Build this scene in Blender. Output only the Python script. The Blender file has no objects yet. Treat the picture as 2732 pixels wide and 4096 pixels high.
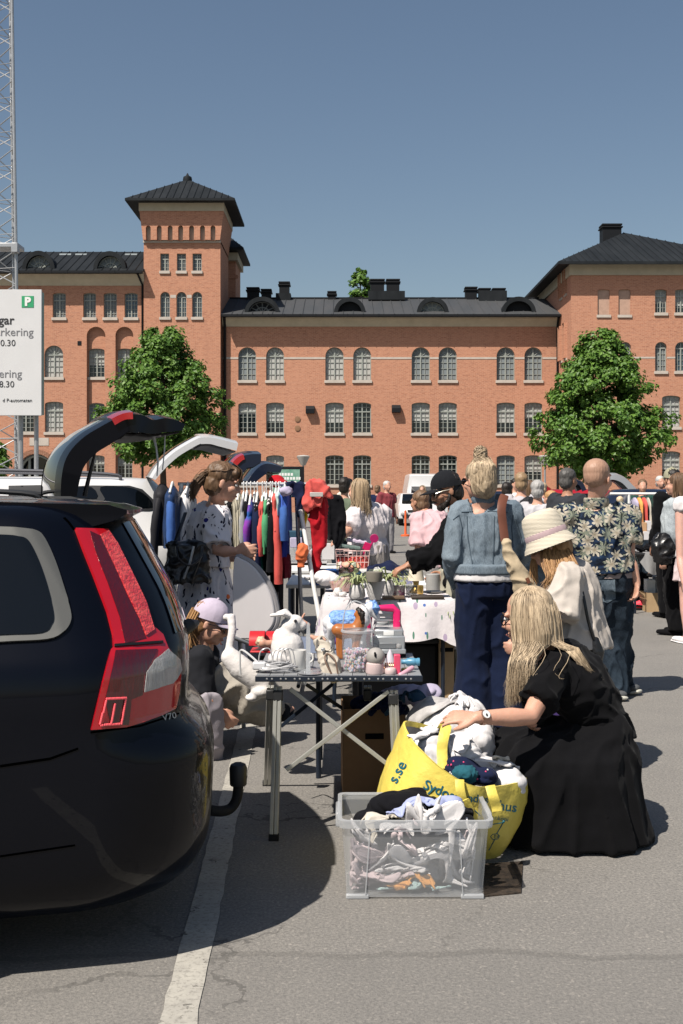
import bpy, bmesh, math, random
from mathutils import Vector as V, Matrix, noise
from mathutils.geometry import delaunay_2d_cdt
from mathutils.bvhtree import BVHTree
R = math.radians; PI = math.pi
random.seed(7)
SC = bpy.context.scene
COL = SC.collection

# ------------------------------------------------------------------ camera, sky, sun
FPX = 4551.0            # focal length in pixels of the 2732 x 4096 photograph (40 mm, portrait)
HOR, CX, EYE = 1965.0, 1366.0, 1.5
cam = bpy.data.cameras.new('camera')
cam.sensor_fit = 'VERTICAL'; cam.sensor_height = 36.0; cam.lens = 36.0 * FPX / 4096.0
cam.shift_y = -(2048.0 - HOR) / 4096.0
cam.clip_start = 0.05; cam.clip_end = 3000
co = bpy.data.objects.new('camera', cam); COL.objects.link(co)
co.location = (0, 0, EYE); co.rotation_euler = (R(90), 0, 0)
SC.camera = co

SUN_EL = R(54); SUN_DIR = V((0.66, 0.75, 0)).normalized()      # the way the shadows run on the ground
w = bpy.data.worlds.new('World'); SC.world = w; w.use_nodes = True
nt = w.node_tree; bg = nt.nodes['Background']
sky = nt.nodes.new('ShaderNodeTexSky'); sky.sky_type = 'NISHITA'; sky.sun_disc = False
sky.sun_elevation = SUN_EL; sky.sun_rotation = math.atan2(-SUN_DIR.x, -SUN_DIR.y) % (2*PI)
sky.air_density = 1.15; sky.dust_density = 1.2; sky.ozone_density = 0.5
nt.links.new(sky.outputs[0], bg.inputs[0]); bg.inputs[1].default_value = 0.062
sun = bpy.data.lights.new('sun', 'SUN'); sun.energy = 5.0; sun.angle = R(0.5); sun.color = (1.0, 0.93, 0.84)
so = bpy.data.objects.new('sun', sun); COL.objects.link(so)
ray = V((SUN_DIR.x*math.cos(SUN_EL), SUN_DIR.y*math.cos(SUN_EL), -math.sin(SUN_EL)))
so.rotation_euler = ray.to_track_quat('-Z', 'Y').to_euler(); so.location = (-20, -20, 40)
SC.view_settings.view_transform = 'Standard'; SC.view_settings.look = 'None'
SC.view_settings.exposure = 0.45; SC.view_settings.gamma = 1.0
SC.cycles.diffuse_bounces = 1; SC.cycles.max_bounces = 8; SC.cycles.transparent_max_bounces = 12

def P(px, py, d):
    """the point seen at pixel (px, py) of the photograph, d metres in front of the camera"""
    return V(((px - CX) / FPX * d, d, EYE - (py - HOR) / FPX * d))
def G(px, py):
    """the point of the ground seen at pixel (px, py)"""
    d = EYE * FPX / (py - HOR); return V(((px - CX) / FPX * d, d, 0.0))

# ------------------------------------------------------------------ materials
MATS = {}
def mat(name, col, rough=.6, spec=.5, metal=0., var=0., vscale=6., vstretch=(1,1,1), bump=0., bscale=40., bstretch=(1,1,1),
        coat=0., alpha=1., sheen=0., tint=None, sss=0., trans=0., dist=.02):
    if name in MATS: return MATS[name]
    m = bpy.data.materials.new(name); m.use_nodes = True; MATS[name] = m
    n = m.node_tree; b = n.nodes['Principled BSDF']
    c = tuple(col) + (1.,)
    b.inputs['Base Color'].default_value = c; b.inputs['Roughness'].default_value = rough
    b.inputs['Specular IOR Level'].default_value = spec; b.inputs['Metallic'].default_value = metal
    b.inputs['Coat Weight'].default_value = coat; b.inputs['Coat Roughness'].default_value = .03
    b.inputs['Alpha'].default_value = alpha; b.inputs['Sheen Weight'].default_value = sheen
    b.inputs['Transmission Weight'].default_value = trans
    if sss: b.inputs['Subsurface Weight'].default_value = sss; b.inputs['Subsurface Radius'].default_value = (.012,.005,.003); b.inputs['Subsurface Scale'].default_value = 1.
    if var or bump:
        tc = n.nodes.new('ShaderNodeTexCoord')
    if var:
        mp = n.nodes.new('ShaderNodeMapping'); mp.inputs['Scale'].default_value = vstretch
        nz = n.nodes.new('ShaderNodeTexNoise'); nz.inputs['Scale'].default_value = vscale; nz.inputs['Detail'].default_value = 6; nz.inputs['Roughness'].default_value = .65
        mr = n.nodes.new('ShaderNodeMapRange'); mr.inputs[1].default_value = .3; mr.inputs[2].default_value = .7
        mx = n.nodes.new('ShaderNodeMix'); mx.data_type = 'RGBA'
        t = tint or tuple(x*(1-var) for x in col)
        mx.inputs[6].default_value = c; mx.inputs[7].default_value = tuple(t)+(1.,)
        n.links.new(tc.outputs['Object'], mp.inputs[0]); n.links.new(mp.outputs[0], nz.inputs[0])
        n.links.new(nz.outputs[0], mr.inputs[0]); n.links.new(mr.outputs[0], mx.inputs[0]); n.links.new(mx.outputs[2], b.inputs['Base Color'])
    if bump:
        mp = n.nodes.new('ShaderNodeMapping'); mp.inputs['Scale'].default_value = bstretch
        nz = n.nodes.new('ShaderNodeTexNoise'); nz.inputs['Scale'].default_value = bscale; nz.inputs['Detail'].default_value = 5
        bp = n.nodes.new('ShaderNodeBump'); bp.inputs['Strength'].default_value = bump; bp.inputs['Distance'].default_value = dist
        n.links.new(tc.outputs['Object'], mp.inputs[0]); n.links.new(mp.outputs[0], nz.inputs[0])
        n.links.new(nz.outputs[0], bp.inputs['Height']); n.links.new(bp.outputs[0], b.inputs['Normal'])
    return m
class NG:
    """a small helper to write node trees"""
    def __init__(s, m): s.n = m.node_tree; s.b = s.n.nodes['Principled BSDF']; s.tc = s.n.nodes.new('ShaderNodeTexCoord')
    def new(s, t, **kw):
        x = s.n.nodes.new('ShaderNode'+t)
        for k, v in kw.items(): setattr(x, k, v)
        return x
    def link(s, a, b): s.n.links.new(a, b)
    def put(s, sock, v):
        if hasattr(v, 'is_linked') or hasattr(v, 'links'): s.link(v, sock)
        else: sock.default_value = v
    def math(s, op, a, b=0., c=0.):
        x = s.new('Math', operation=op); s.put(x.inputs[0], a); s.put(x.inputs[1], b); s.put(x.inputs[2], c); return x.outputs[0]
    def mapping(s, src, scale=(1,1,1), loc=(0,0,0), rot=(0,0,0)):
        x = s.new('Mapping'); s.link(src, x.inputs[0]); x.inputs['Scale'].default_value = scale; x.inputs['Location'].default_value = loc; x.inputs['Rotation'].default_value = rot; return x.outputs[0]
    def noise(s, src, scale, detail=4, rough=.6, out=0):
        x = s.new('TexNoise'); s.link(src, x.inputs[0]); x.inputs['Scale'].default_value = scale; x.inputs['Detail'].default_value = detail; x.inputs['Roughness'].default_value = rough; return x.outputs[out]
    def ramp(s, v, a, b): 
        x = s.new('MapRange'); s.put(x.inputs[0], v); x.inputs[1].default_value = a; x.inputs[2].default_value = b; return x.outputs[0]
    def mix(s, f, a, b, blend='MIX'):
        x = s.new('Mix', data_type='RGBA', blend_type=blend)
        s.put(x.inputs[0], f)
        for k, v in ((6, a), (7, b)): s.put(x.inputs[k], (tuple(v)+(1.,)) if isinstance(v, tuple) and len(v) == 3 else v)
        return x.outputs[2]
    def bump(s, h, st=.3, d=.01):
        x = s.new('Bump'); s.link(h, x.inputs['Height']); x.inputs['Strength'].default_value = st; x.inputs['Distance'].default_value = d; s.link(x.outputs[0], s.b.inputs['Normal'])

# ------------------------------------------------------------------ mesh builder
def frame_of(d, up=V((0,0,1))):
    d = d.normalized(); a = d.cross(up)
    if a.length < 1e-4: a = d.cross(V((0,1,0)))
    a.normalize(); return a, a.cross(d).normalized()
class MB:
    def __init__(s): s.v = []; s.f = []; s.mi = []; s.cur = 0
    def add(s, vs, fs):
        k = len(s.v); s.v += [V(x) for x in vs]
        for f in fs: s.f.append([i+k for i in f]); s.mi.append(s.cur)
        return s
    def box(s, c, size, rz=0., M=None):
        x, y, z = (t/2 for t in size); c = V(c)
        vs = [V((a*x, b*y, e*z)) for e in (-1,1) for b in (-1,1) for a in (-1,1)]
        m = M or Matrix.Rotation(rz, 3, 'Z')
        return s.add([c + m @ q for q in vs], [(0,2,3,1),(4,5,7,6),(0,1,5,4),(1,3,7,5),(3,2,6,7),(2,0,4,6)])
    def b2(s, lo, hi):
        lo, hi = V(lo), V(hi); return s.box((lo+hi)/2, hi-lo)
    def loft(s, rings, cap=True, close=True):
        n = len(rings[0]); k = len(s.v)
        for r in rings: s.v += [V(q) for q in r]
        for i in range(len(rings)-1):
            for j in range(n if close else n-1):
                s.f.append([k+i*n+j, k+i*n+(j+1)%n, k+(i+1)*n+(j+1)%n, k+(i+1)*n+j]); s.mi.append(s.cur)
        if cap and close:
            s.f.append([k+j for j in reversed(range(n))]); s.mi.append(s.cur)
            s.f.append([k+(len(rings)-1)*n+j for j in range(n)]); s.mi.append(s.cur)
        return s
    def tube(s, pts, r, n=10, side=None, round_=False, cap=True):
        """pts: path; r: radius, or list of radii / (a, b) half-axes; side: direction of axis a"""
        pts = [V(p) for p in pts]
        if not isinstance(r, (list,)): r = [r]*len(pts)
        rr = [(q, q) if not isinstance(q, tuple) else q for q in r]
        if round_:
            d0 = (pts[0]-pts[1]).normalized(); d1 = (pts[-1]-pts[-2]).normalized()
            a0, a1 = min(rr[0]), min(rr[-1]); P0, P1 = pts[0], pts[-1]; r0, r1 = rr[0], rr[-1]
            pts = [P0+d0*a0*q for q in (.97,.75,.4)] + pts + [P1+d1*a1*q for q in (.4,.75,.97)]
            sc = lambda t, q: (t[0]*q, t[1]*q)
            rr = [sc(r0,.24), sc(r0,.66), sc(r0,.92)] + rr + [sc(r1,.92), sc(r1,.66), sc(r1,.24)]
        rings = []; pa = V(side) if side is not None else None
        for i, p in enumerate(pts):
            t = pts[min(i+1, len(pts)-1)] - pts[max(i-1, 0)]
            t = t.normalized() if t.length > 1e-9 else V((0,0,1))
            if pa is None: a, b = frame_of(t)
            else:
                a = pa - t*pa.dot(t)
                if a.length < 1e-4: a = frame_of(t)[0]
                a.normalize(); b = a.cross(t).normalized()
            pa = a if side is None else V(side)
            q = rr[i]
            rings.append([p + a*math.cos(2*PI*j/n)*q[0] + b*math.sin(2*PI*j/n)*q[1] for j in range(n)])
        return s.loft(rings, cap)
    def ell(s, c, r, M=None, nu=16, nv=10):
        c = V(c); r = (r,)*3 if not isinstance(r, (tuple, list, V)) else r
        m = M or Matrix.Identity(3); rings = []
        for i in range(nv+1):
            t = PI*(i/nv)*.996+.006
            rings.append([c + m @ V((r[0]*math.sin(t)*math.cos(2*PI*j/nu), r[1]*math.sin(t)*math.sin(2*PI*j/nu), -r[2]*math.cos(t))) for j in range(nu)])
        return s.loft(rings)
    def lathe(s, prof, c=(0,0,0), n=24, M=None, cap=True):
        c = V(c); m = M or Matrix.Identity(3)
        return s.loft([[c + m @ V((r*math.cos(2*PI*j/n), r*math.sin(2*PI*j/n), z)) for j in range(n)] for r, z in prof], cap)
    def prism(s, poly, o, ux, uy, depth):
        """a 2-D outline (u, v) laid at o along ux, uy and thickened by depth along ux x uy"""
        o, ux, uy = V(o), V(ux), V(uy); nrm = ux.cross(uy).normalized()*depth
        a = [o+ux*u+uy*v for u, v in poly]; return s.loft([a, [q+nrm for q in a]])
    def grid(s, fn, nu, nv):
        k = len(s.v)
        for i in range(nu+1):
            for j in range(nv+1): s.v.append(V(fn(i/nu, j/nv)))
        for i in range(nu):
            for j in range(nv): s.f.append([k+i*(nv+1)+j, k+(i+1)*(nv+1)+j, k+(i+1)*(nv+1)+j+1, k+i*(nv+1)+j+1]); s.mi.append(s.cur)
        return s
    def mesh(s, name):
        me = bpy.data.meshes.new(name); me.from_pydata([tuple(q) for q in s.v], [], s.f); return me
    def build(s, name, m, parent=None, smooth=True, bevel=0., solid=0., fixn=True, at=None, sub=0):
        me = s.mesh(name)
        return finish(me, name, m, parent, smooth, s.mi, bevel, solid, fixn, at, sub)
def finish(me, name, m, parent=None, smooth=True, mi=None, bevel=0., solid=0., fixn=True, at=None, sub=0):
    ms = m if isinstance(m, (list, tuple)) else [m]
    for q in ms: me.materials.append(q)
    if mi and len(ms) > 1: me.polygons.foreach_set('material_index', mi)
    if fixn:
        bm = bmesh.new(); bm.from_mesh(me); bmesh.ops.recalc_face_normals(bm, faces=bm.faces[:]); bm.to_mesh(me); bm.free()
    o = bpy.data.objects.new(name, me); COL.objects.link(o)
    if parent is not None:
        o.parent = parent; off = worldloc(parent)
    else:
        if at is None:
            xs = [q.co for q in me.vertices]
            lo = [min(q[k] for q in xs) for k in range(3)]; hi = [max(q[k] for q in xs) for k in range(3)]
            at = ((lo[0]+hi[0])/2, (lo[1]+hi[1])/2, lo[2])
        off = V(at); o.location = off
    me.transform(Matrix.Translation(-off))
    if sub: q = o.modifiers.new('s', 'SUBSURF'); q.levels = q.render_levels = sub
    if solid: q = o.modifiers.new('t', 'SOLIDIFY'); q.thickness = solid; q.offset = 0
    if bevel: q = o.modifiers.new('b', 'BEVEL'); q.width = bevel; q.segments = 2; q.limit_method = 'ANGLE'; q.angle_limit = R(40)
    if smooth:
        for q in me.polygons: q.use_smooth = True
        try: me.set_sharp_from_angle(angle=R(smooth if smooth is not True else 42))
        except Exception: pass
    return o
def worldloc(o):
    q = V((0,0,0))
    while o is not None: q = q + V(o.location); o = o.parent
    return q
def thing(name, label, cat, loc=(0,0,0), group=None):
    o = bpy.data.objects.new(name, None); COL.objects.link(o); o.location = loc; o.empty_display_size = .1
    return tag(o, label, cat, group)
def tag(o, label, cat=None, group=None, kind=None):
    if label: o['label'] = label
    if cat: o['category'] = cat
    if group: o['group'] = group
    if kind: o['kind'] = kind
    return o
def kindof(o, k): o['kind'] = k; return o
def copy_tree(o, parent=None):
    c = o.copy(); COL.objects.link(c)
    if parent is not None: c.parent = parent
    for ch in list(o.children): copy_tree(ch, c)
    return c
def blob(name, mb, m, parent=None, vox=.012, sm=3, amp=0., freq=8., stretch=(1,1,1), fn=None, amp2=0., freq2=30., at=None):
    """melt the overlapping closed shapes of mb into one continuous skin"""
    me = mb.mesh(name); o = bpy.data.objects.new('tmp', me); COL.objects.link(o)
    bm = bmesh.new(); bm.from_mesh(me); bmesh.ops.recalc_face_normals(bm, faces=bm.faces[:]); bm.to_mesh(me); bm.free()
    q = o.modifiers.new('r', 'REMESH'); q.mode = 'VOXEL'; q.voxel_size = vox
    if sm: q = o.modifiers.new('s', 'SMOOTH'); q.iterations = sm; q.factor = .5
    dg = bpy.context.evaluated_depsgraph_get(); dg.update()
    me2 = bpy.data.meshes.new_from_object(o.evaluated_get(dg)); me2.name = name
    bpy.data.objects.remove(o); bpy.data.meshes.remove(me)
    me2.materials.clear()
    if amp or fn or amp2:
        sd = V((random.random()*50, random.random()*50, random.random()*50)); st = V(stretch)
        nn = [x.normal.copy() for x in me2.vertices]
        for x, nv in zip(me2.vertices, nn):
            p = x.co.copy(); d = 0.
            if amp: q = V((p.x*st.x, p.y*st.y, p.z*st.z))*freq+sd; d += amp*(.55*noise.noise(q)+1.1*(1-min(1,abs(noise.noise(q*1.25+V((7,3,9))))*2.6))**2-.3)
            if amp2: d += amp2*noise.noise(p*freq2+sd)
            if fn: d += fn(p)
            x.co = p + nv*d
    return finish(me2, name, m, parent, 179, fixn=False, at=at)
def text(name, s, o, ux, uy, size, m, parent, ext=.001, align='LEFT', bold=0., spacing=1.):
    cu = bpy.data.curves.new('txt', 'FONT'); cu.body = s; cu.size = size; cu.extrude = ext; cu.align_x = align; cu.offset = bold; cu.resolution_u = 3; cu.space_character = spacing
    t = bpy.data.objects.new('txt', cu); COL.objects.link(t)
    dg = bpy.context.evaluated_depsgraph_get(); dg.update()
    me = bpy.data.meshes.new_from_object(t.evaluated_get(dg)); bpy.data.objects.remove(t)
    ux, uy = V(ux).normalized(), V(uy).normalized(); n = ux.cross(uy)
    M = Matrix((ux, uy, n)).transposed().to_4x4(); M.translation = V(o)
    me.transform(M); me.materials.clear()
    return finish(me, name, m, parent, False)
def inside(p, poly):
    c = False; n = len(poly); j = n-1
    for i in range(n):
        a, b = poly[i], poly[j]
        if (a[1] > p[1]) != (b[1] > p[1]) and p[0] < (b[0]-a[0])*(p[1]-a[1])/(b[1]-a[1])+a[0]: c = not c
        j = i
    return c
def tri_poly(outer, holes=(), extra=()):
    vs, es = [], []
    for lp in [outer]+list(holes):
        k = len(vs); vs += [V(q) for q in lp]; es += [(k+i, k+(i+1) % len(lp)) for i in range(len(lp))]
    vs += [V(q) for q in extra]
    r = delaunay_2d_cdt(vs, es, [], 0, 1e-6)
    out = []
    for f in r[2]:
        c = sum((r[0][i] for i in f), V((0,0)))/len(f)
        if inside(c, outer) and not any(inside(c, h) for h in holes): out.append(list(f))
    return r[0], out
def spline(pts, n=6, closed=False):
    pts = [V(p) for p in pts]; L = len(pts); out = []
    rng = range(L if closed else L-1)
    for i in rng:
        p1, p2 = pts[i], pts[(i+1) % L]
        p0 = pts[i-1] if (i or closed) else p1; p3 = pts[(i+2) % L] if (closed or i+2 < L) else p2
        for k in range(n):
            t = k/n; out.append(.5*((2*p1)+(p2-p0)*t+(2*p0-5*p1+4*p2-p3)*t*t+(3*p1-p0-3*p2+p3)*t**3))
    if not closed: out.append(pts[-1])
    return out

# ------------------------------------------------------------------ ground
def asphalt():
    m = mat('asphalt', (.2,.19,.175), .88, .3); g = NG(m); o = g.tc.outputs['Object']
    big = g.ramp(g.noise(o, .35, 5), .35, .68); mid = g.ramp(g.noise(o, 2.6, 6, .7), .3, .7); fine = g.noise(o, 85, 3, .75)
    vor = g.new('TexVoronoi'); g.link(o, vor.inputs[0]); vor.inputs['Scale'].default_value = 130
    st = g.ramp(vor.outputs['Color'], .0, 1.)
    c = g.mix(big, (.255,.24,.217), (.195,.185,.171)); c = g.mix(g.math('MULTIPLY', mid, .4), c, (.165,.157,.147))
    c = g.mix(g.math('MULTIPLY', g.ramp(fine, .42, .62), .55), c, (.085,.083,.08)); c = g.mix(g.math('MULTIPLY', g.ramp(st, .75, 1.), .55), c, (.38,.35,.31))
    stain = g.ramp(g.noise(g.mapping(o, (.8,1.3,1)), 1.1, 4, .7), .66, .78); c = g.mix(g.math('MULTIPLY', stain, .45), c, (.09,.087,.083))
    sx = g.new('SeparateXYZ'); g.link(o, sx.inputs[0]); wob = g.math('MULTIPLY', g.math('SUBTRACT', g.noise(g.mapping(o, (1,.2,1)), 2.2, 5, .7), .5), .22)
    seam = g.math('LESS_THAN', g.math('ABSOLUTE', g.math('SUBTRACT', g.math('ADD', sx.outputs[1], wob), 3.68)), .02); c = g.mix(g.math('MULTIPLY', seam, .3), c, (.08,.076,.07))
    near_ = g.math('LESS_THAN', g.math('ADD', sx.outputs[1], wob), 3.68); c = g.mix(g.math('MULTIPLY', near_, .18), c, (.12,.115,.108))
    for (k, lc) in ((.55, (3,1,0)), (.8, (11,5,0))):
        ve = g.new('TexVoronoi', feature='DISTANCE_TO_EDGE'); wv = g.new('VectorMath', operation='MULTIPLY_ADD'); g.link(g.noise(o, 3., 4, .7, out=1), wv.inputs[0]); wv.inputs[1].default_value = (.5,.5,0); g.link(g.mapping(o, (1,1,1), lc), wv.inputs[2]); g.link(wv.outputs[0], ve.inputs[0]); ve.inputs['Scale'].default_value = k
        ck = g.math('MULTIPLY', g.math('LESS_THAN', ve.outputs['Distance'], .0045), g.ramp(g.noise(g.mapping(o, (1,1,1), lc), .5, 3), .52, .62)); c = g.mix(g.math('MULTIPLY', ck, .6), c, (.05,.048,.045))
    g.link(c, g.b.inputs['Base Color']); g.bump(g.math('ADD', fine, g.math('MULTIPLY', st, .3)), .55, .006)
    return m
gm = MB()
gm.add([(-400,-60,0),(400,-60,0),(400,900,0),(-400,900,0)], [(0,1,2,3)])
kindof(gm.build('ground', asphalt(), smooth=False, at=(0,0,0)), 'structure')
def paint():
    m = mat('line_paint', (.62,.6,.55), .7, .3); g = NG(m); o = g.tc.outputs['Object']
    c = g.mix(g.ramp(g.noise(o, 7, 8, .75), .35, .7), (.43,.41,.36), (.3,.285,.255))
    c = g.mix(g.math('MULTIPLY', g.ramp(g.noise(o, 55, 3, .7), .5, .62), .6), c, (.2,.19,.17)); g.link(c, g.b.inputs['Base Color'])
    wear = g.ramp(g.noise(g.mapping(o, (1,1,1)), 13, 7, .72), 0.33, .40)
    g.link(wear, g.b.inputs['Alpha']); return m
def strip(a0, a1, b0, b1, n=24):
    l = MB(); rr = random.Random(3)
    pts = [(G(*a0).lerp(G(*b0), i/n), G(*a1).lerp(G(*b1), i/n)) for i in range(n+1)]
    l.grid(lambda u, v: (lambda q: q[0].lerp(q[1], v)+V((rr.uniform(-.006,.006) if v in (0,1) else 0, 0, .004)))(pts[round(u*n)]), n, 4)
    return l
x0, x1 = G(640, 4090), G(800, 4090)
l = MB(); rr = random.Random(3)
def lp(u, v):
    y = 1.6+u*15; xl = -.461-.033*(y-3.2)+(v-.5)*.106
    return (xl+(rr.uniform(-.004,.004) if v in (0,1) else 0), y, .004)
l.grid(lp, 160, 3); o = l.build('parking_line', paint(), smooth=False); kindof(o, 'structure')
for k, (y, xx) in enumerate([(-12.9,-8.), (31.,3.5), (34.5,3.)]):
    pass
l = MB()
for y in (26.5, 31., 36.): l.b2((-1.2, y, .0035), (9, y+.14, .0045))
kindof(l.build('bay_markings', paint(), smooth=False), 'structure')
# ------------------------------------------------------------------ the brick building
def brick(name='red_brick', tone=.9):
    m = mat(name, (.5,.22,.13), .9, .2); g = NG(m); o = g.tc.outputs['Object']
    geo = g.new('NewGeometry'); sx = g.new('SeparateXYZ'); g.link(geo.outputs['Position'], sx.inputs[0])
    cb = g.new('CombineXYZ'); g.link(g.math('ADD', sx.outputs[0], sx.outputs[1]), cb.inputs[0]); g.link(sx.outputs[2], cb.inputs[1])
    bt = g.new('TexBrick'); g.link(cb.outputs[0], bt.inputs[0]); bt.inputs['Scale'].default_value = 1.
    bt.inputs['Brick Width'].default_value = .29; bt.inputs['Row Height'].default_value = .092; bt.inputs['Mortar Size'].default_value = .008; bt.inputs['Bias'].default_value = .1
    bt.inputs['Color1'].default_value = (.48*tone,.205*tone,.122*tone,1); bt.inputs['Color2'].default_value = (.33*tone,.13*tone,.078*tone,1); bt.inputs['Mortar'].default_value = (.5,.34,.25,1)
    v2 = g.noise(g.mapping(cb.outputs[0], (3.6,9,1)), 1., 3, .8)
    c = g.mix(g.ramp(v2, .38, .66), bt.outputs[0], (.55*tone,.28*tone,.178*tone)); 
    v3 = g.noise(g.mapping(cb.outputs[0], (2.2,7,1), (4,9,0)), 1., 3, .8); c = g.mix(g.math('MULTIPLY', g.ramp(v3, .57, .7), .6), c, (.25*tone,.1*tone,.07*tone))
    big = g.noise(o, .22, 5); c = g.mix(g.math('MULTIPLY', g.ramp(big, .35, .7), .35), c, (.57*tone,.29*tone,.188*tone))
    st = g.noise(g.mapping(cb.outputs[0], (.9,.12,1)), 1., 4); c = g.mix(g.math('MULTIPLY', g.ramp(st, .6, .75), .2), c, (.27*tone,.13*tone,.09*tone))
    g.link(c, g.b.inputs['Base Color']); g.bump(bt.outputs['Fac'], -.3, .02); return m
BR = brick(); BLIND = mat('pale_brick_infill', (.5,.33,.25), .9, .2, var=.25, vscale=3, bump=.3, bscale=20)
STONE = mat('pale_stone', (.52,.46,.4), .85, .3, var=.2, vscale=2.)
CORN = mat('cornice_plaster', (.5,.44,.33), .85, .3, var=.18, vscale=1.5)
FRAME = mat('window_frame_paint', (.3,.32,.29), .55, .4, var=.1)
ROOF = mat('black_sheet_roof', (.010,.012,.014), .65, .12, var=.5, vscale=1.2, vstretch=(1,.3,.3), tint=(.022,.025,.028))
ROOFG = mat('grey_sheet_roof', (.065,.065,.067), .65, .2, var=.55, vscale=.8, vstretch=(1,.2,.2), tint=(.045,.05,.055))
DARKM = mat('black_painted_metal', (.008,.009,.011), .6, .2)
GLASS = mat('window_pane_dark', (.012,.018,.022), .08, .6)
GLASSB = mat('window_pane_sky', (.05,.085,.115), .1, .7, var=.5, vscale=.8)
CURT = mat('curtain_white', (.5,.5,.47), .9, .2, var=.35, vscale=5, vstretch=(3,1,.3))
CURTG = mat('curtain_grey', (.24,.27,.28), .9, .2, var=.4, vscale=4, vstretch=(3,1,.3))
BLD = thing('brick_building', 'long red brick building with square tower and dark sheet metal roofs', 'building', (0, 80, 0))
def arch(x0, x1, z0, z1, kind):
    """outline of an opening; kind 0 flat, 1 round head, 2 shallow segment head"""
    w = x1-x0; cx = (x0+x1)/2
    if kind == 1: return [(x0,z0),(x1,z0)]+[(cx+w/2*math.cos(t), z1-w/2+w/2*math.sin(t)) for t in (PI*k/14 for k in range(15))]
    if kind == 2: h = w*.13; return [(x0,z0),(x1,z0)]+[(cx+w/2*math.cos(t), z1-h+h*math.sin(t)) for t in (PI*k/8 for k in range(9))]
    return [(x0,z0),(x1,z0),(x1,z1),(x0,z1)]
def facade(name, outer, opens, o, ux, uy=V((0,0,1)), depth=.28, m=None, back=.0):
    """wall sheet with real openings and reveals; o + ux*u + z*v; the outside faces uy x ux"""
    ux = V(ux); nin = uy.cross(ux).normalized()
    if nin.dot(V((0,1,0))) < 0 and abs(nin.y) > .5: nin = -nin
    mb = MB(); holes = [q for q in opens]
    vs, fs = tri_poly(outer, holes)
    W = lambda q: V(o)+ux*q[0]+V((0,0,1))*q[1]
    mb.add([W(q) for q in vs], fs)
    for h in holes:
        a = [W(q) for q in h]; n = len(a)
        mb.add(a+[q+nin*depth for q in a], [(i, (i+1) % n, n+(i+1) % n, n+i) for i in range(n)])
    return mb.build(name, m or BR, BLD, smooth=False, fixn=False)
WG = 0
def window(x0, x1, z0, z1, kind, y, style, bars=(2,5), parent=BLD, ux=None, wsc=1.):
    """pane (part) > frame, curtain, sill (sub-parts); wall face at depth y"""
    global WG; WG += 1
    w = x1-x0; cx = (x0+x1)/2; yb = y+.2
    out = arch(x0, x1, z0, z1, kind)
    mb = MB(); mb.prism(out, (0, yb+.09, 0), (1,0,0), (0,0,1), .02)
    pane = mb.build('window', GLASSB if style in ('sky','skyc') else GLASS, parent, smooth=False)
    f = MB(); t = .06
    inn = arch(x0+t, x1-t, z0+t, z1-t, kind) ; k = len(out)
    a = [V((q[0], yb, q[1])) for q in out]; b = [V((q[0], yb, q[1])) for q in inn]; dd = V((0,.08,0))
    f.add(a+b+[q+dd for q in b], [(i, (i+1) % k, k+(i+1) % k, k+i) for i in range(k)]+[(k+i, k+(i+1) % k, 2*k+(i+1) % k, 2*k+i) for i in range(k)])
    zt = z1-(w/2 if kind == 1 else (z1-z0)*.3)
    f.b2((cx-.042, yb-.012, z0+t), (cx+.042, yb+.06, z1-t*1.2)); f.b2((x0+t, yb-.018, zt-.04), (x1-t, yb+.05, zt+.04))
    for i in range(1, bars[1]):
        zz = z0+(zt-z0)*i/bars[1]; f.b2((x0+t, yb+.02, zz-.014), (x1-t, yb+.06, zz+.014))
    for s in (-1, 1): f.b2((cx+s*w*.24-.018, yb+.024, z0+t), (cx+s*w*.24+.018, yb+.062, zt)); 
    if kind == 1:
        for an in (35, 62, 118, 145):
            q = V((math.cos(R(an)), 0, math.sin(R(an)))); f.tube([V((cx, yb+.04, zt))+q*.05, V((cx, yb+.04, zt))+q*(w/2-t*.6)], .022, 4)
    else:
        for s in (-1, 1): f.b2((cx+s*w*.24-.018, yb+.024, zt), (cx+s*w*.24+.018, yb+.062, z1-t*1.6))
        f.b2((x0+t, yb+.02, (zt+z1)/2-.02), (x1-t, yb+.06, (zt+z1)/2+.02))
    f.build('window_frame', FRAME, pane, smooth=False)
    if style in ('full','half','grey','skyc','low'):
        c = MB(); rr = random.Random(WG); lo = {'full':z0+.06,'half':z0+(z1-z0)*rr.uniform(.3,.5),'grey':z0+.1,'skyc':z0+.1,'low':z0+(z1-z0)*.62}[style]
        pts = []; N = 26
        oc = arch(x0+t*.8, x1-t*.8, lo, z1-t*.8, kind)
        c.prism(oc, (0, yb+.075, 0), (1,0,0), (0,0,1), .008)
        c.build('curtain', CURT if style in ('full','half','low') else CURTG, pane, smooth=False)
    s = MB(); s.b2((x0-.07, y-.1, z0-.2), (x1+.07, y+.19, z0-.003)); s.build('window_sill', STONE, pane, smooth=False, bevel=.01)
    return out
def ppx(x, d): return (x*1.7423-CX)/FPX*d      # display pixel column -> metres at depth d
def ppz(y, d): return EYE-(y*1.7423-HOR)/FPX*d
def wins(lst, d):
    return [(ppx(a, d), ppx(b, d), ppz(zb, d), ppz(zt, d), k, st) for a, b, zt, zb, k, st in lst]
def wall_with(name, xr, zr, lst, d, extra=(), bars=(2,5)):
    W = wins(lst, d); holes = [arch(a, b, z0, z1, k) for a, b, z0, z1, k, s in W]+list(extra)
    facade(name, [(xr[0],zr[0]),(xr[1],zr[0]),(xr[1],zr[1]),(xr[0],zr[1])], holes, (0,d,0), (1,0,0))
    for a, b, z0, z1, k, s in W:
        window(a, b, z0, z1, k, d, s, bars=(2, 4 if z1-z0 > 1.7 else 3))
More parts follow.
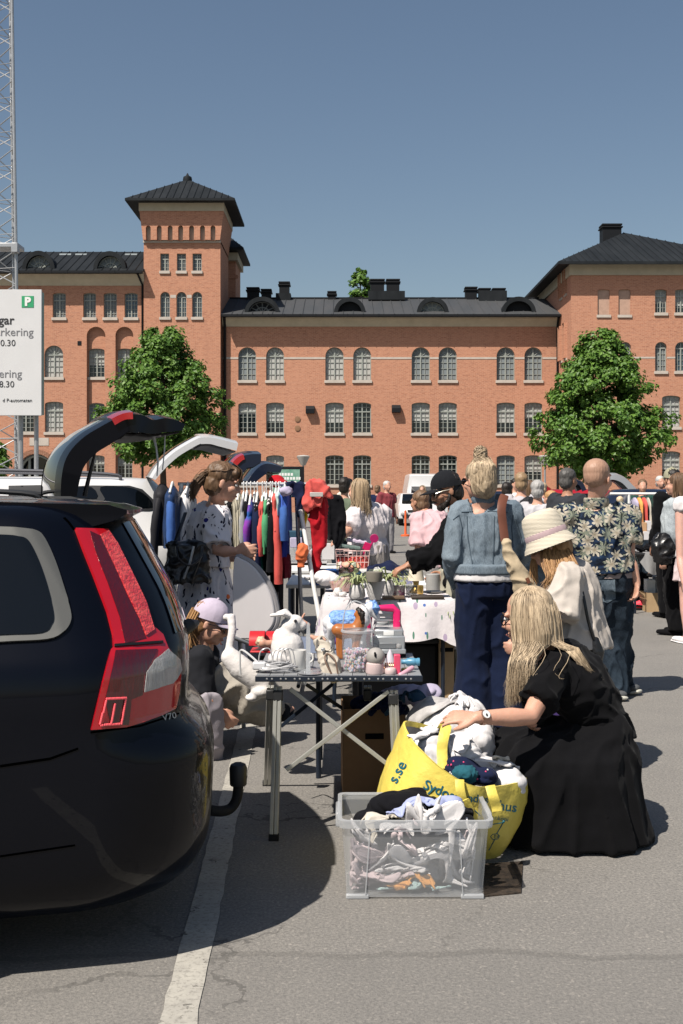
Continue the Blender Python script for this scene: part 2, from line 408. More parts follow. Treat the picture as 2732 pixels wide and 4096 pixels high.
def cornice(name, x0, x1, y, z0, z1, over=.75, m=CORN, gut=True, x0o=0, x1o=0):
    mb = MB(); prof = [(0,z0),(-.06,z0),(-.12,z0+.12),(-over*.55,z0+(z1-z0)*.8),(-over*.6,z1),(0,z1)]
    mb.loft([[V((x0, y+a, b)) for a, b in prof], [V((x1, y+a, b)) for a, b in prof]])
    return mb.build(name, m, BLD, smooth=False)
# --- centre wing
DC = 80.5
cl = [(547,588,797,873,1,'skyc'),(611,652,797,873,1,'full'),(747,789,797,873,1,'full'),(811,852,797,873,1,'full'),(945,987,797,873,1,'skyc'),(1007,1049,797,873,1,'grey'),(1140,1182,797,873,1,'skyc'),(1204,1245,797,873,1,'skyc')]
for i, (a, b) in enumerate([(547,588),(611,652),(747,789),(811,852),(945,987),(1007,1049),(1140,1182),(1204,1245)]):
    cl.append((a, b, 924, 994, 2, ['low','half','half','dark','half','half','half','half'][i]))
    cl.append((a, b, 1045, 1113, 2, ['dark','low','dark','dark','dark','dark','grey','half'][i]))
xl, xr = ppx(511, DC), 15.35
wall_with('wall', (xl,xr), (-.2, ppz(728, DC)), cl, DC)
s = MB(); hx = sorted([(ppx(a, DC), ppx(b, DC)) for a, b, zt, zb, k, st in cl if k == 1]); prev = xl
for a, b in hx+[(xr, xr)]: s.b2((prev, DC-.025, ppz(824.5, DC)), (a, DC+.1, ppz(820, DC))); prev = b
s.build('string_course', STONE, BLD, smooth=False)
cornice('cornice', xl, xr, DC, ppz(750, DC), ppz(729, DC))
def gutter(name, x0, x1, y, z, t=.16):
    g = MB(); g.b2((x0, y-.14, z), (x1, y+.25, z+t)); 
    for k in range(int((x1-x0)/1.1)): g.b2((x0+k*1.1, y-.16, z-.03), (x0+k*1.1+.05, y+.1, z+t+.02))
    g.build(name, DARKM, BLD, smooth=False)
ge = DC-.95; zg = ppz(727, ge)
gutter('gutter', xl, xr, ge, zg)
def roofsheet(pts, m, seams=None, name='roof'):
    mb = MB(); mb.add(pts, [list(range(len(pts)))])
    if seams:
        a, b, c, d, n = seams
        for i in range(n+1):
            t = i/n; q0 = V(a).lerp(V(b), t); q1 = V(c).lerp(V(d), t); mb.tube([q0+V((0,0,.02)), q1+V((0,0,.02))], .035, 4)
    return mb.build(name, m, BLD, smooth=False)
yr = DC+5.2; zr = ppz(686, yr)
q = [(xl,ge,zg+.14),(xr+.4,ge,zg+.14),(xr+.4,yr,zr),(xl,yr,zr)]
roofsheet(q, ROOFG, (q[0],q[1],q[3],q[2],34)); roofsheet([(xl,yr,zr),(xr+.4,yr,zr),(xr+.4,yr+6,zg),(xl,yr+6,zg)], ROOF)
s = MB(); s.b2((xl, yr-.12, zr-.05), (xr-.5, yr+.12, zr+.1)); s.build('roof_ridge', DARKM, BLD, smooth=False)
def dormer(cx_, d, rpx, ytop, ybot, style, hood=.16):
    x = ppx(cx_, d); r = (ppz(ytop, d)-ppz(ybot, d)); z = ppz(ybot, d)
    hw = rpx*1.7423/FPX*d; N = 16
    def ring(rx, rz, y): return [V((x+rx*math.cos(PI*k/N), y, z+rz*math.sin(PI*k/N))) for k in range(N+1)]
    mb = MB(); t = .2
    o0, o1, i0 = ring(hw+t, r, d-.25), ring(hw+t*.6, r*.97, d+4.), ring(hw-.08, r-t*1.6, d-.25)
    mb.add(o0+o1, [(k, k+1, N+2+k, N+1+k) for k in range(N)]); mb.add(o0+i0, [(k, N+1+k, N+2+k, k+1) for k in range(N)])
    i1 = ring(hw-.08, r-t*1.6, d+.3); mb.add(i0+i1, [(k, k+1, N+2+k, N+1+k) for k in range(N)])
    dm = mb.build('dormer', ROOF, BLD, smooth=50)
    f = MB(); poly = [(q.x, q.z) for q in i1]; f.prism([(a, b) for a, b in poly], (0, d+.2, 0), (1,0,0), (0,0,1), .03)
    pn = f.build('dormer_pane', CURTG if style == 'glass' else DARKM, dm, smooth=False)
    if style != 'dark':
        g = MB(); rz = r-t*1.6; rx = hw-.08
        for an in (0, 30, 60, 90, 120, 150, 180):
            g.tube([V((x, d+.15, z+.06)), V((x+rx*math.cos(R(an)), d+.15, z+.06+(rz-.06)*math.sin(R(an))))], .045, 5)
        for q in (.5, .97): g.tube([V((x+rx*q*math.cos(PI*k/12), d+.14, z+.04+rz*q*math.sin(PI*k/12)*.97)) for k in range(13)], .05, 5)
        g.build('dormer_frame', FRAME if style == 'glass' else mat('frame_weathered', (.13,.14,.14), .7), dm, smooth=False)
dormer(602, DC+.2, 34, 682, 720, 'vent'); dormer(803, DC+.2, 30, 683, 720, 'dark'); dormer(993, DC+.2, 30, 683, 719, 'glass'); dormer(1190, DC+.2, 33, 682, 719, 'dark')
def chimney(x0, x1, ztop, d, zb=None, n=1):
    mb = MB(); a, b = ppx(x0, d), ppx(x1, d); zt = ppz(ztop, d); z0 = zb or zr-1.2; w = b-a
    mb.b2((a, d, z0), (b, d+max(.7, w*.8), zt-.12)); mb.b2((a-.09, d-.09, zt-.3), (b+.09, d+max(.7, w*.8)+.09, zt-.2)); mb.b2((a-.05, d-.05, zt-.119), (b+.05, d+max(.7,w*.8)+.05, zt))
    mb.build('chimney', DARKM, BLD, smooth=False, bevel=.02)
for q in [(567,594,659),(600,622,663),(641,664,646),(753,771,668),(851,882,640),(888,917,640),(1069,1095,658),(1100,1126,661),(1132,1160,661)]: chimney(q[0], q[1], q[2], yr-.3)
s = MB(); s.b2((ppx(845,yr), yr-1., ppz(693,yr)), (ppx(928,yr), yr-.4, ppz(673,yr))); s.b2((ppx(634,yr), yr-.6, zr-.3), (ppx(668,yr), yr+.6, ppz(676,yr))); s.b2((ppx(1097,yr), yr-.9, zr-.3), (ppx(1160,yr), yr-.35, ppz(672,yr))); s.build('chimney_base', ROOF, BLD, smooth=False)
sk = MB()
for a in (843, 933): 
    d_ = DC+3.8; sk.box((ppx(a+10, d_), d_, ppz(700, d_)), (.85, .7, .12), M=Matrix.Rotation(R(30), 3, 'X'))
sk.build('skylight', CURTG, BLD, smooth=False)
def lamp_box(x, y):
    mb = MB(); c = V((ppx(x, DC), DC-.22, ppz(y, DC))); mb.prism([(0,-.27),(.44,-.27),(.44,.05),(.25,.27),(0,.27)], c+V((-.3,.22,0)), (0,-1,0), (0,0,1), .62); mb.build('floodlight', DARKM, BLD, smooth=False, bevel=.02)
lamp_box(732, 941); lamp_box(929, 939)
for y_ in (962, 983):
    mb = MB(); mb.lathe([(.2,0),(.2,.05),(.12,.06),(.01,.06)], (ppx(683,DC), DC-.003, ppz(y_,DC)), 16, Matrix.Rotation(R(90), 3, 'X')); mb.build('vent_cap', mat('rust_vent', (.24,.13,.07), .8), BLD)
# --- tower
DT = 79.75; tx0, tx1 = ppx(330, DT), ppx(506, DT); ty1 = DT+5.6
tl = [(368,388,582,622,0,'sky'),(406,427,582,622,0,'sky'),(442,463,582,622,0,'sky'),(368,390,670,728,1,'sky'),(405,428,670,728,1,'sky'),(441,464,670,728,1,'sky')]
zt_ = ppz(520, DT)
wall_with('wall', (tx0, tx1), (-.2, ppz(557, DT)), tl, DT)
s = MB(); s.b2((ppx(391,DT), DT-.015, ppz(684,DT)), (ppx(404,DT), DT+.05, ppz(677,DT))); s.b2((ppx(429,DT), DT-.015, ppz(684,DT)), (ppx(440,DT), DT+.05, ppz(677,DT))); s.build('string_course', STONE, BLD, smooth=False)
z1, z0 = ppz(485, DT), ppz(557, DT)
ex = .26
ah = [arch(ppx(c-5.5, DT), ppx(c+5.5, DT), ppz(554, DT), ppz(520, DT), 1) for c in (342,367,392,416,441,466,490)]
mb = MB(); mb.b2((tx0-.04, DT-.1, ppz(557.5,DT)), (tx1+.04, DT-.01, ppz(553,DT))); mb.build('string_course', STONE, BLD, smooth=False)
facade('wall', [(tx0-ex,z1),(tx0,ppz(553,DT)),(tx1,ppz(553,DT)),(tx1+ex,z1)][::1], ah, (0,DT-.3,0), (1,0,0), depth=.34)
mb = MB(); mb.b2((tx0-.02, DT+.03, z0), (tx1+.02, DT+.1, z1)); mb.build('wall', mat('arcade_plaster', (.5,.42,.34), .9, .2, var=.15), BLD, smooth=False)
mb = MB()   # the tower's side and back walls, flaring out under the eaves
for xx, sgn in ((tx1, 1), (tx0, -1)):
    mb.add([(xx,DT,-.2),(xx,ty1,-.2),(xx,ty1,z0),(xx,DT,z0)], [(0,1,2,3)])
    mb.add([(xx,DT-.3,z0+.15),(xx,ty1,z0+.15),(xx+sgn*ex,ty1+.3,z1),(xx+sgn*ex,DT-.3,z1)], [(0,1,2,3)])
mb.add([(tx0,ty1,-.2),(tx1,ty1,-.2),(tx1,ty1,z1),(tx0,ty1,z1)], [(0,1,2,3)])
mb.build('wall', BR, BLD, smooth=False)
mb = MB(); ze = ppz(455, DT-1); cz0, cz1 = ppz(484.5, DT-.3), ppz(466, DT-.3)
mb.b2((tx0-ex-.03, DT-.36, cz0), (tx1+ex+.03, ty1+.36, cz1)); mb.build('cornice', CORN, BLD, smooth=False)
def hiproof(x0, x1, y0, y1, ze, apexes, th=.16, soff=None, name='roof', seams=16):
    mb = MB(); A = [V((x0,y0,ze)),V((x1,y0,ze)),V((x1,y1,ze)),V((x0,y1,ze))]; dn = V((0,0,-th)); up = V((0,0,.0))
    mb.add(A+[q+dn for q in A], [(0,1,5,4),(1,2,6,5),(2,3,7,6),(3,0,4,7)])
    p0, p1 = V(apexes[0]), V(apexes[1])
    mb.add([A[0],A[1],A[2],A[3],p0,p1], [(0,1,5,4),(1,2,5),(2,3,4,5),(3,0,4)])
    if soff: mb.add([q+dn for q in A]+[V(q) for q in soff], [(0,1,5,4),(1,2,6,5),(2,3,7,6),(3,0,4,7)])
    for i in range(1, seams):
        t = i/seams; a = A[0].lerp(A[1], t); b = p0.lerp(p1, t) if (p1-p0).length > .1 else a.lerp(p0, .97)
        if (p1-p0).length <= .1: 
            ta = (p0.x-x0)/(x1-x0); k = t/ta if t < ta else (1-t)/(1-ta); b = a+V((0, (p0.y-y0)*k, (p0.z-ze)*k))
        mb.tube([a+V((0,0,.03)), b+V((0,0,.03))], .03, 4)
    return mb.build(name, ROOF, BLD, smooth=False)
ov = .85; ax = (tx0+tx1)/2; ay = (DT+ty1)/2
hiproof(tx0-ex-ov, tx1+ex+ov, DT-.3-ov, ty1+.3+ov, ppz(455, DT-1.1), [(ax,ay,ppz(412,ay))]*2, soff=[(tx0-ex,DT-.3,cz1),(tx1+ex,DT-.3,cz1),(tx1+ex,ty1+.3,cz1),(tx0-ex,ty1+.3,cz1)])
mb = MB(); mb.lathe([(.3,-.25),(.34,0),(.3,.2),(.12,.3),(.05,.45),(.01,.5)], (ax,ay,ppz(413,ay)), 12); mb.build('finial', ROOF, BLD)
# --- small turret behind the tower
DS = 86.5; mb = MB(); mb.b2((ppx(505,DS), DS, 10), (ppx(541,DS), DS+4, ppz(598,DS))); mb.b2((ppx(503,DS), DS-.1, ppz(640,DS)), (ppx(546,DS), DS, ppz(632,DS))); mb.build('wall', BR, BLD, smooth=False)
mb = MB(); mb.b2((ppx(500,DS), DS-.5, ppz(600,DS)), (ppx(547,DS), DS+4.5, ppz(583,DS))); mb.build('cornice', CORN, BLD, smooth=False)
hiproof(ppx(485,DS), ppx(562,DS), DS-1.2, DS+5.2, ppz(569,DS-1), [(ppx(523,DS+2),DS+2,ppz(540,DS+2))]*2, soff=[(ppx(500,DS),DS-.4,ppz(583,DS)),(ppx(546,DS),DS-.4,ppz(583,DS)),(ppx(546,DS),DS+4,ppz(583,DS)),(ppx(500,DS),DS+4,ppz(583,DS))], seams=8)
# --- left wing
DL = 80.0; lx0 = ppx(-90, DL); lx1 = tx0+.02
ll = [(121,151,672,729,2,'skyc'),(191,220,672,729,2,'skyc'),(238,268,672,729,2,'skyc'),(286,316,672,729,2,'sky'),(-8,24,672,729,2,'sky'),(56,88,672,729,2,'sky'),
      (102,145,793,866,1,'full'),(20,63,793,866,1,'full'),(103,145,922,992,2,'full'),(38,78,930,992,2,'dark'),(-60,-20,930,992,2,'dark')]
nich = [(199,242),(265,306)]
ho = [arch(ppx(a,DL), ppx(b,DL), ppz(1120,DL), ppz(750,DL), 1) for a, b in nich]
door = arch(ppx(40,DL), ppx(124,DL), -.2, ppz(1042,DL), 1)
ho.append(door)
wall_with('wall', (lx0, lx1), (-.2, ppz(655, DL)), ll, DL, extra=ho)
DN = DL+.34
for a, b in nich:
    W = [(a+4,b-2,800,866,2,'full' if a > 250 else 'half'),(a+4,b-2,925,992,2,'grey'),(a+4,b-2,1045,1110,2,'low')]
    wall_with('wall', (ppx(a-2,DL), ppx(b+2,DL)), (-.2, ppz(748,DL)), W, DN)
mb = MB(); mb.b2((ppx(40,DL)-.1, DL+.9, -.2), (ppx(124,DL)+.1, DL+1., ppz(1042,DL)+.1)); dr = mb.build('door', GLASS, BLD, smooth=False)
mb = MB(); cxd = ppx(82,DL); rd = (ppx(124,DL)-ppx(40,DL))/2; zs = ppz(1042,DL)-rd
mb.tube([V((cxd+rd*.93*math.cos(PI*k/16), DL+.5, zs+rd*.93*math.sin(PI*k/16))) for k in range(17)], .13, 6); mb.b2((cxd-rd*.93-.1, DL+.45, -.2), (cxd-rd*.93+.1, DL+.6, zs)); mb.b2((cxd+rd*.93-.1, DL+.45, -.2), (cxd+rd*.93+.1, DL+.6, zs)); mb.b2((cxd-rd*.5, DL+.45, -.2), (cxd-rd*.5+.16, DL+.6, zs+rd*.8)); mb.b2((cxd-rd, DL+.46, zs-.1), (cxd+rd, DL+.6, zs+.1)); mb.build('door_frame', FRAME, dr, smooth=False)
mb = MB(); N = 18; mb.loft([[V((cxd+q*math.cos(PI*k/N), DL-y_, zs+q*math.sin(PI*k/N))) for q, y_ in ((rd+.005,0),(rd+.005,.05),(rd+.32,.05),(rd+.32,0))] for k in range(N+1)]); mb.build('door_arch', brick('dark_arch_brick', .48), BLD, smooth=False)
mb = MB(); mb.b2((ppx(68,DL), DL-.03, ppz(1023,DL)), (ppx(112,DL), DL+.01, ppz(1005,DL))); mb.build('plaque', STONE, BLD, smooth=False)
mb = MB(); mb.b2((ppx(178,DL), DL-.02, ppz(793,DL)), (ppx(187,DL), DL+.02, ppz(783,DL))); mb.build('vent_cap', DARKM, BLD, smooth=False)
cornice('cornice', lx0, lx1, DL, ppz(656, DL), ppz(627, DL), over=1.0)
gl = DL-1.0; gutter('gutter', lx0, lx1, gl, ppz(627, gl))
yl = DL+5; q = [(lx0,gl,ppz(625,gl)),(lx1,gl,ppz(625,gl)),(lx1,yl,ppz(578,yl)),(lx0,yl,ppz(578,yl))]
roofsheet(q, ROOF, (q[0],q[1],q[3],q[2],22)); roofsheet([q[3],q[2],(lx1,yl+5,12),(lx0,yl+5,12)], ROOF)
dormer(90, DL+.2, 31, 577, 620, 'glass'); dormer(253, DL+.2, 31, 578, 620, 'glass')
sk = MB()
for a in (140, 176, 292): 
    d_ = DL+4; sk.box((ppx(a+8, d_), d_, ppz(588, d_)), (.9, .7, .14), M=Matrix.Rotation(R(32), 3, 'X'))
sk.build('skylight', CURTG, BLD, smooth=False)
def pipe(pts, r=.07): 
    mb = MB(); mb.tube(pts, r, 8); mb.build('downpipe', DARKM, BLD)
x = ppx(327, DL-.1); pipe([(x-.3,DL-.7,ppz(628,DL)),(x,DL-.12,ppz(655,DL)),(x,DL-.12,0)])
x = ppx(513, DC); pipe([(x+.1,DC-.5,ppz(730,DC)),(x+.1,DC-.12,ppz(745,DC)),(x+.1,DC-.12,0)], .1)
x = ppx(1279, DC); pipe([(x,DC-.5,ppz(730,DC)),(x,DC-.12,ppz(750,DC)),(x,DC-.12,0)])
# --- right wing
DR = 76.2; rx0 = ppx(1311, DR); rx1 = 27.2
rl = [(1504,1531,664,718,2,'half'),(1550,1579,664,718,2,'half'),(1504,1531,785,852,1,'skyc'),(1550,1579,785,852,1,'sky'),(1520,1562,908,980,2,'full'),(1520,1562,1036,1108,2,'half'),(1422,1449,785,852,1,'skyc'),(1376,1402,785,852,1,'skyc')]
bl = [(1372,1400,664,723,2,'b'),(1420,1448,664,723,2,'b')]
Wb = wins(bl, DR); hb = [arch(a, b, z0, z1, k) for a, b, z0, z1, k, s in Wb]
wall_with('wall', (rx0, rx1), (-.2, ppz(632, DR)), rl, DR, extra=hb)
for a, b, z0, z1, k, s in Wb:
    mb = MB(); mb.b2((a-.05, DR+.12, z0-.05), (b+.05, DR+.2, z1+.05)); bw = mb.build('blind_window', BLIND, BLD, smooth=False)
    mb = MB(); mb.b2((a-.07, DR-.08, z0-.18), (b+.07, DR+.115, z0)); mb.build('window_sill', STONE, bw, smooth=False)
s = MB(); s.b2((rx0+.01, DR-.02, ppz(823,DR)), (ppx(1376,DR), DR+.05, ppz(819,DR))); s.b2((ppx(1449,DR), DR-.02, ppz(823,DR)), (ppx(1504,DR), DR+.05, ppz(819,DR))); s.b2((ppx(1531,DR), DR-.02, ppz(823,DR)), (ppx(1550,DR), DR+.05, ppz(819,DR))); s.build('string_course', STONE, BLD, smooth=False)
zc = ppz(610, DR); yb_ = 90.
# left-hand return wall with three slit windows
sl = []
for yy in (77.6, 79.2):
    for za, zb in ((15.,17.2),(10.6,13.)): sl.append([(yy,za),(yy+.62,za),(yy+.62,zb),(yy,zb)])
facade('wall', [(DR,-.2),(yb_,-.2),(yb_,ppz(632,DR)),(DR,ppz(632,DR))], sl, (rx0,0,0), (0,1,0), depth=.22)
mb = MB()
for h in sl: mb.add([(rx0+.18, q[0], q[1]) for q in h], [(0,1,2,3)])
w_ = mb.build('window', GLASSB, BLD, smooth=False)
mb = MB()
for h in sl: mb.b2((rx0-.08, h[0][0]-.06, h[0][1]-.15), (rx0+.1, h[1][0]+.06, h[0][1]))
mb.build('window_sill', STONE, w_, smooth=False)
mb = MB(); mb.b2((rx0-.12, DR-.12, ppz(632,DR)), (rx1+.1, yb_, ppz(606,DR))); mb.build('cornice', CORN, BLD, smooth=False)
hiproof(rx0-1.05, rx1+1, DR-1.05, yb_+1, ppz(600, DR-1), [(ppx(1432,84),84,ppz(534,84)),(ppx(1432,84)+.02,84,ppz(534,84))], th=.18, soff=[(rx0,DR,ppz(607,DR)),(rx1,DR,ppz(607,DR)),(rx1,yb_,ppz(607,DR)),(rx0,yb_,ppz(607,DR))], seams=30)
chimney(1384, 1427, 513, 83.4, zb=17)
mb = MB(); mb.add([(rx1,DR,-.2),(rx1,yb_,-.2),(rx1,yb_,17),(rx1,DR,17)], [(0,1,2,3)]); mb.add([(lx0,90,-.2),(rx1,90,-.2),(rx1,90,11),(lx0,90,11)], [(0,1,2,3)]); mb.build('wall', BR, BLD, smooth=False)
# ------------------------------------------------------------------ mast, sign, lamps, trees
STEEL = mat('galvanised_steel', (.42,.43,.44), .45, .5, metal=.6, var=.2, vscale=8)
MST = thing('lattice_mast', 'tall galvanised steel lattice mast rising behind the parking sign', 'mast', P(30, HOR, 24)-V((0,0,EYE)))
zt = 17.; dm = 24.
def leg(pxb, pxt, d): return lambda z: V(((pxb+(pxt-pxb)*(z/11.9)-CX)/FPX*dm, d, z))
LG = [leg(84,48,24.0), leg(42,14,24.5), leg(-75,-50,24.2)]
for f in LG:
    mb = MB(); mb.tube([f(0), f(zt)], .034, 8); mb.build('leg', STEEL, MST)
br = MB(); z = .1; k = 0
while z < zt-.4:
    for i, j in ((0,1),(1,2),(2,0)):
        a, b = (LG[i], LG[j]) if k % 2 else (LG[j], LG[i])
        br.tube([a(z), b(z+.36)], .013, 5); br.tube([a(z), b(z-.0)], .009, 4) if k % 2 else None
    z += .36; k += 1
br.build('bracing', STEEL, MST)
zp = EYE-(985-HOR)/FPX*dm
mb = MB(); mb.box((LG[0](zp)+LG[1](zp))/2+V((-.12,0,.03)), (.52,.5,.09)); mb.box(LG[0](zp)+V((0,-.05,-.05)), (.14,.16,.2)); mb.build('joint_plate', STEEL, MST, bevel=.01)
SGN = thing('parking_sign', 'large light grey parking sign with green P panel and opening hours', 'sign', P(-80, HOR, 22)-V((0,0,EYE)))
PANEL = mat('sign_panel_white', (.6,.6,.6), .5, .4, var=.06, vscale=2)
GRN = mat('parking_green', (.03,.3,.13), .5, .4)
a, b = P(-330, 1158, 22), P(166, 1662, 22)
mb = MB(); mb.b2((a.x, 22, b.z), (b.x, 22.05, a.z)); mb.build('sign_panel', PANEL, SGN, bevel=.006)
mb = MB(); mb.b2((a.x+.02, 22.052, b.z+.02), (b.x-.01, 22.24, a.z-.03)); mb.build('sign_case', mat('sign_case_green', (.18,.3,.25), .5), SGN, bevel=.01)
for q in (-290, -60, 78, 140):
    mb = MB(); x = P(q, 0, 22.2).x; mb.tube([(x,22.3,0),(x,22.3,a.z-.2)], .045, 8); mb.build('sign_post', STEEL, SGN)
pa, pb = P(87, 1184, 22), P(135, 1230, 22)
mb = MB(); mb.b2((pa.x, 21.993, pb.z), (pb.x, 22.001, pa.z)); pg = mb.build('parking_panel', GRN, SGN, bevel=0)
WHT = mat('white_paint', (.72,.72,.7), .5); INK = mat('sign_ink', (.02,.02,.022), .6); INKG = mat('sign_ink_grey', (.16,.16,.17), .6)
def sg(s, xr, yb, size, m, bold=0., name='lettering', al='RIGHT'):
    return text(name, s, P(xr, yb, 22)+V((0,-.004,0)), (1,0,0), (0,0,1), size*22/FPX, m, SGN, .002, al, bold)
t_ = sg('P', 111, 1222, 46, WHT, .012, 'lettering', 'CENTER'); t_.location.y -= .008
sg('gar', 57, 1297, 50, INK, .004); sg('arkering', 134, 1343, 46, INKG); sg('0.30', 63, 1384, 36, INK); sg('ering', 88, 1510, 46, INKG); sg('8.30', 58, 1549, 36, INK); sg('d P-automaten', 129, 1608, 20, INK)
def lamp(px, ytop, d, label):
    t = thing('street_lamp', label, 'street lamp', P(px, HOR, d)-V((0,0,EYE)), 'street lamps along the building')
    z = P(px, ytop, d).z; c = worldloc(t)
    mb = MB(); mb.tube([c, c+V((0,0,z))], [.07,.05], 8); mb.build('lamp_post', STEEL, t)
    mb = MB(); mb.lathe([(.02,0),(.12,0),(.33,.42),(.36,.5),(.3,.54),(.02,.58)], c+V((0,0,z)), 16); mb.build('lamp_head', mat('lamp_shade_grey', (.4,.38,.35), .5), t)
lamp(1213, 1862, 62, 'conical street lamp standing right of the green billboard'); lamp(2180, 1862, 62, 'conical street lamp by the wall between the windows and the right tree')
# green billboard
d = 46.; a, b = P(1078, 1866, d), P(1216, 1960, d)
BB = thing('billboard', 'green poster billboard with black frame behind the clothes rack', 'billboard', ((a.x+b.x)/2, d, 0))
mb = MB(); mb.b2((a.x, d, b.z-.3), (b.x, d+.2, a.z)); mb.build('billboard_frame', DARKM, BB, bevel=.02)
mb = MB(); mb.b2((a.x+.13, d-.02, b.z-.25), (b.x-.17, d+.02, a.z-.12)); po = mb.build('poster', mat('poster_green', (.03,.2,.12), .5, var=.4, vscale=2.5, tint=(.25,.4,.32)), BB, smooth=False)
mb = MB(); rr = random.Random(5)
for k, wd in enumerate((.52, .8, .62)):
    x = a.x+.42
    while x < a.x+.42+wd: s_ = rr.uniform(.06,.1); mb.box((x, d-.022, a.z-.32-.16*k), (s_, .006, .11)); x += s_+.03
mb.build('poster_lettering', WHT, po, smooth=False)
for xx in (a.x+.15, b.x-.15):
    mb = MB(); mb.b2((xx-.06, d+.05, 0), (xx+.06, d+.15, b.z-.3)); mb.build('leg', DARKM, BB)

LEAF = mat('maple_leaves', (.11,.235,.03), .5, .4); g = NG(LEAF)
rn = g.new('NewGeometry').outputs['Random Per Island']
c = g.mix(rn, (.05,.125,.016), (.135,.245,.036)); g.link(c, g.b.inputs['Base Color'])
g.b.inputs['Subsurface Weight'].default_value = 0
trl = g.new('BsdfTranslucent'); g.link(c, trl.inputs[0]); mxs = g.new('MixShader'); mxs.inputs[0].default_value = .2
out = [x for x in g.n.nodes if x.type == 'OUTPUT_MATERIAL'][0]
g.link(g.b.outputs[0], mxs.inputs[1]); g.link(trl.outputs[0], mxs.inputs[2]); g.link(mxs.outputs[0], out.inputs[0])
BARK = mat('bark', (.1,.075,.055), .9, .2, var=.4, vscale=10, bump=.4)
def tree(px, prof, d, label, seed, clumps=300, leaves=64, ls=.2, group=None):
    """prof: (display row, half width in display pixels)"""
    rr = random.Random(seed); q = [(ppz(y, d), hw*1.06*1.7423/FPX*d) for y, hw in prof]; q.sort()
    base = V(((px*1.7423-CX)/FPX*d, d, 0))
    t = thing('maple_tree', label, 'tree', base, group)
    z0, z1 = q[0][0], q[-1][0]
    def wid(z):
        for (a, wa), (b, wb) in zip(q, q[1:]):
            if a <= z <= b: return wa+(wb-wa)*(z-a)/(b-a)
        return 0
    mb = MB(); mb.tube([base, base+V((.03,0,z0*.6)), base+V((-.02,.05,z0+.6)), base+V((.05,0,(z0+z1)/2)), base+V((0,0,z1-.6))], [.2,.16,.13,.09,.02], 9)
    for k in range(14):
        z = z0+.2+(z1-z0)*.7*rr.random(); an = rr.uniform(0, 2*PI); L = wid(z+.5)*.8
        p = base+V((0,0,z)); e = p+V((math.cos(an)*L, math.sin(an)*L, L*.35))
        mb.tube([p, p.lerp(e,.5)+V((0,0,-.1)), e], [.07,.045,.012], 6)
    mb.build('trunk', BARK, t)
    mb = MB(); n = 0
    while n < clumps:
        z = rr.uniform(z0, z1); W = wid(z)
        if rr.random()*max(w for _, w in q) > W+.3: continue
        an = rr.uniform(0, 2*PI); rad = W*(rr.random()**.33)*(rr.uniform(.8,1.04) if rr.random() < .86 else rr.uniform(1.0,1.15))
        bz = noise.noise(V((math.cos(an)*1.5, math.sin(an)*1.5, z*.8+seed)))
        if bz < -.22 and rad > W*.6: rad *= .72
        c = base+V((math.cos(an)*rad, math.sin(an)*rad, z)); n += 1
        cr = rr.uniform(.28,.5)*(.6 if W < .8 else 1); out_ = V((math.cos(an), math.sin(an), .6)).normalized()
        for k in range(leaves):
            v = V((rr.gauss(0,1), rr.gauss(0,1), rr.gauss(0,.7))); v = v.normalized()*cr*rr.random()**.4
            nr = (out_*.6+v.normalized()*.8+V((0,0,.55))+V((rr.gauss(0,.4), rr.gauss(0,.4), rr.gauss(0,.3)))).normalized()
            a, b = frame_of(nr); th = rr.uniform(0, 2*PI); a, b = a*math.cos(th)+b*math.sin(th), b*math.cos(th)-a*math.sin(th)
            s = ls*rr.uniform(.5,1.25); p = c+v
            mb.add([p-a*s*.5, p-b*s*.42+a*s*.05+nr*.02, p+a*s*.55-nr*s*.15, p+b*s*.42+a*s*.05+nr*.02], [(0,1,2,3)])
    mb.build('crown', LEAF, t, smooth=False, fixn=False)
    return t
tree(374, [(752,14),(765,38),(790,54),(830,78),(860,102),(890,128),(930,136),(975,138),(1015,128),(1045,95),(1065,45)], 55, 'full green maple tree in front of the brick tower', 3, 470, 66)
tree(1378, [(758,12),(772,34),(800,56),(835,72),(865,96),(890,104),(930,118),(965,142),(1000,165),(1030,160),(1060,120),(1092,50)], 55, 'full green maple tree in front of the right brick wing', 8, 540, 66)
tree(827, [(618,8),(630,17),(650,24),(672,27),(690,27),(760,40)], 112, 'treetop showing above the roof beside the double chimney', 5, 90, 50, .34)
tree(-12, [(1020,10),(1035,28),(1060,34),(1085,30),(1100,20)], 48, 'low leafy tree at the left edge below the parking sign', 6, 50, 50, .2)

# ------------------------------------------------------------------ estate cars
def flake(name, col):
    m = mat(name, col, .33, .12, coat=.55); return m
BLK = mat('black_car_paint', (.0015,.0022,.005), .33, .06, coat=.36); WHITEP = flake('white_car_paint', (.6,.6,.6)); BLUEP = flake('dark_blue_car_paint', (.01,.016,.035)); GREYP = flake('silver_car_paint', (.32,.33,.35)); REDP = flake('red_car_paint', (.3,.01,.02))
CGL = mat('tinted_car_glass', (.002,.003,.004), .02, .3, coat=.4); TRIM = mat('aluminium_trim', (.13,.13,.12), .4, .5, metal=.6, bump=.05, bscale=3)
REDL = mat('tail_light_red', (.42,.004,.012), .16, .6, coat=1.); REDD = mat('tail_light_dark_red', (.07,.001,.004), .15, .6, coat=1., bump=.25, bscale=90, bstretch=(1,1,.2))
REDB = mat('tail_light_reflector', (.45,.015,.03), .2, .6, coat=.6, bump=.5, bscale=120, var=.6, vscale=26, vstretch=(1,1,2.5), tint=(.75,.10,.09)); CLR = mat('clear_lens', (.5,.49,.48), .2, .6, coat=1., bump=.6, bscale=50, bstretch=(9,9,.2), var=.35, vscale=30, vstretch=(5,5,.2))
RUB = mat('black_rubber', (.012,.012,.013), .75, .3); PLAST = mat('black_plastic', (.02,.021,.023), .5, .4)
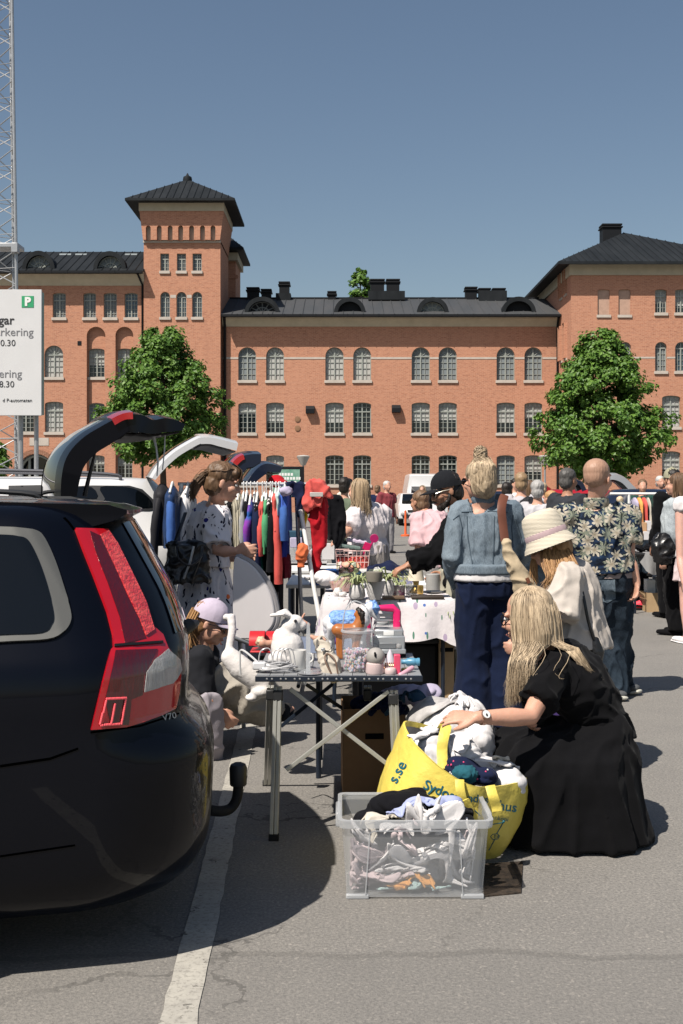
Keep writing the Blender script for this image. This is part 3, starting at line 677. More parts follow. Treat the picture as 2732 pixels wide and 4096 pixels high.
class Car:
    W = [(.19,.80),(.26,.87),(.40,.905),(.55,.92),(.72,.925),(.84,.925),(.93,.918),(.985,.90),(1.03,.865),(1.12,.815),(1.22,.765),(1.32,.715),(1.39,.68),(1.43,.645),(1.452,.60)]
    UR = [(.19,-.20),(.26,-.03),(.40,.02),(.55,.03),(.65,.02),(.72,-.02),(.80,-.06),(.9,-.05),(.985,-.07),(1.03,-.09),(1.12,-.16),(1.22,-.24),(1.32,-.32),(1.39,-.39),(1.452,-.46)]
    UF = [(.19,-4.5),(.3,-4.72),(.55,-4.76),(.7,-4.7),(.82,-4.5),(.93,-3.75),(.985,-3.35),(1.12,-3.02),(1.32,-2.6),(1.452,-2.25)]
    def __init__(s, C, deg, sc=1.):
        s.C = V((C[0], C[1], 0)); a = R(deg); s.U = V((math.cos(a), math.sin(a), 0)); s.N = V((-math.sin(a), math.cos(a), 0)); s.ur = dict(s.UR); s.sc = sc
    @staticmethod
    def ip(tab, z):
        n = len(tab)
        for i in range(n-1):
            (a, p1), (b, p2) = tab[i], tab[i+1]
            if a <= z <= b:     # monotone cubic, so that the skin stays smooth from level to level
                def sl(k):
                    if k <= 0 or k >= n-1: k0, k1 = max(0, k-1), min(n-1, k+1); return (tab[k1][1]-tab[k0][1])/(tab[k1][0]-tab[k0][0])
                    l = (tab[k][1]-tab[k-1][1])/(tab[k][0]-tab[k-1][0]); r = (tab[k+1][1]-tab[k][1])/(tab[k+1][0]-tab[k][0])
                    return 0. if l*r <= 0 else 2*l*r/(l+r)
                h = b-a; t = (z-a)/h; m1, m2 = sl(i)*h, sl(i+1)*h
                return (2*t**3-3*t*t+1)*p1+(t**3-2*t*t+t)*m1+(-2*t**3+3*t*t)*p2+(t**3-t*t)*m2
        for (a, x), (b, y) in zip(tab, tab[1:]):
            if a <= z <= b: return x+(y-x)*(z-a)/(b-a)
        return tab[0][1] if z < tab[0][0] else tab[-1][1]
    def at(s, u, v, z): return s.C+s.U*u+s.N*v+V((0,0,z*s.sc))
    def ring(s, z, off=0., shrink=0.):
        w = s.ip(s.W, z)+off-shrink; ur = s.ip(sorted(s.ur.items()), z)+off-shrink*1.2; uf = s.ip(s.UF, z)-off+shrink*1.5
        rc, rf = .34, .5; pts = []
        for k in range(15): t = k/14; pts.append((uf+rf+(ur-rc-uf-rf)*t, -w))
        for k in range(1, 10): t = -PI/2+PI/2*k/10; pts.append((ur-rc+rc*math.cos(t), -w+rc+rc*math.sin(t)))
        for k in range(11): pts.append((ur, (-w+rc)+(2*w-2*rc)*k/10))
        for k in range(1, 10): t = PI/2*k/10; pts.append((ur-rc+rc*math.cos(t), w-rc+rc*math.sin(t)))
        for k in range(15): t = k/14; pts.append((ur-rc+(uf+rf-ur+rc)*t, w))
        for k in range(1, 10): t = PI/2+PI/2*k/10; pts.append((uf+rf+rf*math.cos(t), w-rf+rf*math.sin(t)))
        for k in range(5): pts.append((uf, (w-rf)-(2*w-2*rf)*k/4))
        for k in range(1, 10): t = PI+PI/2*k/10; pts.append((uf+rf+rf*math.cos(t), -w+rf+rf*math.sin(t)))
        out = []
        for u, v in pts:
            k = max(0, min(1, (u+1.1)/1.1)); out.append(s.at(u-.1*k*(v/w)**2, v*(1-.03*k*k), z))
        return out
    def calibrate(s, tab):
        """move the rear of each level until its outline stands where the photograph has it"""
        s.ur = {z: s.ip(s.UR, z) for z, px in tab}
        for _ in range(6):
            for z, px in tab:
                r = s.ring(z); q = max(r, key=lambda p: (p.x/p.y)); s.ur[z] += ((px-CX)/FPX-q.x/q.y)*q.y/s.U.x*.9
    def shell(s, zs=None):
        zs = zs or [.19,.22,.26,.33,.40,.48,.55,.62,.68,.72,.76,.80,.84,.88,.93,.96,.985,1.01,1.03,1.07,1.12,1.17,1.22,1.27,1.32,1.36,1.39,1.42,1.44,1.452]
        mb = MB(); R_ = [s.ring(z) for z in zs]
        for k, (z, sh) in enumerate([(1.462,.05),(1.470,.14),(1.474,.3),(1.475,.5)]): R_.append([q+V((0,0,(z-1.452)*s.sc)) for q in s.ring(1.452, 0, sh)])
        mb.loft(R_); return mb
    def band(s, z0, z1, i0, i1, off, n=14):
        mb = MB(); k = i1-i0
        rows = [s.ring(z0+(z1-z0)*j/n, off)[i0:i1+1] for j in range(n+1)]
        return mb.loft(rows, False, False)
def bvh(mb): return BVHTree.FromPolygons([tuple(q) for q in mb.v], mb.f)
EYEP = V((0,0,EYE))
def smooth_ol(o, n=4): return [(q.x, q.y) for q in spline([V((x, y, 0)) for x, y in o], n, True)]
def patch(tree_, outline, step, off, thick=.006):
    """a panel cut to an outline and laid on the body, off metres proud of it"""
    P2 = []
    for i in range(len(outline)):
        a, b = V(outline[i]), V(outline[(i+1) % len(outline)]); n = max(1, int((b-a).length/step))
        P2 += [a.lerp(b, k/n) for k in range(n)]
    xs = [q.x for q in P2]; ys = [q.y for q in P2]; ex = []
    y = min(ys)
    while y < max(ys):
        x = min(xs)
        while x < max(xs):
            if inside((x, y), P2) and min((V((x,y))-q).length for q in P2) > step*.5: ex.append((x, y))
            x += step
        y += step
    vs, fs = tri_poly([tuple(q) for q in P2], (), ex)
    out = []; nn = []
    for q in vs:
        hit = None; x = q[0]
        for _ in range(60):
            dr = (P(x, q[1], 1.)-EYEP).normalized(); h = tree_.ray_cast(EYEP, dr)
            if h[0] is not None: hit = h; break
            x -= 2
        if hit is None: hit = tree_.find_nearest(P(q[0], q[1], tree_.find_nearest(P(q[0], q[1], 8.))[0].y))
        n = V(hit[1]); n = n if n.dot(dr) < 0 else -n; nn.append(n); out.append(V(hit[0])+n*off)
    mb = MB(); k = len(out); rim = len(P2)
    mb.add(out, fs); 
    base = [q-n*thick for q, n in zip(out, nn)]
    mb.add(out[:rim]+base[:rim], [(i, (i+1) % rim, rim+(i+1) % rim, rim+i) for i in range(rim)])
    return mb
def wheel(c, car, u, v, parent):
    M = Matrix((car.U, V((0,0,1)), car.N)).transposed(); p = car.at(u, v, .315)
    mb = MB(); mb.lathe([(.2,-.1),(.3,-.105),(.315,-.08),(.318,0),(.315,.08),(.3,.105),(.2,.1)], p, 32, M); t = mb.build('wheel', RUB, parent)
    mb = MB(); mb.lathe([(.02,-.1),(.06,-.115),(.19,-.1),(.205,-.11),(.205,.11),(.19,.1),(.02,.1)], p, 24, M)
    for k in range(5): 
        q = Matrix.Rotation(2*PI*k/5, 3, car.N); mb.tube([p+car.N*(-.11), p+q @ V((0,0,.2))-car.N*.11], .028, 6)
    mb.build('rim', STEEL, t)
CAR1 = Car((-.70, 4.37), 12)
CAR1.calibrate([(.19,735),(.26,800),(.36,842),(.44,850),(.52,852),(.6,857),(.65,852),(.70,828),(.74,780),(.80,752),(.9,758),(.985,752),(1.04,735),(1.145,694),(1.28,612),(1.36,560),(1.452,500)])
c1 = thing('estate_car', 'black estate car seen from its rear corner in the near left foreground', 'car', (CAR1.C.x, CAR1.C.y, 0), 'cars with open boots')
sh = CAR1.shell(); B1 = bvh(sh); body1 = sh.build('body', BLK, c1, smooth=60, fixn=True)
CAR1.band(1.03, 1.395, 22, 40, .004).build('rear_window', CGL, c1, smooth=60)
sp = MB(); lip = None
uu = CAR1.ip(sorted(CAR1.ur.items()), 1.452)
def spoiler(car, du, vv=.57):
    rows = []
    for k in range(13):
        v = -vv+2*vv*k/12; e = 1-.35*(abs(v)/vv)**4; cv = -.07*(v/vv)**2
        rows.append([car.at(u_+cv, v, z_) for u_, z_ in [(-1.1,1.455),(-.75,1.474+.0*e),(uu+du-.06,1.455*1),(uu+du,1.437),(uu+du,1.425),(uu+du-.05,1.40),(uu-.1,1.37),(-1.0,1.36)]])
    return MB().loft(rows)
spoiler(CAR1, .065).build('spoiler', BLK, c1, smooth=35)
S = lambda pts: [(x*.574, 1900+y*.574) for x, y in pts]
trim = S([(-560,355),(0,368),(130,375),(250,395),(310,450),(380,600),(440,780),(490,950),(490,1030),(440,1100),(330,1150),(0,1170),(-560,1215)])
patch(B1, smooth_ol(trim), 11, .010, .012).build('window_trim', TRIM, c1, smooth=50)
gl_ = S([(-540,415),(0,425),(130,437),(190,460),(235,530),(290,660),(340,820),(375,980),(360,1050),(290,1110),(0,1125),(-540,1168)])
patch(B1, smooth_ol(gl_), 14, .0135, .008).build('side_window', CGL, c1, smooth=60)
lampo = [(298,2119),(425,2123),(459,2175),(517,2290),(574,2417),(603,2508),(643,2543),(663,2595),(700,2640),(712,2700),(706,2770),(690,2838),(640,2862),(561,2891),(497,2909),(362,2918),(402,2749),(422,2669),(439,2603),(450,2594),(448,2543),(425,2451),(373,2313),(327,2198)]
tl1 = patch(B1, lampo, 9, .012, .02).build('tail_light', REDL, c1, smooth=50)
patch(B1, S([(612,405),(690,440),(770,620),(870,850),(950,1010),(1000,1150),(860,1190),(820,1000),(740,770),(650,540)]), 9, .0145, .004).build('lamp_inset', REDD, tl1, smooth=60)
patch(B1, S([(682,430),(738,402),(800,490),(900,690),(1000,900),(1056,1090),(1000,1130),(950,1000),(870,830),(770,620)]), 8, .017, .006).build('reflector_strip', REDB, tl1, smooth=60)
patch(B1, S([(795,1235),(1080,1225),(985,1400),(975,1530),(900,1560),(880,1742),(760,1742),(720,1560),(775,1330)]), 9, .0145, .004).build('lamp_inset', REDD, tl1, smooth=60)
patch(B1, S([(985,1510),(1000,1380),(1060,1290),(1150,1225),(1225,1290),(1238,1360),(1205,1420),(1180,1450)]), 8, .017, .006).build('reversing_lens', CLR, tl1, smooth=60)
S2 = lambda pts: [(x*.6378, 2700+y*.6378) for x, y in pts]
led = MB()
for a, b in (((655,145),(770,140)),((770,140),(742,305)),((742,305),(615,312)),((650,160),(615,312)),((705,180),(682,305))):
    for k in range(14):
        q = V(a).lerp(V(b), k/14); x, y = S2([q])[0]; h = B1.ray_cast(EYEP, (P(x, y, 1)-EYEP).normalized())
        if h[0] is not None: led.ell(h[0]+h[1]*.018, .0042, nu=6, nv=4)
led.build('reflector_dots', mat('reflector_dot', (.9,.12,.14), .15), tl1)
patch(B1, [(452,2586),(640,2572),(640,2580),(452,2596)], 6, .0165, .006).build('lamp_seam', DARKM, tl1)
for ol in ([(0,3422),(300,3378),(300,3384),(0,3429)], [(0,3060),(200,3030),(312,2990),(313,2998),(200,3040),(0,3070)], [(260,2070),(280,2090),(300,2119),(292,2119),(272,2092),(252,2072)], [(362,2926),(560,2900),(715,2850),(715,2857),(560,2908),(362,2934)]):
    patch(B1, ol, 6, .002, .004).build('panel_seam', mat('panel_gap', (.0005,.0005,.0005), 1., 0.), c1)
mb = MB(); q = CAR1.at(uu+.2, -.02, 1.0); 
wb = MB(); h_ = P(745, 2525, 4.2); wb.tube([P(690,2580,4.16), P(720,2525,4.14), P(760,2500,4.16), P(786,2492,4.22)], [.018,.03,.026,.012], 10, round_=True); wb.build('wiper', PLAST, c1)
hb = MB(); hp = [P(840,3240,4.5), P(880,3245,4.52), P(920,3235,4.55), P(945,3200,4.56), P(953,3150,4.56), P(953,3110,4.56)]
hb.tube(spline(hp, 4), .021, 10); to = hb.build('tow_bar', RUB, c1)
hb = MB(); hb.lathe([(.03,-.05),(.034,-.045),(.036,.02),(.03,.035),(.015,.042),(.002,.043)], P(953,3092,4.56), 16); hb.build('ball_cover', PLAST, to)
pass
mb = MB(); mb.b2((-.26,-.005,-.055),(.26,.005,.055)); M_ = Matrix((CAR1.N, CAR1.U, V((0,0,1)))).transposed()
pl = MB(); pl.add([CAR1.at(.04,0,.62)+M_ @ q for q in mb.v], mb.f); pl.build('number_plate', WHT, c1)
for u, v in ((-.98,-.79),(-.98,.79),(-3.7,-.79),(-3.7,.79)): wheel(None, CAR1, u, v, c1)
def rails(car, m, parent, u0=-2.1, u1=-.55):
    for s in (-1, 1):
        mb = MB(); mb.tube(spline([car.at(u0, s*.60, 1.44), car.at(u0+.1, s*.60, 1.50), car.at((u0+u1)/2, s*.595, 1.515), car.at(u1-.1, s*.60, 1.49), car.at(u1, s*.60, 1.45)], 4), .014, 8); mb.build('roof_rail', m, parent)
rails(CAR1, PLAST, c1, -2.3, -.95)
mb = MB(); q = CAR1.at(-1.05, -.15, 1.47); mb.loft([[q+CAR1.U*a*(1-t*.5)+CAR1.N*b*(1-t)+V((0,0,.06*t)) for a, b in ((-.1,-.03),(.1,-.02),(.1,.02),(-.1,.03))] for t in (0,.5,.9)]); mb.build('antenna_fin', BLK, c1)

def hatch(parent, prof, d0, slope, wid, n_, paint, inner, glass_k, lampk=None, inset=.12, strut=True):
    """an open tailgate: prof = (px, py) of its near edge, outer line from hinge to lower lip, with thickness below"""
    pr = spline([(x, y, t*1000) for x, y, t in prof], 3); prof = [(q.x, q.y, q.z/1000) for q in pr]; glass_k *= 3
    if lampk: lampk = (lampk[0]*3, lampk[1]*3)
    x0 = prof[0][0]; L = [P(x, y, d0+(x-x0)*slope) for x, y, t in prof]; T = [t for _, _, t in prof]
    # tangent / inward normal in the plane of the near edge
    nrm = []
    for i in range(len(L)):
        t = (L[min(i+1, len(L)-1)]-L[max(i-1, 0)]).normalized(); n2 = V((t.x*0+0, 0, 0)); h = n_.normalized(); m = t.cross(h).normalized()
        if m.z > 0: m = -m
        nrm.append(m)
    W = n_*wid
    def strip(i0, i1, k0, k1, th=1., lift=0.):
        mb = MB(); rows = []
        for i in range(i0, i1+1):
            crown = lambda k: (1-(2*k-1)**2)*.05
            top = [L[i]+W*(k0+(k1-k0)*j/8)-nrm[i]*(crown(k0+(k1-k0)*j/8)+lift) for j in range(9)]
            bot = [q+nrm[i]*T[i]*th for q in reversed(top)]
            rows.append(top+bot)
        return mb.loft(rows)
    N_ = len(L)-1
    strip(0, glass_k, 0, inset).build('tailgate_pillar', paint, parent, smooth=50); strip(0, glass_k, 1-inset, 1).build('tailgate_pillar', paint, parent, smooth=50)
    tg = strip(glass_k, N_, 0, 1).build('tailgate', paint, parent, smooth=50)
    strip(0, glass_k, inset, 1-inset, .15, -.01).build('tailgate_window', CGL, parent, smooth=50)
    mb = MB(); rows = []
    for i in range(glass_k, N_+1): rows.append([L[i]+W*(.06+.88*j/6)+nrm[i]*(T[i]+.006) for j in range(7)])
    mb.loft(rows, False, False); mb.build('tailgate_lining', inner, tg, solid=.01)
    if lampk:
        i0, i1 = lampk
        for k0, k1 in ((-.012,.1),(.9,1.012)): strip(i0, i1, k0, k1, .38, .012).build('tail_light', REDL, parent, smooth=50)
    return L, W, nrm
CAR2 = Car((-1.28, 7.05), 13); CAR2.ur = dict([(.19,-.20),(.26,-.03),(.55,.03),(.72,-.02),(.84,-.05),(.88,-.08),(.92,-.95),(1.36,-.95),(1.42,-.55),(1.452,-.46)])
c2 = thing('estate_car', 'black estate car with raised tailgate and red lights, second from front', 'car', (CAR2.C.x, CAR2.C.y, 0), 'cars with open boots')
CAR2.shell().build('body', BLK, c2, smooth=60)
for u, v in ((-.98,-.79),(-.98,.79),(-3.7,-.79),(-3.7,.79)): wheel(None, CAR2, u, v, c2)
rails(CAR2, PLAST, c2)
LINING = mat('dark_boot_lining', (.025,.025,.027), .7, .3)
pf = [(x, y, t*.8) for x, y, t in [(243,1985,.11),(245,1920,.125),(258,1850,.135),(288,1795,.14),(340,1745,.14),(402,1707,.14),(448,1682,.13),(490,1662,.12),(530,1656,.13),(575,1662,.13),(612,1680,.1),(660,1672,.1),(705,1680,.09),(742,1698,.05)]]
L2, W2, n2 = hatch(c2, pf, 6.35, .00032, 1.16, V((-.335,.94,0)), BLK, LINING, 6, (6, 8))
mb = MB(); mb.tube([P(338,1985,6.5), P(352,1925,6.5), P(385,1790,6.5)], [.014,.012,.006], 8); mb.build('gas_strut', PLAST, c2)
mb = MB(); mb.tube([P(612,1735,6.6), P(625,1790,6.6), P(632,1850,6.6), P(628,1905,6.6)], [.012,.006,.006,.004], 6); mb.tube([P(660,1740,6.6), P(658,1800,6.6), P(650,1880,6.6)], .004, 5); mb.box(P(618,1732,6.6), (.07,.04,.04)); mb.build('pull_strap', mat('white_strap', (.5,.5,.5), .7), c2)
CAR3 = Car((-1.2, 10.0), 13, 1.10)
c3 = thing('estate_car', 'white estate car with roof rails and open tailgate behind black cars', 'car', (CAR3.C.x, CAR3.C.y, 0), 'cars with open boots')
s3 = CAR3.shell(); B3 = bvh(s3); s3.build('body', WHITEP, c3, smooth=60)
S3 = lambda pts: [(x*.574, 1600+y*.574) for x, y in pts]
patch(B3, S3([(60,600),(300,595),(300,640),(480,650),(500,605),(640,598),(900,600),(990,625),(1060,690),(1100,735),(1085,765),(1040,775),(700,775),(440,690),(60,690)]), 10, .006, .008).build('window_trim', PLAST, c3, smooth=50)
for ol in ([(500,620),(640,612),(672,690),(480,668)], [(700,610),(880,612),(970,640),(1035,690),(1060,735),(1040,755),(735,755),(730,690)]):
    patch(B3, smooth_ol(S3(ol), 3), 10, .010, .006).build('side_window', CGL, c3, smooth=60)
rails(CAR3, mat('anodised_rail', (.15,.15,.16), .4, metal=.5), c3, -2.6, -.75)
for u, v in ((-.98,-.79),(-.98,.79),(-3.7,-.79),(-3.7,.79)): wheel(None, CAR3, u, v, c3)
D3 = lambda x, y, t: (x*.574, 1600+y*.574, t*.55)
pf = [D3(1060,545,.05),D3(1100,480,.07),D3(1150,420,.08),D3(1220,360,.08),D3(1300,310,.08),D3(1370,272,.08),D3(1400,262,.09),D3(1470,262,.09),D3(1540,275,.1),D3(1660,305,.1)]
hatch(c3, pf, 8.6, .0005, 1.05, V((-.2,.98,0)), WHITEP, mat('grey_boot_lining', (.13,.14,.15), .6), 6)
# farther cars of the row and across the yard: body, windows, raised tailgate
def far_car(C, deg, paint, label, pf, d0, slope, wid=1.05, n_=V((-.2,.98,0)), lampk=None, sc=1.05):
    car = Car(C, deg, sc); c = thing('estate_car', label, 'car', (car.C.x, car.C.y, 0), 'cars with open boots'); car.shell().build('body', paint, c, smooth=60)
    car.band(1.05, 1.38, 2, 13, .006, 6).build('side_window', CGL, c); car.band(1.05, 1.38, 46, 57, .006, 6).build('side_window', CGL, c)
    for u, v in ((-.98,-.79),(-.98,.79),(-3.7,-.79),(-3.7,.79)): wheel(None, car, u, v, c)
    hatch(c, pf, d0, slope, wid, n_, paint, LINING, len(pf)//2, lampk); return c
D5 = lambda x, y, t: (500+x*.5102, 1750+y*.5102, t)
far_car((-1.75, 12.6), 13, BLUEP, 'dark blue car with raised tailgate beyond the ponytail woman', [D5(760,330,.1),D5(800,260,.12),D5(850,200,.14),D5(890,160,.14),D5(930,142,.13),D5(1000,130,.13),D5(1068,130,.08)], 11.6, .0005, lampk=(2,4))
far_car((-2.1, 15.4), 13, BLUEP, 'dark blue car with lowest raised tailgate beside the billboard', [D5(960,345,.08),D5(990,300,.1),D5(1030,250,.12),D5(1075,215,.12),D5(1120,205,.1),D5(1180,215,.1),D5(1235,235,.07)], 14.2, .0005)
far_car((4.1, 27.2), 172, REDP, 'red car with raised tailgate behind the crowd at right', [(2205,1958,.1),(2180,1942,.1),(2150,1932,.1),(2120,1934,.1),(2085,1945,.06)], 25.2, 0., 1.2, V((.1,.99,0)))
far_car((6.6, 25.2), 172, GREYP, 'silver car with raised tailgate right of the floral shirt man', [(2560,1968,.1),(2535,1945,.12),(2505,1915,.12),(2475,1900,.12),(2448,1900,.1),(2425,1912,.06)], 23.6, 0., 1.2, V((.1,.99,0)))
far_car((5.0, 23.0), 172, BLUEP, 'dark blue car with raised tailgate left of the floral shirt man', [(2345,1960,.08),(2330,1930,.08),(2310,1921,.08),(2290,1920,.08),(2262,1930,.06)], 21.6, 0., 1.2, V((.1,.99,0)))
# white van and camper far off
def van(x, d, w, h, L, label, name, cat, camper=False):
    t = thing(name, label, cat, (x, d, 0)); mb = MB()
    sec = [(-L,.35,h*.98),(-1.15,.35,h),(-.85,.32,h*.98),(-.62,.3,h*.66),(-.12,.3,h*.52),(0,.32,h*.42)] if not camper else [(-L,.4,h),(-1.6,.4,h),(-1.2,.4,h*.97),(-1.15,.4,h*.72),(-.5,.35,h*.45),(0,.35,h*.36)]
    rows = []
    for u, z0, z1 in sec:
        y = d-u; ww = w/2; top = ww*.86 if z1 > h*.6 else ww*.92
        rows.append([V((x-ww,y,z0)), V((x+ww,y,z0)), V((x+ww,y,z0+(z1-z0)*.55)), V((x+top,y,z1-.05)), V((x+top-.08,y,z1)), V((x-top+.08,y,z1)), V((x-top,y,z1-.05)), V((x-ww,y,z0+(z1-z0)*.55))])
    mb.loft(rows); mb.build('body', WHITEP, t, smooth=35, bevel=.03)
    i = 2 if not camper else 3
    (u0,_,za),(u1,_,zb) = sec[i], sec[i+1]
    mb = MB(); q = lambda s, u, z: V((x+s, d-u-.03, z+.02)); tw = w/2*.78
    mb.add([q(-tw,u0,za-.03), q(tw,u0,za-.03), q(tw*1.08,u1,zb+.02), q(-tw*1.08,u1,zb+.02)], [(0,1,2,3)]); mb.build('windscreen', CGL, t, solid=.01)
    mb = MB(); mb.b2((x-w*.42,d-.04,.34),(x+w*.42,d+.02,.5)); mb.build('grille', PLAST, t, bevel=.02)
    mb = MB(); mb.b2((x-w*.3,d-.04,.62),(x+w*.3,d+.02,.7)); mb.build('grille', PLAST, t, bevel=.02)
    for s in (-1, 1):
        mb = MB(); mb.ell((x+s*w*.38, d-.02, h*.38), (.16,.07,.1)); mb.build('headlight', CLR, t)
        for yy in (d+.75, d+L-.8):
            mb = MB(); mb.lathe([(.02,-.1),(.22,-.11),(.31,-.1),(.32,0),(.31,.1),(.02,.1)], (x+s*(w/2-.12), yy, .32), 20, Matrix.Rotation(R(90), 3, 'Y')); mb.build('wheel', RUB, t)
    return t
v_ = P(1660, HOR, 50); van(v_.x+.15, 49, 1.8, 1.42, 4.1, 'small white van parked facing the market by the brick wall', 'small_van', 'van')
v_ = P(1690, HOR, 60); t = van(v_.x+.3, 60, 2.1, 2.45, 5.6, 'white camper van with high cab roof behind the small white van', 'camper_van', 'camper van', True)
# far parked cars behind the crowd on the right
mb = MB(); mb.tube([P(1623,2055,40), P(1623,2145,40)-V((0,0,0))], .03, 8); q = G(1623,2150)
po_ = MB(); po_.lathe([(.16,0),(.16,.05),(.04,.07),(.035,.85),(.01,.87)], G(1622,2145), 12); tag(po_.build('bollard', mat('orange_plastic', (.7,.12,.03), .5)), 'thin orange marker post standing before the white van', 'bollard')
# ------------------------------------------------------------------ people
def skinm(name, c): return mat(name, c, .5, .35, var=.18, vscale=14, sss=.12, bump=.12, bscale=60, dist=.004)
SKIN = skinm('fair_skin', (.58,.32,.225)); SKIN2 = skinm('tanned_skin', (.42,.215,.135))
def cloth(name, c, var=.15, bump=.35, bscale=6, rough=.92, **k): return mat(name, c, rough, .12, var=var, vscale=k.pop('vscale', 7), bump=bump, bscale=bscale, sheen=.03, dist=k.pop('dist', .03), bstretch=(1,1,.6), **k)
def hairm(name, a, b):
    m = mat(name, a, .5, .4); g = NG(m); geo = g.new('NewGeometry')
    n = g.noise(g.mapping(g.tc.outputs['Object'], (70,70,5)), 1., 3, .6)
    f = g.math('ADD', g.math('MULTIPLY', g.ramp(n, .38, .62), .35), g.math('MULTIPLY', g.ramp(geo.outputs['Random Per Island'], .35, .95), .65))
    g.link(g.mix(f, a, b), g.b.inputs['Base Color']); g.bump(n, .5, .01); return m
BLOND = hairm('blonde_hair', (.62,.485,.325), (.075,.047,.026)); BROWN = hairm('brown_hair', (.17,.10,.055), (.05,.028,.016)); DKHAIR = hairm('dark_hair', (.02,.015,.012), (.008,.006,.005)); GINGER = hairm('ginger_blonde_hair', (.46,.26,.11), (.2,.1,.045)); GREYH = hairm('grey_hair', (.5,.48,.46), (.3,.29,.28)); STUB = hairm('stubble_hair', (.42,.26,.18), (.33,.19,.13))
EYEW = mat('eye_white', (.7,.68,.65), .2); EYEB = mat('eye_dark', (.01,.01,.012), .1, .6); LIPM = mat('lips', (.42,.16,.13), .5)
def skel(px, d, hd, H, lean=0., base=None, sw=1., turn=0., **ov):
    b = base if base is not None else V(((px-CX)/FPX*d, d, 0.)); h = R(hd)
    F = V((math.sin(h), math.cos(h), 0)); r = V((math.cos(h), -math.sin(h), 0)); Z = V((0,0,1)); J = dict(F=F, R=r, H=H, base=b)
    q = lambda lat, fw, z: b+r*lat*H+F*fw*H+Z*z*H
    l = lambda z: lean*max(0, z-.53)/.4
    J.update(pelvis=q(0,0,.53), waist=q(0,l(.61),.61), chest=q(0,l(.73),.73-.02*abs(lean)), upper=q(0,l(.80),.80-.05*abs(lean)), neck=q(0,l(.845),.845-.1*abs(lean)), head=q(0,l(.93)+.012,.932-.16*abs(lean)))
    for s, n in ((-1,'L'),(1,'R')):
        J['sh'+n] = q(s*.098*sw, l(.8), .80-.06*abs(lean)); J['el'+n] = q(s*.128*sw, l(.8)*.9-.015, .63-.05*abs(lean)); J['wr'+n] = q(s*.135*sw, l(.8)*.9+.03, .485-.05*abs(lean))
        J['hip'+n] = q(s*.05, 0, .51); J['kn'+n] = q(s*.056, .012, .28); J['an'+n] = q(s*.06, -.015, .045); J['toe'+n] = q(s*.07, .085, .02)
    hh = R(hd+turn); J['face'] = V((math.sin(hh), math.cos(hh), 0)); J['hup'] = V((0,0,1)); J['hs'] = H/1.72
    J.update(ov)
    for n in 'LR':
        if 'wr'+n in ov and 'el'+n not in ov:
            a, c = J['sh'+n], J['wr'+n]; m = (a+c)/2; L = (c-a).length; k = math.sqrt(max(0, (.325*H/2)**2-(L/2)**2)); ax = (c-a).normalized()
            hint = V((0,0,-1))-F*.3; hint = (hint-ax*hint.dot(ax)).normalized(); J['el'+n] = m+hint*k
    return J
def hand(mb, w_, dr, pn, s=1., curl=.5, side=1, spread=.12):
    """palm, four fingers, thumb; dr: along the hand; pn: out of the palm; side: +1 thumb towards dr x pn"""
    dr = dr.normalized(); pn = (pn-dr*pn.dot(dr)).normalized(); lt = dr.cross(pn)*side
    k = w_+dr*.088*s
    mb.tube([w_-dr*.01*s, w_+dr*.03*s, k], [(.026*s,.019*s),(.038*s,.016*s),(.041*s,.012*s)], 10, side=lt, round_=True)
    for i, (o, L) in enumerate(((.031,.072),(.0105,.08),(-.0105,.074),(-.031,.058))):
        p = k+lt*o*s-dr*.008*s; d = (dr+lt*spread*(o/.03)).normalized(); pts = [p-dr*.02*s]; c = curl*(1+.12*i)
        for j, f in enumerate((.45,.3,.25)):
            a = c*(.35+.75*j)*.8; v = d*math.cos(a)+pn*math.sin(a); pts.append(pts[-1]+v*L*s*f*(1 if j else 1.45))
        mb.tube(pts, [.0102*s,.0098*s,.009*s,.0072*s], 8, round_=True)
    p = w_+lt*.026*s+dr*.018*s; a = (dr*.7+lt*.65+pn*.25).normalized()
    mb.tube([p, p+a*.03*s, p+a*.03*s+(dr*.85+lt*.2+pn*.4).normalized()*.032*s, p+a*.03*s+(dr*.95+pn*.5).normalized()*.056*s], [.015*s,.0125*s,.0105*s,.0085*s], 8, round_=True)
def headf(J):
    f = J['face'].normalized(); u = J['hup'].normalized(); f = (f-u*f.dot(u)).normalized(); r = f.cross(u)
    return f, u, r, Matrix((r, f, u)).transposed()
def head(mb, J, nose=1.):
    f, u, r, M = headf(J); s = J['hs']; c = J['head']; q = lambda a, b, e: c+M @ V((a,b,e))*s
    E = lambda p, rad: mb.ell(q(*p), tuple(x*s for x in rad), M, 18, 12)
    E((0,-.012,.04),(.075,.097,.084)); E((0,.03,-.035),(.06,.062,.078)); E((0,.072,-.092),(.024,.022,.02)); E((0,.045,-.075),(.044,.045,.035))
    mb.tube([q(0,.088,.018), q(0,.104,-.008), q(0,.116*nose,-.03), q(0,.098,-.042)], [.008*s,.010*s,.0135*s,.009*s], 8, round_=True)
    for k in (-1, 1):
        E((k*.016,.096,-.034),(.010,.011,.008)); E((k*.034,.078,.022),(.026,.014,.010)); E((k*.040,.062,-.028),(.026,.028,.026))
        mb.ell(q(k*.076,-.006,-.012), (.010*s,.021*s,.032*s), M @ Matrix.Rotation(R(k*18), 3, 'Z'), 12, 8)
    E((0,.093,-.063),(.022,.012,.006)); E((0,.092,-.075),(.019,.012,.007))
    mb.tube([q(0,-.02,-.05), J['neck'].lerp(q(0,-.02,-.05), .4), J['neck']-V((0,0,.03))], [.054*s,.053*s,.064*s], 14, round_=True)
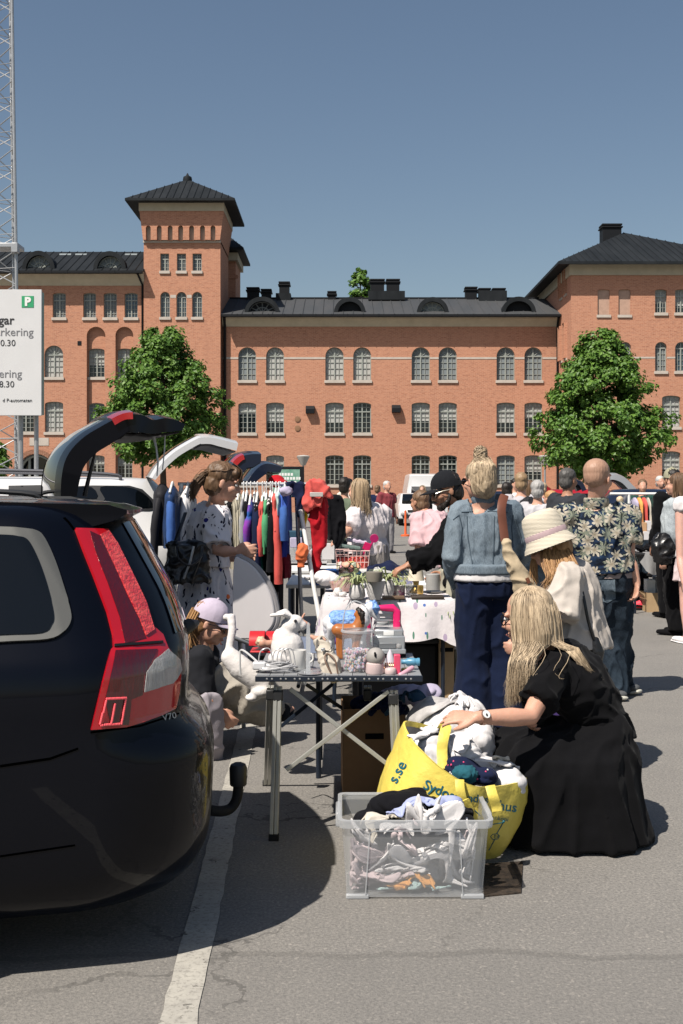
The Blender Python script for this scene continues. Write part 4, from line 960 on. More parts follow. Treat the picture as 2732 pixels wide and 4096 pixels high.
def face_parts(J, t, eyes=True, brow=BROWN, lips=True):
    f, u, r, M = headf(J); s = J['hs']; c = J['head']; q = lambda a, b, e: c+M @ V((a,b,e))*s
    for k in (-1, 1):
        mb = MB(); mb.ell(q(k*.033,.0845,.004), .0118*s, nu=10, nv=8); e = mb.build('eye', EYEW, t); mb = MB(); mb.ell(q(k*.034,.0925,.003), .0058*s, nu=8, nv=6); mb.build('iris', EYEB, e)
        mb = MB(); mb.tube([q(k*.014,.098,.026), q(k*.034,.096,.031), q(k*.054,.078,.024)], [.003*s,.0042*s,.002*s], 6, round_=True); mb.build('eyebrow', brow, t)
    if lips:
        mb = MB(); mb.tube([q(-.021,.094,-.07), q(-.008,.1055,-.067), q(.008,.1055,-.067), q(.021,.094,-.07)], [.002*s,.005*s,.005*s,.002*s], 6, round_=True); mb.build('lips', LIPM, t)
def body(name, J, m, t, vox=.009, fat=1., hands=True, palm=None, curl=.6, legs=True):
    H = J['H']; mb = MB(); k = H*fat; r = J['R']
    mb.tube([J['pelvis']-V((0,0,.03*H)), J['pelvis'], J['waist'], J['chest'], J['upper'], J['neck']], [(.085*k,.06*k),(.093*k,.065*k),(.08*k,.058*k),(.092*k,.064*k),(.075*k,.05*k),(.032*H,.034*H)], 18, side=r, round_=True)
    for n, sg_ in (('L',-1),('R',1)):
        mb.tube([J['sh'+n], J['sh'+n].lerp(J['el'+n], .5), J['el'+n], J['el'+n].lerp(J['wr'+n], .35), J['wr'+n]], [.03*k,.027*k,.022*k,.0235*k,.0155*H], 12, round_=True)
        dr = J.get('hd'+n, (J['wr'+n]-J['el'+n])); pn = J.get('pn'+n, -r*sg_)
        hand(mb, J['wr'+n], dr, pn, H/1.75, J.get('curl'+n, curl), J.get('ts'+n, 1 if n == 'R' else -1))
        if legs:
            mb.tube([J['hip'+n], J['hip'+n].lerp(J['kn'+n], .45), J['kn'+n], J['kn'+n].lerp(J['an'+n], .35), J['an'+n]], [.05*k,.046*k,.033*k,.033*k,.021*H], 14, round_=True)
            mb.tube([J['an'+n]-V((0,0,.015*H)), J['an'+n].lerp(J['toe'+n], .6)-V((0,0,.012*H)), J['toe'+n]], [.022*H,.022*H,.014*H], 10, round_=True)
    head(mb, J); return blob(name, mb, m, t, vox, 2)
def top(J, t, m, name='shirt', ease=.012, hem=.5, sleeve=.55, fat=1., flare=0., vox=.01, amp=.012, freq=7., collar=True, arms='LR', sl_r=.0, stretch=(1.4,1.4,.55)):
    H = J['H']; k = H*fat; r = J['R']; e = ease; mb = MB(); hemp = J['pelvis']+V((0,0,(hem-.53)*H))
    P_ = [hemp, J['pelvis'].lerp(J['waist'], .3) if hem < .53 else hemp.lerp(J['waist'], .4), J['waist'], J['chest'], J['upper'], J['neck']-V((0,0,.012*H))]
    mb.tube(P_, [(.096*k+e+flare,.072*k+e+flare),(.093*k+e+flare*.7,.068*k+e+flare*.7),(.084*k+e+flare*.3,.064*k+e+flare*.3),(.094*k+e,.066*k+e),(.084*k+e,.054*k+e),(.04*k+e*.4,.04*k+e*.4)], 22, side=r)
    for n in arms:
        a, b, c = J['sh'+n], J['el'+n], J['wr'+n]
        if sleeve <= 1: pts = [a.lerp(a+(a-b)*.1, .3), a.lerp(b, sleeve*.5), a.lerp(b, sleeve)]; rr = [.033*k+e, .032*k+e+sl_r*.5, .03*k+e+sl_r]
        else: pts = [a, a.lerp(b, .5), b, b.lerp(c, (sleeve-1)*.5), b.lerp(c, sleeve-1)]; rr = [.033*k+e, .031*k+e, .027*k+e, .025*k+e, .019*k+e+sl_r]
        mb.tube([a.lerp(J['upper'], .35)]+pts, [.036*k+e]+rr, 14, round_=False); mb.ell(a, .034*k+e, nu=12, nv=8)
    return blob(name, mb, m, t, vox, 2, amp, freq, stretch, amp2=amp*.3, freq2=26)
def trousers(J, t, m, name='trousers', ease=.012, to=.06, flare=0., fat=1., vox=.01, amp=.012, freq=6.):
    H = J['H']; k = H*fat; e = ease; mb = MB(); r = J['R']
    mb.tube([J['pelvis'].lerp(J['waist'], .75), J['pelvis'], J['pelvis']-V((0,0,.05*H))], [(.085*k+e*.4,.065*k+e*.4),(.098*k+e,.074*k+e),(.09*k+e,.07*k+e)], 22, side=r)
    for n in 'LR':
        a, b, c = J['hip'+n], J['kn'+n], J['an'+n]; c = b.lerp(c, 1-(to-.06)/.24)
        mb.tube([a+V((0,0,.01*H)), a.lerp(b, .4), b, b.lerp(c, .5), c-V((0,0,.012*H))], [.056*k+e,.051*k+e,.037*k+e+flare*.3,.036*k+e+flare*.7,.031*k+e+flare], 16)
    return blob(name, mb, m, t, vox, 2, amp, freq, (1.5,1.5,.6), amp2=amp*.3, freq2=20)
def skirt(J, t, m, zt, zb, rt, rb, name='skirt', folds=9, fa=.02, vox=.011, ctr=None, dd=.85, shift=V((0,0,0))):
    H = J['H']; c = ctr or J['pelvis']; mb = MB(); n = 56; rows = []
    for i in range(9):
        k = i/8; z = zt+(zb-zt)*k; rad = rt+(rb-rt)*k**.8; row = []
        for j in range(n):
            a = 2*PI*j/n; q = rad+fa*k*math.sin(a*folds+1.3*math.sin(2*a)+k*.6)
            row.append(V((c.x, c.y, z))+J['R']*math.cos(a)*q+J['F']*math.sin(a)*q*dd+shift*k)
        rows.append(row)
    mb.loft(rows); return blob(name, mb, m, t, vox, 2, .007, 9, (1.5,1.5,.5))
def shoes(J, t, m, name='shoe', sole=None, vox=.008):
    for n in 'LR':
        H = J['H']; mb = MB(); a, b = J['an'+n], J['toe'+n]; fz = V((0,0,1)); d = b-a; d.z = 0; d.normalize()
        h = V((a.x, a.y, a.z-.022*H)); tp = V((b.x, b.y, max(.02*H, b.z)))
        mb.tube([h-d*.022*H, h.lerp(tp, .5)-V((0,0,.004)), tp+d*.015*H], [(.024*H,.024*H),(.027*H,.022*H),(.024*H,.015*H)], 14, side=d.cross(fz), round_=True); mb.tube([a+V((0,0,.01*H)), h], .026*H, 12, round_=True)
        o = blob(name, mb, m, t, vox, 2)
        if sole:
            sb = MB(); sb.tube([h-d*.05*H-V((0,0,.016*H)), h.lerp(tp, .5)-V((0,0,.016*H)), tp+d*.03*H-V((0,0,.012*H))], [(.022*H,.008*H),(.029*H,.008*H),(.022*H,.008*H)], 14, side=d.cross(fz), round_=True); sb.build('sole', sole, o)
def strands(name, roots, m, t, rad=.0028, seg=9):
    """roots: list of control paths, one per lock"""
    mb = MB()
    for p in roots:
        q = spline(p, max(2, seg//max(1, len(p)-1))); L = len(q)
        mb.tube(q, [rad*(.55+.6*math.sin(PI*min(1, .12+.88*i/(L-1))))*(1-.55*(i/(L-1))**3) for i in range(L)], 4, cap=False)
    return mb.build(name, m, t, smooth=179, fixn=False)
def hair_cap(J, m, t, ext=1.0, back=.0, name='hair', vox=.007, extra=None, front=.0, low=-.02, amp=.006):
    f, u, r, M = headf(J); s = J['hs']; c = J['head']; q = lambda a, b, e: c+M @ V((a,b,e))*s
    mb = MB(); mb.ell(q(0,-.024+front,.050), (.084*s*ext,.1*s*ext,.084*s*ext), M, 20, 12); mb.ell(q(0,-.05-back,.0+low), (.074*s*ext,.072*s*ext,.085*s*ext), M, 18, 12)
    if extra: extra(mb, q, s, M)
    return blob(name, mb, m, t, vox, 2, amp, 25, (1,1,.4))
def glasses(J, m, t, sun=False, name='glasses'):
    f, u, r, M = headf(J); s = J['hs']; c = J['head']; q = lambda a, b, e: c+M @ V((a,b,e))*s
    mb = MB(); g = None
    for k in (-1, 1):
        ring = [q(k*.034+.026*math.cos(2*PI*i/16), .103-.006*abs(math.cos(2*PI*i/16)), .0+.021*math.sin(2*PI*i/16)) for i in range(17)]
        mb.tube(ring, .0028*s, 6); mb.tube([q(k*.06,.098,.004), q(k*.079,.05,.006), q(k*.082,-.01,.0)], .0026*s, 6)
    mb.tube([q(-.009,.105,.003), q(.009,.105,.003)], .0026*s, 6); g = mb.build(name, m, t)
    if sun:
        for k in (-1, 1):
            mb = MB(); mb.prism([(k*.034+.025*math.cos(2*PI*i/14), .02*math.sin(2*PI*i/14)) for i in range(14)], q(0,.1,0), r*s, u*s, .002); mb.build('lens', EYEB, g)
    return g
def cap_hat(J, m, t, brim=.075, name='cap', tilt=0.):
    f, u, r, M = headf(J); s = J['hs']; c = J['head']; q = lambda a, b, e: c+M @ V((a,b,e))*s
    mb = MB(); rows = []
    for i in range(9):
        a = PI/2*i/8*.985; rr = math.cos(a); rows.append([q(.089*rr*math.cos(2*PI*j/28), -.010+.110*rr*math.sin(2*PI*j/28), (.035+.106*math.sin(a))) for j in range(28)])
    rows.insert(0, [q(.090*math.cos(2*PI*j/28), -.010+.111*math.sin(2*PI*j/28), .02+.012*math.sin(2*PI*j/28)) for j in range(28)])
    mb.loft(rows); o = mb.build(name, m, t, smooth=60)
    b = MB(); rows = []
    for i in range(7):
        k = i/6; rows.append([q(.080*math.sin(x)*(1-.12*k), .085*math.cos(x)*1.0+.0+brim*k*max(.25, math.cos(x))*1.0, .036-.012*k-.022*math.sin(x)**2) for x in [(-1.15+2.3*j/12) for j in range(13)]])
    b.loft(rows, False, False); b.build('brim', m, o, solid=.005)
    b = MB(); b.ell(q(0,-.01,.142), .009*s, nu=8, nv=6); b.build('button', m, o)
    return o
def person(label, J, group=None): return thing('person', label, 'person', (J['base'].x, J['base'].y, 0), group)

def obj_tree(o):
    off = worldloc(o); return BVHTree.FromPolygons([tuple(q.co+off) for q in o.data.vertices], [tuple(p.vertices) for p in o.data.polygons])
def text_on(tree_, name, s, px, py, ang, size, m, parent, off=.002, al='LEFT', bold=0.):
    cu = bpy.data.curves.new('txt', 'FONT'); cu.body = s; cu.size = size; cu.align_x = al; cu.resolution_u = 3; cu.offset = bold
    t = bpy.data.objects.new('txt', cu); COL.objects.link(t); dg = bpy.context.evaluated_depsgraph_get(); dg.update()
    me = bpy.data.meshes.new_from_object(t.evaluated_get(dg)); bpy.data.objects.remove(t); a = R(ang)
    for v in me.vertices:
        x, y = v.co.x, v.co.y; X = px+x*math.cos(a)-y*math.sin(a); Y = py-(x*math.sin(a)+y*math.cos(a)); dr = (P(X, Y, 1)-EYEP).normalized()
        h = tree_.ray_cast(EYEP, dr)
        if h[0] is None: h = tree_.find_nearest(P(X, Y, 4.6))
        n = V(h[1]); n = n if n.dot(dr) < 0 else -n; v.co = V(h[0])+n*off
    me.materials.clear(); return finish(me, name, m, parent, False, fixn=False)
def line_on(tree_, pts, rad, m, parent, name, off=.001, step=8):
    out = []
    for a, b in zip(pts, pts[1:]):
        a, b = V(a), V(b); n = max(1, int((b-a).length/step))
        for k in range(n+1):
            q = a.lerp(b, k/n); h = tree_.ray_cast(EYEP, (P(q.x, q.y, 1)-EYEP).normalized())
            if h[0] is not None: nn = V(h[1]); out.append(V(h[0])+(nn if nn.dot(V(h[0])-EYEP) < 0 else -nn)*off)
    if len(out) > 1: mb = MB(); mb.tube(out, rad, 5); return mb.build(name, m, parent)
# fabrics with prints
def print_dress():
    m = mat('white_printed_cotton', (.66,.62,.64), .85, .2, sheen=.1); g = NG(m); o = g.tc.outputs['Object']
    w1 = g.noise(o, 9, 2, .5, out=1); src = g.new('VectorMath', operation='MULTIPLY_ADD'); g.link(w1, src.inputs[0]); src.inputs[1].default_value = (.11,.11,.07); g.link(o, src.inputs[2])
    def marks(sc, st, th, loc):
        v = g.new('TexVoronoi'); g.link(g.mapping(src.outputs[0], st, loc, (0,.5,.3)), v.inputs[0]); v.inputs['Scale'].default_value = sc; v.inputs['Randomness'].default_value = 1
        return g.math('LESS_THAN', v.outputs['Distance'], th)
    a = marks(7.5, (3.2,3.2,.62), .21, (0,0,0)); b = marks(7.5, (1.9,1.9,.8), .17, (3,1,2)); cc = marks(4.5, (1.,1.,1.3), .10, (7,2,5)); a2 = marks(8, (3.6,3.6,.8), .2, (11,5,3)); a = g.math('MAXIMUM', a, a2)
    c = g.mix(a, (.66,.62,.64), (.012,.013,.035)); c = g.mix(b, c, (.02,.02,.16)); c = g.mix(cc, c, (.75,.16,.04)); g.link(c, g.b.inputs['Base Color'])
    g.bump(g.noise(o, 9, 4), .35, .03); return m
def print_floral():
    m = mat('dark_floral_cotton', (.01,.02,.05), .8, .2); g = NG(m); o = g.tc.outputs['Object']
    sx = g.new('SeparateXYZ'); g.link(o, sx.inputs[0])
    def flowers(sc, loc, R0, amp, pet):
        w1 = g.noise(o, 26, 2, .5, out=1); wa = g.new('VectorMath', operation='MULTIPLY_ADD'); g.link(w1, wa.inputs[0]); wa.inputs[1].default_value = (.035,.035,.035); g.link(o, wa.inputs[2])
        p = g.mapping(wa.outputs[0], (1,.35,1), loc); v = g.new('TexVoronoi'); g.link(p, v.inputs[0]); v.inputs['Scale'].default_value = sc; v.inputs['Randomness'].default_value = .75
        ps = g.new('VectorMath', operation='SCALE'); g.link(p, ps.inputs[0]); ps.inputs['Scale'].default_value = 1.
        df = g.new('VectorMath', operation='SUBTRACT'); g.link(ps.outputs[0], df.inputs[0]); g.link(v.outputs['Position'], df.inputs[1])
        s2 = g.new('SeparateXYZ'); g.link(df.outputs[0], s2.inputs[0]); r_ = g.math('SQRT', g.math('ADD', g.math('MULTIPLY', s2.outputs[0], s2.outputs[0]), g.math('MULTIPLY', s2.outputs[2], s2.outputs[2])))
        an = g.math('ARCTAN2', s2.outputs[2], s2.outputs[0]); pt = g.math('ABSOLUTE', g.math('COSINE', g.math('MULTIPLY', an, pet)))
        lim = g.math('MULTIPLY', g.math('ADD', g.math('MULTIPLY', pt, amp), 1-amp), R0)
        return g.math('LESS_THAN', r_, lim), g.math('GREATER_THAN', g.math('FRACT', g.math('MULTIPLY', an, 5.)), .3), g.math('DIVIDE', r_, R0)
    base = g.mix(g.ramp(g.noise(g.mapping(o, (12,12,30)), 1., 4, .6), .45, .6), (.005,.009,.017), (.012,.03,.07))
    l, ls, _ = flowers(8.5, (.3,0,.7), .056, .9, 4.5); c = g.mix(g.math('MULTIPLY', l, ls), base, (.25,.27,.2))
    f, fs, d = flowers(9.6, (0,0,0), .046, .78, 3.5); c = g.mix(f, c, g.mix(g.ramp(d, .0, .5), (.2,.165,.115), (.37,.335,.27)))
    g.link(c, g.b.inputs['Base Color']); g.bump(g.noise(o, 8, 4), .4, .03); return m
def denim(name, a, b, sc=6):
    m = mat(name, a, .85, .2); g = NG(m); o = g.tc.outputs['Object']
    c = g.mix(g.ramp(g.noise(g.mapping(o, (1,1,.5)), sc, 6, .7), .38, .65), a, b); fi = g.noise(g.mapping(o, (300,300,60)), 1., 2); c = g.mix(g.math('MULTIPLY', g.ramp(fi, .4, .65), .3), c, tuple(min(1, x*2.2) for x in b)); g.link(c, g.b.inputs['Base Color'])
    g.bump(g.noise(g.mapping(o,(1,1,.6)), 6, 4), .35, .03); return m
DENJ = denim('washed_blue_denim', (.085,.115,.145), (.15,.185,.215)); JEAN = denim('dark_blue_jeans', (.004,.007,.012), (.018,.029,.042), 3.2)
NAVY = cloth('navy_jersey', (.008,.014,.04), .3); BLACKC = cloth('black_cotton', (.004,.004,.005), .3); BEIGE = cloth('beige_linen', (.4,.36,.3), .12, bscale=14); WHITEC = cloth('white_cotton', (.68,.66,.66), .08, bscale=10); GREYC = cloth('grey_cotton', (.3,.29,.3), .15)
STRAWM = mat('straw_weave', (.62,.57,.46), .85, .2); g = NG(STRAWM); o = g.tc.outputs['Object']; sx = g.new('SeparateXYZ'); g.link(o, sx.inputs[0])
wv = g.math('SINE', g.math('MULTIPLY', g.math('ADD', sx.outputs[2], g.math('MULTIPLY', g.noise(o, 30, 2), .003)), 950.)); st = g.ramp(wv, .1, .9)
g.link(g.mix(st, (.64,.58,.47), (.5,.44,.34)), g.b.inputs['Base Color']); g.bump(wv, .5, .004)
def locks(J, n, down, spread=.02, rr=None, back=True, arc=(100,260), out=.0, lift=.0, seed=3):
    """control paths of long hair from the crown over the sides of the head down to `down` metres below the head centre"""
    f, u, r, M = headf(J); s = J['hs']; c = J['head']; q = lambda a, b, e: c+M @ V((a,b,e))*s; rr = random.Random(seed); res = []
    for k in range(n):
        a = R(rr.uniform(*arc)); ca, sa = math.sin(a), math.cos(a)
        L = down*rr.uniform(.75,1.08); w_ = rr.uniform(.98,1.1)
        pts = [q(ca*.012, -.02+sa*.012, .132), q(ca*.058*w_, -.022+sa*.075*w_, .112), q(ca*.088*w_, -.018+sa*.105*w_, .04), q(ca*.094*w_, -.02+sa*.108*w_, -.06)]
        e = pts[-1]; nx = rr.gauss(0, spread); ny = rr.gauss(0, spread)
        pts += [e+V((nx*.4, ny*.4, -L*.4)), e+V((nx, ny, -L*.8))+M @ V((ca*out, sa*out, 0)), e+V((nx*1.6, ny*1.6, -L))+M @ V((ca*out, sa*out, 0))]
        res.append(pts)
    return res
# --- kneeling woman in black
d = 4.9
J = skel(2200, 4.95, -62, 1.70, base=G(2300, 3340), head=P(2112,2468,4.93), neck=P(2190,2590,4.98), upper=P(2225,2640,4.98), chest=P(2290,2715,5.0), waist=P(2370,2810,5.02), pelvis=P(2405,2950,5.02),
         shL=P(2222,2668,4.84), elL=P(2120,2868,4.66), wrL=P(1908,2870,4.56), shR=P(2150,2650,5.16), elR=P(2150,2790,5.2), wrR=P(2125,2868,4.98),
         hipL=P(2385,3010,4.92), knL=P(2035,3040,4.82), anL=P(2330,3330,4.86), toeL=P(2440,3380,4.86), hipR=P(2385,3010,5.14), knR=P(2040,3040,5.16), anR=P(2330,3250,5.2), toeR=P(2440,3300,5.2))
J['R'] = V((.1,.99,0)); J['hdL'] = P(1790,2862,4.58)-P(1908,2870,4.56); J['pnL'] = V((.05,.45,-.9)); J['curlL'] = .45; J['tsL'] = 1
J['face'] = V((-.8,.5,-.28)); J['hup'] = V((-.16,.02,.98)); J['hs'] = 1.02
kw = person('woman in black dress kneeling at the yellow bag, long blonde hair and glasses', J)
body('body', J, SKIN, kw, .0065, 1.0, legs=False)
mb = MB(); sd = V((0.25,1,0)).normalized()
mb.tube([P(2192,2612,4.98), P(2228,2650,4.98), P(2290,2720,5.0), P(2345,2790,5.02), P(2382,2850,5.02), P(2395,2960,5.02)], [(.085,.07),(.20,.12),(.21,.15),(.2,.14),(.19,.128),(.22,.16)], 24, side=sd)
for s, e in (('L', .017), ('R', .015)):
    a, b = J['sh'+s], J['el'+s]; mb.tube([a.lerp(J['upper'],.3), a, a.lerp(b,.3), a.lerp(b,.74)], [.07,.074,.076,.084], 16)
blob('dress_top', mb, BLACKC, kw, .009, 2, .012, 7, (1,1,1.6), amp2=.003)
mb = MB(); rows = []; n = 72
for y, xl_, xr_, dc, dd in ((2838,2325,2468,5.02,.15),(2858,2290,2482,5.02,.19),(2900,2200,2500,5.0,.22),(2940,2010,2508,5.0,.27),(2990,1975,2522,4.98,.30),(3070,1962,2540,4.97,.31),(3160,1962,2556,4.97,.31),(3260,1972,2572,4.97,.32),(3340,1985,2586,4.97,.32),(3400,1998,2600,4.98,.32)):
    z = EYE-(y-HOR)/FPX*dc; a, b = P(xl_,y,dc), P(xr_,y,dc); c = (a+b)/2; hw = (b.x-a.x)/2; row = []; k = len(rows)/9
    for j in range(n):
        t = 2*PI*j/n; ct, st = math.cos(t), math.sin(t); e = .75
        x = math.copysign(abs(ct)**e, ct); yv = math.copysign(abs(st)**e, st); f = 1+.035*k*math.sin(t*13+3*math.sin(2*t))+.03*(1-k)*math.sin(t*24)
        row.append(V((c.x+x*hw*f, dc+yv*dd*f, max(.012, z))))
    rows.append(row)
mb.loft(rows); blob('dress_skirt', mb, BLACKC, kw, .011, 2, .02, 4.5, (1.2,1.2,.55), amp2=.004, freq2=15)
hair_cap(J, BLOND, kw, .985, .0, amp=.001)
rr = random.Random(4); L_ = []
for k in range(3800):
    t = rr.random(); near = rr.random() < .8; dz = -.105*math.sin(PI*min(1, .12+.8*t)) if near else .02
    of_ = rr.gauss(0, 4); lp_ = lambda a, b: a+(b-a)*t+of_+rr.gauss(0, 1.2)
    pts = [P(2108+26*t+rr.gauss(0,4), 2344+rr.random()*6, d-.015), P(lp_(2066,2208), lp_(2392,2396), d+dz*.75), P(lp_(2050,2236), 2480+of_, d+dz), P(lp_(2058,2246), 2570+of_, d+dz)]
    if t < .72:
        u_ = t/.72; x = 2046+78*u_**1.3+rr.gauss(0,8); y = 2690+rr.uniform(-30,20); dd = 4.76+.06*rr.random()
        pts += [P(x+10, 2630, dd), P(x, y, dd-.02), P(x-4+rr.gauss(0,8), rr.uniform(2740,2840)-60*u_, dd-.02)]
    else:
        u_ = .35+.65*(t-.72)/.28; k2 = rr.uniform(.88,1.08)
        pts += [P(2262+36*u_+rr.gauss(0,6), 2612-22*u_, 4.83), P(2265+95*k2*(.4+.6*u_)+rr.gauss(0,5), 2612+70*k2*(.5+.5*u_), 4.80+.06*u_), P(2285+118*k2*(.45+.55*u_)+rr.gauss(0,7), 2615+118*k2*(.5+.5*u_)+rr.gauss(0,8), 4.82+.08*u_)]
    L_.append(pts)
for k in range(3): 
    x = rr.uniform(2150,2260); L_.append([P(x,2560,4.8), P(x+rr.uniform(0,50),2620,4.73), P(x+rr.uniform(-20,70),2680+rr.uniform(-20,30),4.72), P(x+rr.uniform(-50,50),2700+rr.uniform(-20,30),4.72)])
strands('hair', L_, BLOND, kw, .0012, 9)
glasses(J, BLACKC, kw)
face_parts(J, kw, True)
wt = thing('wristwatch', 'wristwatch with white dial on the kneeling woman\'s wrist', 'watch', P(1890,2868,4.55))
ax = (J['wrL']-J['elL']).normalized(); p = J['wrL'].lerp(J['elL'], .10); fa, fb = frame_of(ax); Mw = Matrix((fa, fb, ax)).transposed()
mb = MB(); mb.lathe([(.0285,-.008),(.031,-.008),(.031,.008),(.0285,.008),(.0285,-.008)], p, 28, Mw, cap=False); mb.build('strap', mat('rose_metal', (.45,.27,.2), .35, metal=.7), wt)
nv = (V((-.1,-.85,.5))-ax*V((-.1,-.85,.5)).dot(ax)).normalized(); lt_ = ax.cross(nv); Mf = Matrix((ax, lt_, nv)).transposed()
mb = MB(); mb.lathe([(.002,.0),(.019,.0),(.021,.004),(.019,.008),(.002,.008)], p+nv*.027, 24, Mf); mb.build('watch_case', mat('rose_metal', (.4,.2,.14)), wt)
mb = MB(); mb.lathe([(.001,.0085),(.0165,.0085),(.0165,.0092),(.001,.0092)], p+nv*.027, 24, Mf); mb.build('dial', WHT, wt)
mb = MB(); mb.ell(p+nv*.0368-lt_*.004, (.005,.007,.001), Mf, 10, 6); mb.build('date_window', INK, wt)

text_on(B1, 'badge_lettering', 'V70', 648, 2884, 12, 36, STEEL, c1, .004)
# --- woman in the printed dress
J = skel(838, 7.55, 74, 1.70, .12, head=P(893,1930,7.45), upper=P(850,2055,7.55), neck=P(862,2020,7.53), chest=P(835,2110,7.55), waist=P(822,2190,7.56), pelvis=P(815,2290,7.56), shR=P(868,2078,7.36), elR=P(872,2205,7.26), wrR=P(945,2205,7.2), shL=P(850,2070,7.74), wrL=P(960,2230,7.6), turn=4)
J['face'] = V((.95,.12,-.28)); J['hup'] = V((.25,0,.97)); J['hs'] = 1.02
pw = person('woman in white printed dress with ponytail standing at the clothes rack', J)
PRD = print_dress()
body('body', J, SKIN, pw, .008, 1.04)
top(J, pw, PRD, 'dress_top', .024, .56, .86, 1.12, .01, .01, .018, 6, sl_r=.012)
skirt(J, pw, PRD, J['pelvis'].z+.1, .25, .165, .30, 'dress_skirt', 9, .035, shift=V((.03,0,0)))
hair_cap(J, BROWN, pw, 1.02, .0, extra=lambda mb, q, s, M: (mb.tube([q(0,-.1,.03), q(0,-.15,-.01), q(0,-.17,-.07), q(0,-.16,-.15)], [.022,.034,.036,.012], 10, round_=True), mb.ell(q(0,.055,.075), (.07,.05,.045), M)))
L_ = []; f, u, r, M = headf(J); rr = random.Random(9)
for k in range(300):
    a = rr.uniform(-1.3,1.3); q = lambda x, y, z: J['head']+M @ V((x,y,z))*J['hs']
    e = q(rr.gauss(0,.015), -.135+rr.gauss(0,.008), .015+rr.gauss(0,.012))
    L_.append([q(.07*math.sin(a), .07*math.cos(a)-.0, .10), q(.088*math.sin(a), .0, .115-.04*abs(math.sin(a))), q(.075*math.sin(a), -.085, .06), e, e+M @ V((rr.gauss(0,.012), -.045, -.09)), e+M @ V((rr.gauss(0,.02), -.03+rr.gauss(0,.012), -.17*rr.uniform(.7,1.1)))])
for k in range(60):
    a = rr.uniform(-.9,.9); L_.append([q(.02*math.sin(a),.03,.137), q(.06*math.sin(a),.095,.105), q(.074*math.sin(a)*1.05,.112*math.cos(a*.6),.05), q(.078*math.sin(a)*1.1,.112*math.cos(a*.75),.012+rr.gauss(0,.006))])
strands('hair', L_, BROWN, pw, .0023, 8); face_parts(J, pw)
# --- black handbag
bg_ = thing('handbag', 'shiny black leather handbag hanging at the printed dress woman\'s back', 'handbag', P(745, 2330, 7.2))
BLEA = mat('black_leather', (.012,.012,.013), .32, .5, var=.3, bump=.5, bscale=14, dist=.02)
mb = MB(); rows = []
for k in range(7):
    t = k/6; yy = 2330-160*t; w_ = 92-14*t+(8 if k == 0 else 0); rows.append([P(742+(t*8)+w_*math.cos(2*PI*j/24), yy-8*math.sin(2*PI*j/24)*t, 7.2)+V((0, .085*(1-.55*t)*math.sin(2*PI*j/24), 0)) for j in range(24)])
mb.loft(rows); blob('bag_body', mb, BLEA, bg_, .009, 3, .02, 9, amp2=.004)
for dx, dp in ((0,-.05),(0,.05)):
    mb = MB(); mb.tube(spline([P(705,2185,7.17+dp), P(715,2235,7.12+dp), P(760,2262,7.1+dp), P(800,2235,7.12+dp), P(812,2185,7.17+dp)], 5), .007, 8); mb.build('handle', BLEA, bg_)
mb = MB(); mb.tube(spline([P(655,2290,7.16), P(690,2200,7.2), P(718,2120,7.26), P(742,2050,7.4)], 5), [(.012,.003)]*16, 8, side=V((1,0,0))); mb.build('shoulder_strap', BLEA, bg_)
for x in (755, 790):
    mb = MB(); mb.tube([P(x+20,2185,7.11), P(x+5,2250,7.1), P(x-20,2315,7.11)], .008, 6); mb.build('bag_trim', STEEL if x == 755 else BLEA, bg_)

# --- girl in lilac cap, sitting
J = skel(770, 6.75, 78, 1.62, base=V((-.92,6.75,0)), head=P(842,2490,6.58), neck=P(812,2570,6.62), upper=P(800,2605,6.64), chest=P(785,2690,6.66), waist=P(772,2770,6.68), pelvis=P(770,2850,6.7), shR=P(800,2640,6.45), elR=P(808,2800,6.42), wrR=P(870,2850,6.42), shL=P(800,2620,6.85), wrL=P(900,2750,6.9),
         hipR=P(775,2880,6.55), knR=P(838,2830,6.28), anR=P(842,3035,6.4), toeR=P(890,3062,6.4), hipL=P(790,2850,6.66), knL=P(975,2765,6.62), anL=P(1105,2856,6.9), toeL=P(1165,2838,6.95))
J['face'] = V((.9,-.05,-.42)); J['hup'] = V((.38,0,.92)); J['hs'] = 1.0
cg = person('girl in lilac cap and glasses sitting low behind the black car', J)
body('body', J, SKIN, cg, .008)
top(J, cg, cloth('charcoal_cotton', (.018,.019,.023), .2), 'shirt', .02, .5, .85, 1.05, .015, .01, .014, 6, sl_r=.02)
mb = MB(); LIN = cloth('beige_linen_trousers', (.34,.31,.265), .15, bump=.6, bscale=11, dist=.05)
mb.tube([J['pelvis']+V((0,0,.1)), J['pelvis'], J['hipL']], [.15,.16,.14], 18, round_=True)
mb.tube([J['hipL'], P(890,2748,6.62), J['knL'], P(1025,2805,6.75), P(1075,2845,6.85)], [(.13,.13),(.13,.15),(.12,.15),(.10,.14),(.095,.10)], 20, side=V((0,1,0)))
blob('trousers', mb, LIN, cg, .011, 2, .04, 4.5, (1,1,1), amp2=.008, freq2=14)
mb = MB(); mb.tube([J['hipR'], J['knR'], J['knR'].lerp(J['anR'],.5), J['anR']], [.1,.085,.075,.07], 16, round_=True); blob('trousers', mb, cloth('lilac_grey_cotton', (.34,.31,.34), .15), cg, .012, 2, .012, 7)
mb = MB(); mb.tube([P(1105,2880,6.9), P(1140,2874,6.92), P(1178,2848,6.95)], [(.05,.016),(.055,.018),(.045,.014)], 12, side=V((.2,1,0)), round_=True); sl = mb.build('sandal', RUB, cg)
mb = MB(); mb.tube([P(1128,2874,6.85), P(1132,2820,6.9), P(1140,2827,6.98)], [(.045,.012),(.05,.014),(.04,.01)], 10, side=V((1,0,.2))); mb.build('sandal_strap', RUB, sl)
hair_cap(J, GINGER, cg, .93, .0, low=-.03)
L_ = locks(J, 120, .14, .03, arc=(120,250), seed=2); strands('hair', [q[2:] for q in L_], GINGER, cg, .003, 7)
